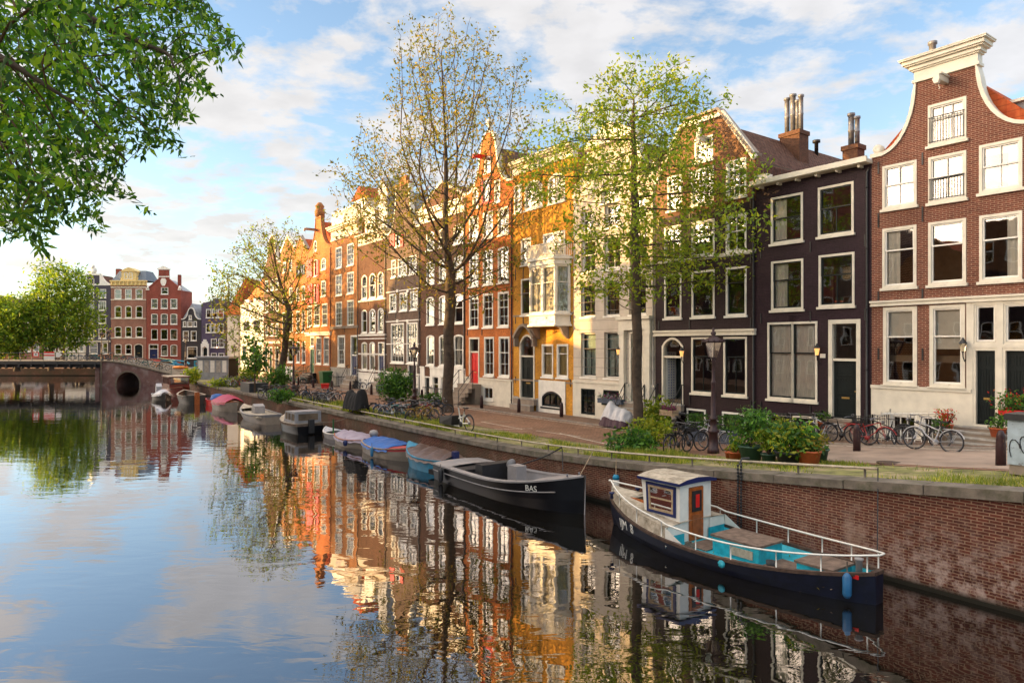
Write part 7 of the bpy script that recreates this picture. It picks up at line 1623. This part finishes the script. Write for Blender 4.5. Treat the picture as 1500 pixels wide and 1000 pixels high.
BK = [('black', 1168, 645, 178, 'black bicycle left of the red pot at the aubergine house', .10, 1), ('silver', 1203, 646, 172, 'bicycle with pale wheels under the red geranium pot', .12, 0), ('black', 1236, 649, 5, 'dark bicycle with front basket before the aubergine house door', .10, 1), ('red', 1274, 653, 3, 'maroon bicycle at the iron fence of the russet house', .1, 0),
      ('black', 1296, 654, 186, 'black bicycle with pannier behind the maroon one', .12, 0), ('silver', 1366, 661, 178, 'silver and black bicycle leaning on the basement railing', .08, 0), ('black', 1350, 655, 183, 'dark bicycle half hidden behind the silver one at the basement railing', .1, 0),
      ('black', 993, 664, 95, 'black bicycle with front crate seen head on by the leafy tree', .05, 1), ('black', 1010, 662, 80, 'second black bicycle seen head on left of the lamp post', -.05, 0), ('silver', 1047, 659, 172, 'pale framed bicycle parked behind the nearest lamp post', .07, 0),
      ('black', 1000, 641, 175, 'bicycle carrying the wooden flower crate', .04, 0), ('black', 722, 592, 10, 'black bicycle left of the red crate bicycle by the yellow house', .08, 0), ('red', 738, 592, 176, 'red bicycle leaning beside the stone plinth of the yellow house', .08, 0)]
k = 0
nm_ = ['black', 'blue', 'silver', 'black', 'teal', 'black', 'silver', 'red', 'black', 'blue']
for i in range(11): BK.append((nm_[i % 10], 560+i*8.2, 611-abs(5-i)*.6+(i % 3)*1.6, 40+(i*37) % 70, nm_[i % 10] + ' bicycle, %s from the left in the crowded rack before the tall bare tree' % ORD[i], .05*(-1)**i, i % 4 == 0))
BK += [('yellow', 612, 617, 100, 'yellow bicycle nearest the water at the crowded rack', .1, 0), ('yellow', 624, 616, 20, 'second yellow bicycle behind the white cargo bike', -.1, 0), ('teal', 558, 577, 0, 'teal bicycle before the hanging greenery', .06, 0), ('teal', 570, 577, 178, 'blue green bicycle left of the round dark bush', .06, 0)]
for i in range(4): BK.append((nm_[(i*3) % 10], 524+i*8, 570+i*.6, 30+i*25, nm_[(i*3) % 10] + ' bicycle, %s from the left behind the covered cargo bike' % ORD[i], .05, 0))
for i in range(8): BK.append((nm_[(i*7+1) % 10], 456+i*5.2, 588+(i % 3)*1.6, 30+(i*53) % 110, nm_[(i*7+1) % 10] + ' bicycle, %s from the left in the cluster with the red crate' % ORD[i], .06*(-1)**i, i == 3))
for i in range(9): BK.append((nm_[(i*3+2) % 10], 388+i*6.5, 583+(i % 2)*1.5, 20+(i*41) % 120, nm_[(i*3+2) % 10] + ' bicycle, %s from the left in the cluster by the second far lamp' % ORD[i], .06*(-1)**i, i % 3 == 0))
for i in range(8): BK.append((['black', 'blue', 'silver', 'orange', 'black', 'red', 'silver', 'blue'][i], 330+i*4.5, 565+(i % 3)*1.2, 20+(i*61) % 120, ['black', 'blue', 'silver', 'orange', 'black', 'red', 'silver', 'blue'][i] + ' bicycle, %s from the left in the farthest quay cluster' % ORD[i], .06*(-1)**i, 0))
for i in range(3): BK.append((['silver', 'teal', 'black'][i], 420+i*16, 562+i*1.5, 60, ['silver', 'teal', 'black'][i] + ' bicycle leaning on the house front, %s of three before the green door' % ['left', 'middle', 'right'][i], .06, 0))
for (c, x, y, a, l, le, bk) in BK: bike(c, x, y, a, l, le, basket=bool(bk))
for i in range(15):
    px_ = 92+i*10.6; X = (px_-750)/FPX*92.2; cc_ = ['black', 'green', 'blue', 'silver', 'black', 'teal', 'orange'][i % 7]; bike(cc_, 0, 0, 54+(i % 2)*178 + (i*13) % 20, cc_ + ' bicycle on the bridge, %s from its left end' % ORD[i], .05, pos=(X, 92.0, zd(X)+.05), group='bicycles on the bridge')
# wooden flower crate on the bicycle; red crates
p = gp(1000, 641); t = thing('flower_crate', 'wooden crate of purple flowers on the bicycle by the dark house steps', 'crate', (p.x-.55, p.y+.2, p.z+.95), TH); g = G()
for z in (0, .13): g.box(-.36, .36, -.22, -.20, z, z+.11); g.box(-.36, .36, .20, .22, z, z+.11); g.box(-.36, -.34, -.2, .2, z, z+.11); g.box(.34, .36, -.2, .2, z, z+.11)
g.box(-.34, .34, -.2, .2, -.005, .01); g.build('slats', MA['pale_wood'], t); leafmesh('flowers', rng.uniform(-1, 1, (260, 3))*np.array([.36, .22, .09]) + np.array([0, 0, .3]), .07, [MA['fl_p'], MA['fl_p'], LV['shrub'][0]], t)
for (x, y, dz, l) in ((476, 588, .95, 'bright red plastic crate on a bicycle in the far cluster'), (732, 590, .85, 'red crate on the bicycles by the yellow house')):
    p = gp(x, y); t = thing('plastic_crate', l, 'crate', (p.x, p.y, p.z+dz), .3, 'red crates'); g = G(); g.add([(-.24, -.17, 0), (.24, -.17, 0), (.24, .17, 0), (-.24, .17, 0), (-.3, -.22, .36), (.3, -.22, .36), (.3, .22, .36), (-.3, .22, .36)], [(0, 3, 2, 1), (0, 1, 5, 4), (1, 2, 6, 5), (2, 3, 7, 6), (3, 0, 4, 7)]); g.ring([(-.31, .33), (.31, .33), (.31, .37), (-.31, .37)], [(-.30, .335), (.30, .335), (.30, .365), (-.30, .365)], -.23, .23); g.build('crate_body', MA['red'], t)
# white cargo bike
p = gp(668, 629); t = thing('cargo_bike', 'white framed cargo bike with long black box, parked on the grass', 'cargo bike', tuple(p), TH + R(3)); t.rotation_euler[0] = .02; t.scale = (1.18, 1.1, 1.15)
for x, rr_ in ((.95, .33), (-1.0, .24)):
    g = G(); n = 26; g.tube([(rr_*math.cos(2*math.pi*i/n), 0, rr_*math.sin(2*math.pi*i/n)) for i in range(n+1)], .026, 6, cap=False); w = g.build('wheel', MA['cush'], t, (x, 0, rr_+.02)); g = G()
    for i in range(16): a = 2*math.pi*i/16; g.tube([(0, 0, 0), (rr_*.92*math.cos(a), 0, rr_*.92*math.sin(a))], .004, 3, cap=False)
    g.tube([(rr_*.92*math.cos(2*math.pi*i/20), 0, rr_*.92*math.sin(2*math.pi*i/20)) for i in range(21)], .012, 4, cap=False); g.lathe([(.05, -.05), (.05, .05)], n=8, M=Matrix.Rotation(R(90), 4, 'X')); g.build('rim', MA['steel'], w)
g = G(); g.add([(-.95, -.12, .42), (-.85, -.25, .22), (.05, -.3, .22), (.15, -.3, .62), (-.95, .12, .42), (-.85, .25, .22), (.05, .3, .22), (.15, .3, .62), (-.98, -.16, .5), (-.98, .16, .5)], [(0, 1, 2, 3, 8), (4, 9, 7, 6, 5), (0, 4, 5, 1), (1, 5, 6, 2), (2, 6, 7, 3), (8, 3, 7, 9), (0, 8, 9, 4)]); g.build('cargo_box', MA['cush'], t)
g = G()
for a, b_ in (((-1.0, 0, .26), (-.9, 0, .20)), ((-.9, .1, .18), (.4, .1, .18)), ((-.9, -.1, .18), (.4, -.1, .18)), ((.4, 0, .2), (.2, 0, .95)), ((.4, 0, .25), (.62, 0, .8)), ((.22, 0, .5), (.62, 0, .62)), ((.42, 0, .3), (.95, .06, .35)), ((.6, 0, .7), (.95, .05, .35)), ((.42, 0, .3), (.95, -.06, .35))): g.tube([a, b_], .032, 6)
g.build('frame', MA['white'], t); g = G(); g.tube([(.62, 0, .78), (.66, 0, .93)], .015, 5); g.add([(.5, 0, .95), (.82, -.09, .94), (.82, .09, .94), (.5, 0, .98), (.82, -.09, .99), (.82, .09, .99)], [(0, 1, 4, 3), (1, 2, 5, 4), (2, 0, 3, 5), (3, 4, 5), (0, 2, 1)]); g.build('saddle', MA['cush'], t)
g = G(); g.tube([(.2, 0, .95), (.17, 0, 1.08)], .016, 5); g.tube([(.32, -.3, 1.1), (.17, -.22, 1.1), (.17, .22, 1.1), (.32, .3, 1.1)], .014, 5); g.build('handlebar', MA['iron'], t); g = G(); g.tube([(.95+.37*math.cos(a), 0, .35+.37*math.sin(a)) for a in [R(30+i*13) for i in range(11)]], .02, 4); g.lathe([(.11, -.02), (.11, .02)], n=14, M=Matrix.Translation((.42, -.06, .28)) @ Matrix.Rotation(R(90), 4, 'X')); g.build('mudguard', MA['iron'], t)
# tarpaulin covered vehicles
def covered(name, label, cat, p, rz, prof, halfw, mat, band=None, wheels=()):
    t = thing(name, label, cat, tuple(p), rz); g = G(); n = 34; q = 14; x0, x1 = prof[0][0], prof[-1][0]; rnd = random.Random(5)
    for i in range(n+1):
        x = x0+(x1-x0)*i/n; hz = np.interp(x, [a[0] for a in prof], [a[1] for a in prof]); lw = np.interp(x, [a[0] for a in prof], [a[2] for a in prof]); wd = halfw*(1-abs((x-(x0+x1)/2)/((x1-x0)/2))**6*.5)
        for j in range(q+1):
            a = -1+2*j/q; zz_ = lw+(hz-lw)*(1-abs(a)**2.8)**.9; y = wd*math.copysign(abs(a)**1.0, a)*(1+.25*(1-(zz_-lw)/(hz-lw+.01))); fo = .035*math.sin(x*14+a*4)+.02*math.sin(x*29-a*7); g.v.append((x, y+fo*(1 if a > 0 else -1)*.8, zz_ + (fo*.4 if j not in (0, q) else fo*.6)))
    fs = [((q+1)*i+j, (q+1)*i+j+1, (q+1)*(i+1)+j+1, (q+1)*(i+1)+j) for i in range(n) for j in range(q)]
    for f in fs:
        zc2 = sum(g.v[k][2] for k in f)/4; g.f.append(f); g.m.append(1 if band and zc2 < band[0] else 0); g.sm.append(True)
    for i in (0, n): g.f.append(tuple((q+1)*i+j for j in range(q+1))); g.m.append(0); g.sm.append(False)
    g.build('cover', [mat] + ([band[1]] if band else []), t)
    for (x, rr_) in wheels:
        g = G(); m_ = 20; g.tube([(rr_*math.cos(2*math.pi*i/m_), 0, rr_*math.sin(2*math.pi*i/m_)) for i in range(m_+1)], .03, 5, cap=False)
        for i in range(8): a = math.pi*2*i/8; g.tube([(0, 0, 0), (rr_*math.cos(a), 0, rr_*math.sin(a))], .006, 3)
        g.build('wheel', MA['cush'], t, (x, 0, rr_+.02))
    return t
covered('covered_scooter', 'scooter under a silver and maroon cover before the stucco house', 'scooter', uw(Fac(Q0 + N*8.15, -T).s(903)*-1, 8.15), TH, [(-.95, .55, .12), (-.7, .85, .08), (-.45, 1.30, .08), (-.25, 1.22, .08), (0, 1.02, .08), (.5, .98, .08), (.8, .9, .1), (1.0, .6, .15)], .42, MA['tarp_s'], (.34, plain('maroon_cover', (.05, .015, .03), .6, .2, 3)))
covered('covered_cargo_bike', 'cargo bike under a saddle shaped black cover beside the quay rail', 'cargo bike', gp(522, 606), TH, [(-1.25, .8, .35), (-1.1, 1.35, .3), (-.85, 1.42, .28), (-.4, 1.22, .3), (.2, 1.25, .3), (.6, 1.45, .28), (.85, 1.55, .3), (1.2, .7, .4)], .42, MA['tarp_k'], None, ((-.8, .3), (.95, .33)))
# green bin, graffiti cabinet, stall, planter tub, machine
p = gp(477, 566); t = thing('waste_bin', 'dark green wheeled waste bin beside the blue door stoop', 'bin', tuple(p), TH); g = G(); g.add([(-.4, -.4, 0), (.4, -.4, 0), (.4, .4, 0), (-.4, .4, 0), (-.55, -.5, 1.4), (.55, -.5, 1.4), (.55, .5, 1.4), (-.55, .5, 1.4)], [(0, 3, 2, 1), (0, 1, 5, 4), (1, 2, 6, 5), (2, 3, 7, 6), (3, 0, 4, 7), (4, 5, 6, 7)]); g.build('bin_body', MA['green'], t); g = G(); g.prism([(-.6, 1.4), (.6, 1.4), (.6, 1.5), (0, 1.58), (-.6, 1.5)], -.55, .55); g.build('lid', MA['green'], t)
p = gp(1522, 697); t = thing('cabinet', 'pale blue street cabinet with black graffiti, cut by the right photo edge', 'street cabinet', tuple(p), TH); g = G(); g.box(-.5, .6, -.2, .45, 0, .22); g.build('pedestal', MA['brownstone'], t)
g = G(); g.box(-.52, .62, -.24, .48, .222, 1.22); cab = g.build('cabinet_body', plain('pale_blue_metal', (.36, .44, .50), .5, .2, 4, dirt=((.15, .15, .16), 7, .58, .65)), t); g = G(); g.prism([(-.58, 1.222), (.68, 1.222), (.66, 1.36), (-.56, 1.36)], -.3, .54); g.build('lid', MA['iron'], t)
g = G()
for k in range(5):
    a0 = k*1.3; cx_, cz_ = -.38+.2*k, .6+.15*math.sin(k*2); g.tube([(cx_+.10*math.cos(a0+f*.5), -.246, cz_+(.12+.02*f)*math.sin(a0+f*.5)) for f in range(9)], .012, 4)
g.build('graffiti', MA['iron'], cab)
p = gp(318, 551); t = thing('bench', 'wooden picnic bench on the quay near the bridge', 'bench', tuple(p), TH); g = G(); g.box(-1.2, 1.2, -.3, .3, .7, .76); g.build('table_top', MA['pale_wood'], t)
for y in (-.75, .6): g = G(); g.box(-1.2, 1.2, y, y+.2, .42, .47); g.build('seat', MA['pale_wood'], t)
for x in (-.9, .8): g = G(); g.box(x, x+.08, -.75, .8, .36, .42); g.box(x, x+.08, -.25, .25, 0, .7); g.build('leg', MA['pale_wood'], t)
p = gp(372, 573); t = thing('tub', 'long black planter tub on the quay beneath the young tree', 'planter', tuple(p), TH); g = G(); g.ring([(-1.5, 0), (1.5, 0), (1.5, .8), (-1.5, .8)], [(-1.4, .1), (1.4, .1), (1.4, .7), (-1.4, .7)], -.8, .8); g.box(-1.4, 1.4, -.79, .79, .1, .69); g.build('tub_body', MA['pot_k'], t)
p = gp(365, 556); t = thing('kiosk', 'low pale shed with dark side panels beside the corner house', 'shed', (p.x-2.5, p.y, p.z), 0); g = G(); g.box(-3.8, 0, 0, 3, 0, 2.6); g.box(-4.0, .2, -.2, 3.2, 2.602, 2.8); kb = g.build('shed_body', MA['lead'], t)
for i in range(5): g = G(); g.box(-3.6+i*.72, -3.1+i*.72, -.03, -.002, .9, 2.3); g.build('panel', MA['stone'] if i % 2 else MA['white'], kb)
g = G(); g.box(.002, .03, .1, 2.9, .2, 2.5); g.build('side_panel', MA['tarp_k'], t)
# blue work pontoon gear with crane arm, cars, barrier boats far right of the bridge
p = gp(262, 548); p = Vector(((262-CX)/FPX*104, 104, 1.25)); t = thing('crane_truck', 'blue crane lorry with folded arm, parked past the bridge', 'lorry', tuple(p), 0); t.scale = (.75, .8, .62)
MA['mblue'] = plain('machine_blue', (.02, .20, .32), .4, .2, 2); g = G(); g.box(-5, 3, 0, 2.2, .7, 1.1); g.build('truck_bed', MA['lead'], t); g = G(); g.prism([(3.05, .7), (5, .7), (5, 1.9), (4.6, 2.8), (3.05, 2.8)], 0, 2.3); cbn = g.build('cab', MA['mblue'], t)
g = G(); g.tube([(-1.6, 1.1, 1.1), (-1.6, 1.1, 2.6), (-4.5, 1.1, 3.3), (.8, 1.1, 2.6), (1.6, 1.1, 2.0)], .22, 6); g.build('crane_arm', MA['mblue'], t); g = G(); g.box(3.4, 4.7, -.02, -.002, 1.8, 2.5); g.build('window', MA['room'], cbn)
for x in (-4, -1, 3.9): g = G(); g.lathe([(0, 0), (.5, 0), (.5, .35), (0, .35)], n=14, M=Matrix.Translation((x, .35, .5)) @ Matrix.Rotation(R(90), 4, 'X')); g.build('wheel', MA['cush'], t)
def car(label, x, y, z, rz, mat, group='cars parked past the bridge'):
    t = thing('parked_car', label, 'car', (x, y, z), rz, group); g = G(); b_ = [(-2.1, .3), (2.1, .3), (2.15, .75), (1.3, .9), (.6, 1.4), (-1.1, 1.45), (-1.9, .95), (-2.15, .9)]; g.prism(b_, -.85, .85); bd_ = g.build('body', mat, t)
    g = G()
    for s_ in (-.86, .86): g.add([(1.1, s_, .92), (.55, s_, 1.32), (-1.0, s_, 1.36), (-1.6, s_, .95)], [(0, 1, 2, 3)])
    g.build('window', MA['room'], bd_)
    for wx in (-1.3, 1.35):
        for s_ in (-.8, .8): g = G(); g.lathe([(0, -.1), (.33, -.1), (.33, .1), (0, .1)], n=14, M=Matrix.Translation((wx, s_, .33)) @ Matrix.Rotation(R(90), 4, 'X')); g.build('wheel', MA['cush'], t)
for i, (px_, c_, n_) in enumerate(((12, 'whull', 'white'), (45, 'alu', 'silver'), (108, 'alu', 'grey'), (125, 'whull', 'pale'), (233, 'rhull', 'dark red'), (248, 'mblue', 'blue'))):
    car('%s car parked beyond the bridge, %s from the left' % (n_, ['first', 'second', 'third', 'fourth', 'fifth', 'sixth'][i]), (px_-CX)/FPX*122, 122.5 if px_ < 200 else 122, 1.2, 0, MA[c_])
# orange barrels and flags near the bridge ramp
for i, (px_, py_, lab) in enumerate(((262, 537, 'orange kayak lying at the foot of the bridge ramp'),)):
    X = (px_-750)/FPX*95; t = thing('kayak', lab, 'kayak', (X, 95.5, max(1.25, zd(X))+.1), .1*i); g = G(); g.lathe([(0, -1.2), (.18, -.9), (.28, 0), (.18, .9), (0, 1.2)], n=10, M=Matrix.Translation((0, 0, .4)) @ Matrix.Rotation(R(90), 4, 'Y')); g.build('kayak_hull', BC['orange'], t); g = G(); g.lathe([(0, 0), (.2, .02), (.2, .06), (0, .06)], (0, 0, .65), 10); g.build('seat_well', MA['cush'], t)
# ------------------------------------------------------------------ steps, stoops, fences at the fronts
def stoop(info, label, xa, xb, pxd, pyd, n, mat, rail=True, tread=.28, ext=.25, plat=0.0):
    R0 = info['root']; sa = ROW.s(xa); sb = ROW.s(xb); p = ROW.pt(sa); top = info['Z'](pxd, pyd) + info['g0']; u_, _ = to_uw(p.x, p.y); z0 = zg(u_)+.05; hgt = max(.1, top - z0 - .03)
    q = p - N*(.06+plat); r = steps('front_steps', label, (q.x, q.y, z0), TH, sb-sa, n, hgt/n, tread, mat, 'front steps', MA['iron'] if rail else None)
    if plat: g = G(); g.box(0, sb-sa, .001, plat, -.3, hgt-.001); g.build('landing', mat, r)
    return r
stoop(h1, 'stone steps up to the black double doors', 1402, 1500, 1424, 622, 4, MA['stone'], rail=False, tread=.32)
stoop(h2, 'low stone step at the aubergine house door', 1212, 1263, 1214, 611, 2, MA['brownstone'], rail=False)
stoop(h3, 'stone steps at the arched tiled doorway', 966, 1004, 985, 590, 4, MA['stone'])
stoop(h4, 'railed steps at the stucco house doorway', 919, 950, 932, 588, 4, MA['stone'], plat=.05, tread=.24)
stoop(h6, 'brown steps with iron rails up to the red door', 684, 706, 688, 560.5, 5, MA['brownstone'], plat=.5)
stoop(h5, 'low stone steps under the arched entrance of the yellow house', 757, 788, 761, 581, 2, MA['stone'], rail=False)
stoop(h8, 'steps up to the banded house door', 596, 613, 600, 566, 3, MA['stone']); stoop(h9, 'steps up to the narrow house blue door', 552, 565, 555, 552, 3, MA['stone']); stoop(h10, 'steps up to the tall house blue door', 511, 525, 515, 549, 3, MA['stone']); stoop(h11, 'dark steps up to the green door', 452, 464, 455, 545, 5, MA['dark'], plat=.4)
def fence(label, pts, h_, gap=.12, spear=True, mat='iron', thick=.012, cat='fence'):
    p0 = Vector(pts[0]); t = thing('iron_fence', label, cat, tuple(p0), 0, 'iron fences before the houses'); g = G()
    for a, b_ in zip(pts[:-1], pts[1:]):
        a, b_ = Vector(a)-p0, Vector(b_)-p0; n = max(1, int((b_-a).length/gap)); up_ = Vector((0, 0, 1))
        g.tube([a+up_*h_*.93, b_+up_*h_*.93], thick*1.3, 4); g.tube([a+up_*h_*.12, b_+up_*h_*.12], thick*1.2, 4)
        for i in range(n+1):
            q = a.lerp(b_, i/n); g.tube([q, q+up_*h_], thick*.75, 4)
            if spear: g.lathe([(thick*.8, 0), (thick*1.9, .03), (0, .09)], q+up_*h_, 4)
    g.build('bars', MA[mat], t)
    for q in (pts[0], pts[-1]): g = G(); g.tube([Vector(q)-p0, Vector(q)-p0+Vector((0, 0, h_+.08))], .03, 6); g.build('post', MA[mat], t)
    return t
def fpts(pa, pb, off):
    ua, _ = to_uw(*ROW.pt(ROW.s(pa))); ub, _ = to_uw(*ROW.pt(ROW.s(pb))); return [uw(ua, WF-.05, zg(ua)+.06), uw(ua, WF-off, zg(ua)+.06), uw(ub, WF-off, zg(ub)+.06), uw(ub, WF-.05, zg(ub)+.06)]
fence('black spear topped fence at the left corner of the russet house', fpts(1279, 1302, .55), .85); fence('railing of tall white bars round the basement light of the russet house', fpts(1305, 1395, .7), 1.05, .22, False, 'white', .02)
fence('low black railing below the aubergine house windows', fpts(1112, 1205, .6), 1.0, .9, False, thick=.034); fence('black railing before the basement of the dark gabled house', fpts(1006, 1100, .7), .8, .9, False, thick=.03)
fence('black railing before the white basement of the pedimented house', fpts(633, 681, .8), .9, .3, False, thick=.018); fence('black railing with hanging plants before the banded house', fpts(570, 595, 1.0), 1.0, .5, False, thick=.025); fence('black railing before the tall orange house', fpts(489, 510, 1.0), 1.1, .5, False, thick=.025); fence('green railing at the far orange houses', fpts(433, 450, .9), 1.3, .5, False, 'green', .03)
# window boxes and door pots on the right
for (x, y, off, dz, lab, col, sz) in ((1213, 618, .35, .45, 'terracotta pot with green plant on the aubergine house step', 'terra', .2), (1404, 640, .9, .45, 'pair of clay pots with dry plants on the steps', 'terra', .2), (1402, 655, 1.2, .15, 'leafy green plant in a low pot beside the steps', 'pale_wood', .2), (1478, 640, .9, .3, 'tall green potted plant on the steps by the cabinet', 'terra', .24)):
    u_, _ = to_uw(*ROW.pt(ROW.s(x))); p = uw(u_, WF-off, zg(u_)+dz); pot(lab, p, sz, sz*1.2, MA[col], (.6, .55, .5, 220, LV['shrub'] if 'dry' not in lab else [MA['fl_r'], LV['olive'][1]], .07))
u_, _ = to_uw(*ROW.pt(ROW.s(1490))); p = uw(u_, WF-.4, zg(u_)+.95); t = thing('flower_box', 'box of red geraniums beside the black doors', 'flower box', tuple(p), TH); g = G(); g.box(-.35, .5, -.12, .12, 0, .16); g.build('trough', MA['red'], t); leafmesh('foliage', rng.normal(0, 1, (400, 3))*np.array([.3, .18, .16]) + np.array([0, 0, .42]), .08, LV['shrub'], t); leafmesh('flowers', rng.normal(0, 1, (60, 3))*np.array([.32, .2, .18]) + np.array([0, -.08, .5]), .06, [MA['fl_r']], t)
g = G(); g.box(-.3, -.26, -.1, .1, -.9, 0); g.box(.45, .5, -.1, .1, -.9, 0); g.build('stand', MA['iron'], t)
u_, _ = to_uw(*ROW.pt(ROW.s(902))); p = uw(u_, WF-.35, zg(u_)+1.0); t = thing('flower_box', 'grey trough of mauve flowers on the stucco house rail', 'flower box', tuple(p), TH); g = G(); g.box(-.9, .9, -.14, .14, 0, .25); g.build('trough', MA['pot_b'], t); leafmesh('flowers', rng.normal(0, 1, (300, 3))*np.array([.45, .12, .09]) + np.array([0, 0, .33]), .07, [MA['fl_p'], LV['shrub'][0], MA['tarp_l']], t)
# manhole cover
p = gp(1304, 679); g = G(); g.lathe([(0, .0), (.34, .0), (.34, .012), (.0, .014)], n=20); o = g.build('manhole_cover', MA['rust'], None, (p.x, p.y, p.z+.02)); tag(o, 'rusty round manhole cover in the road before the russet house', 'manhole cover')
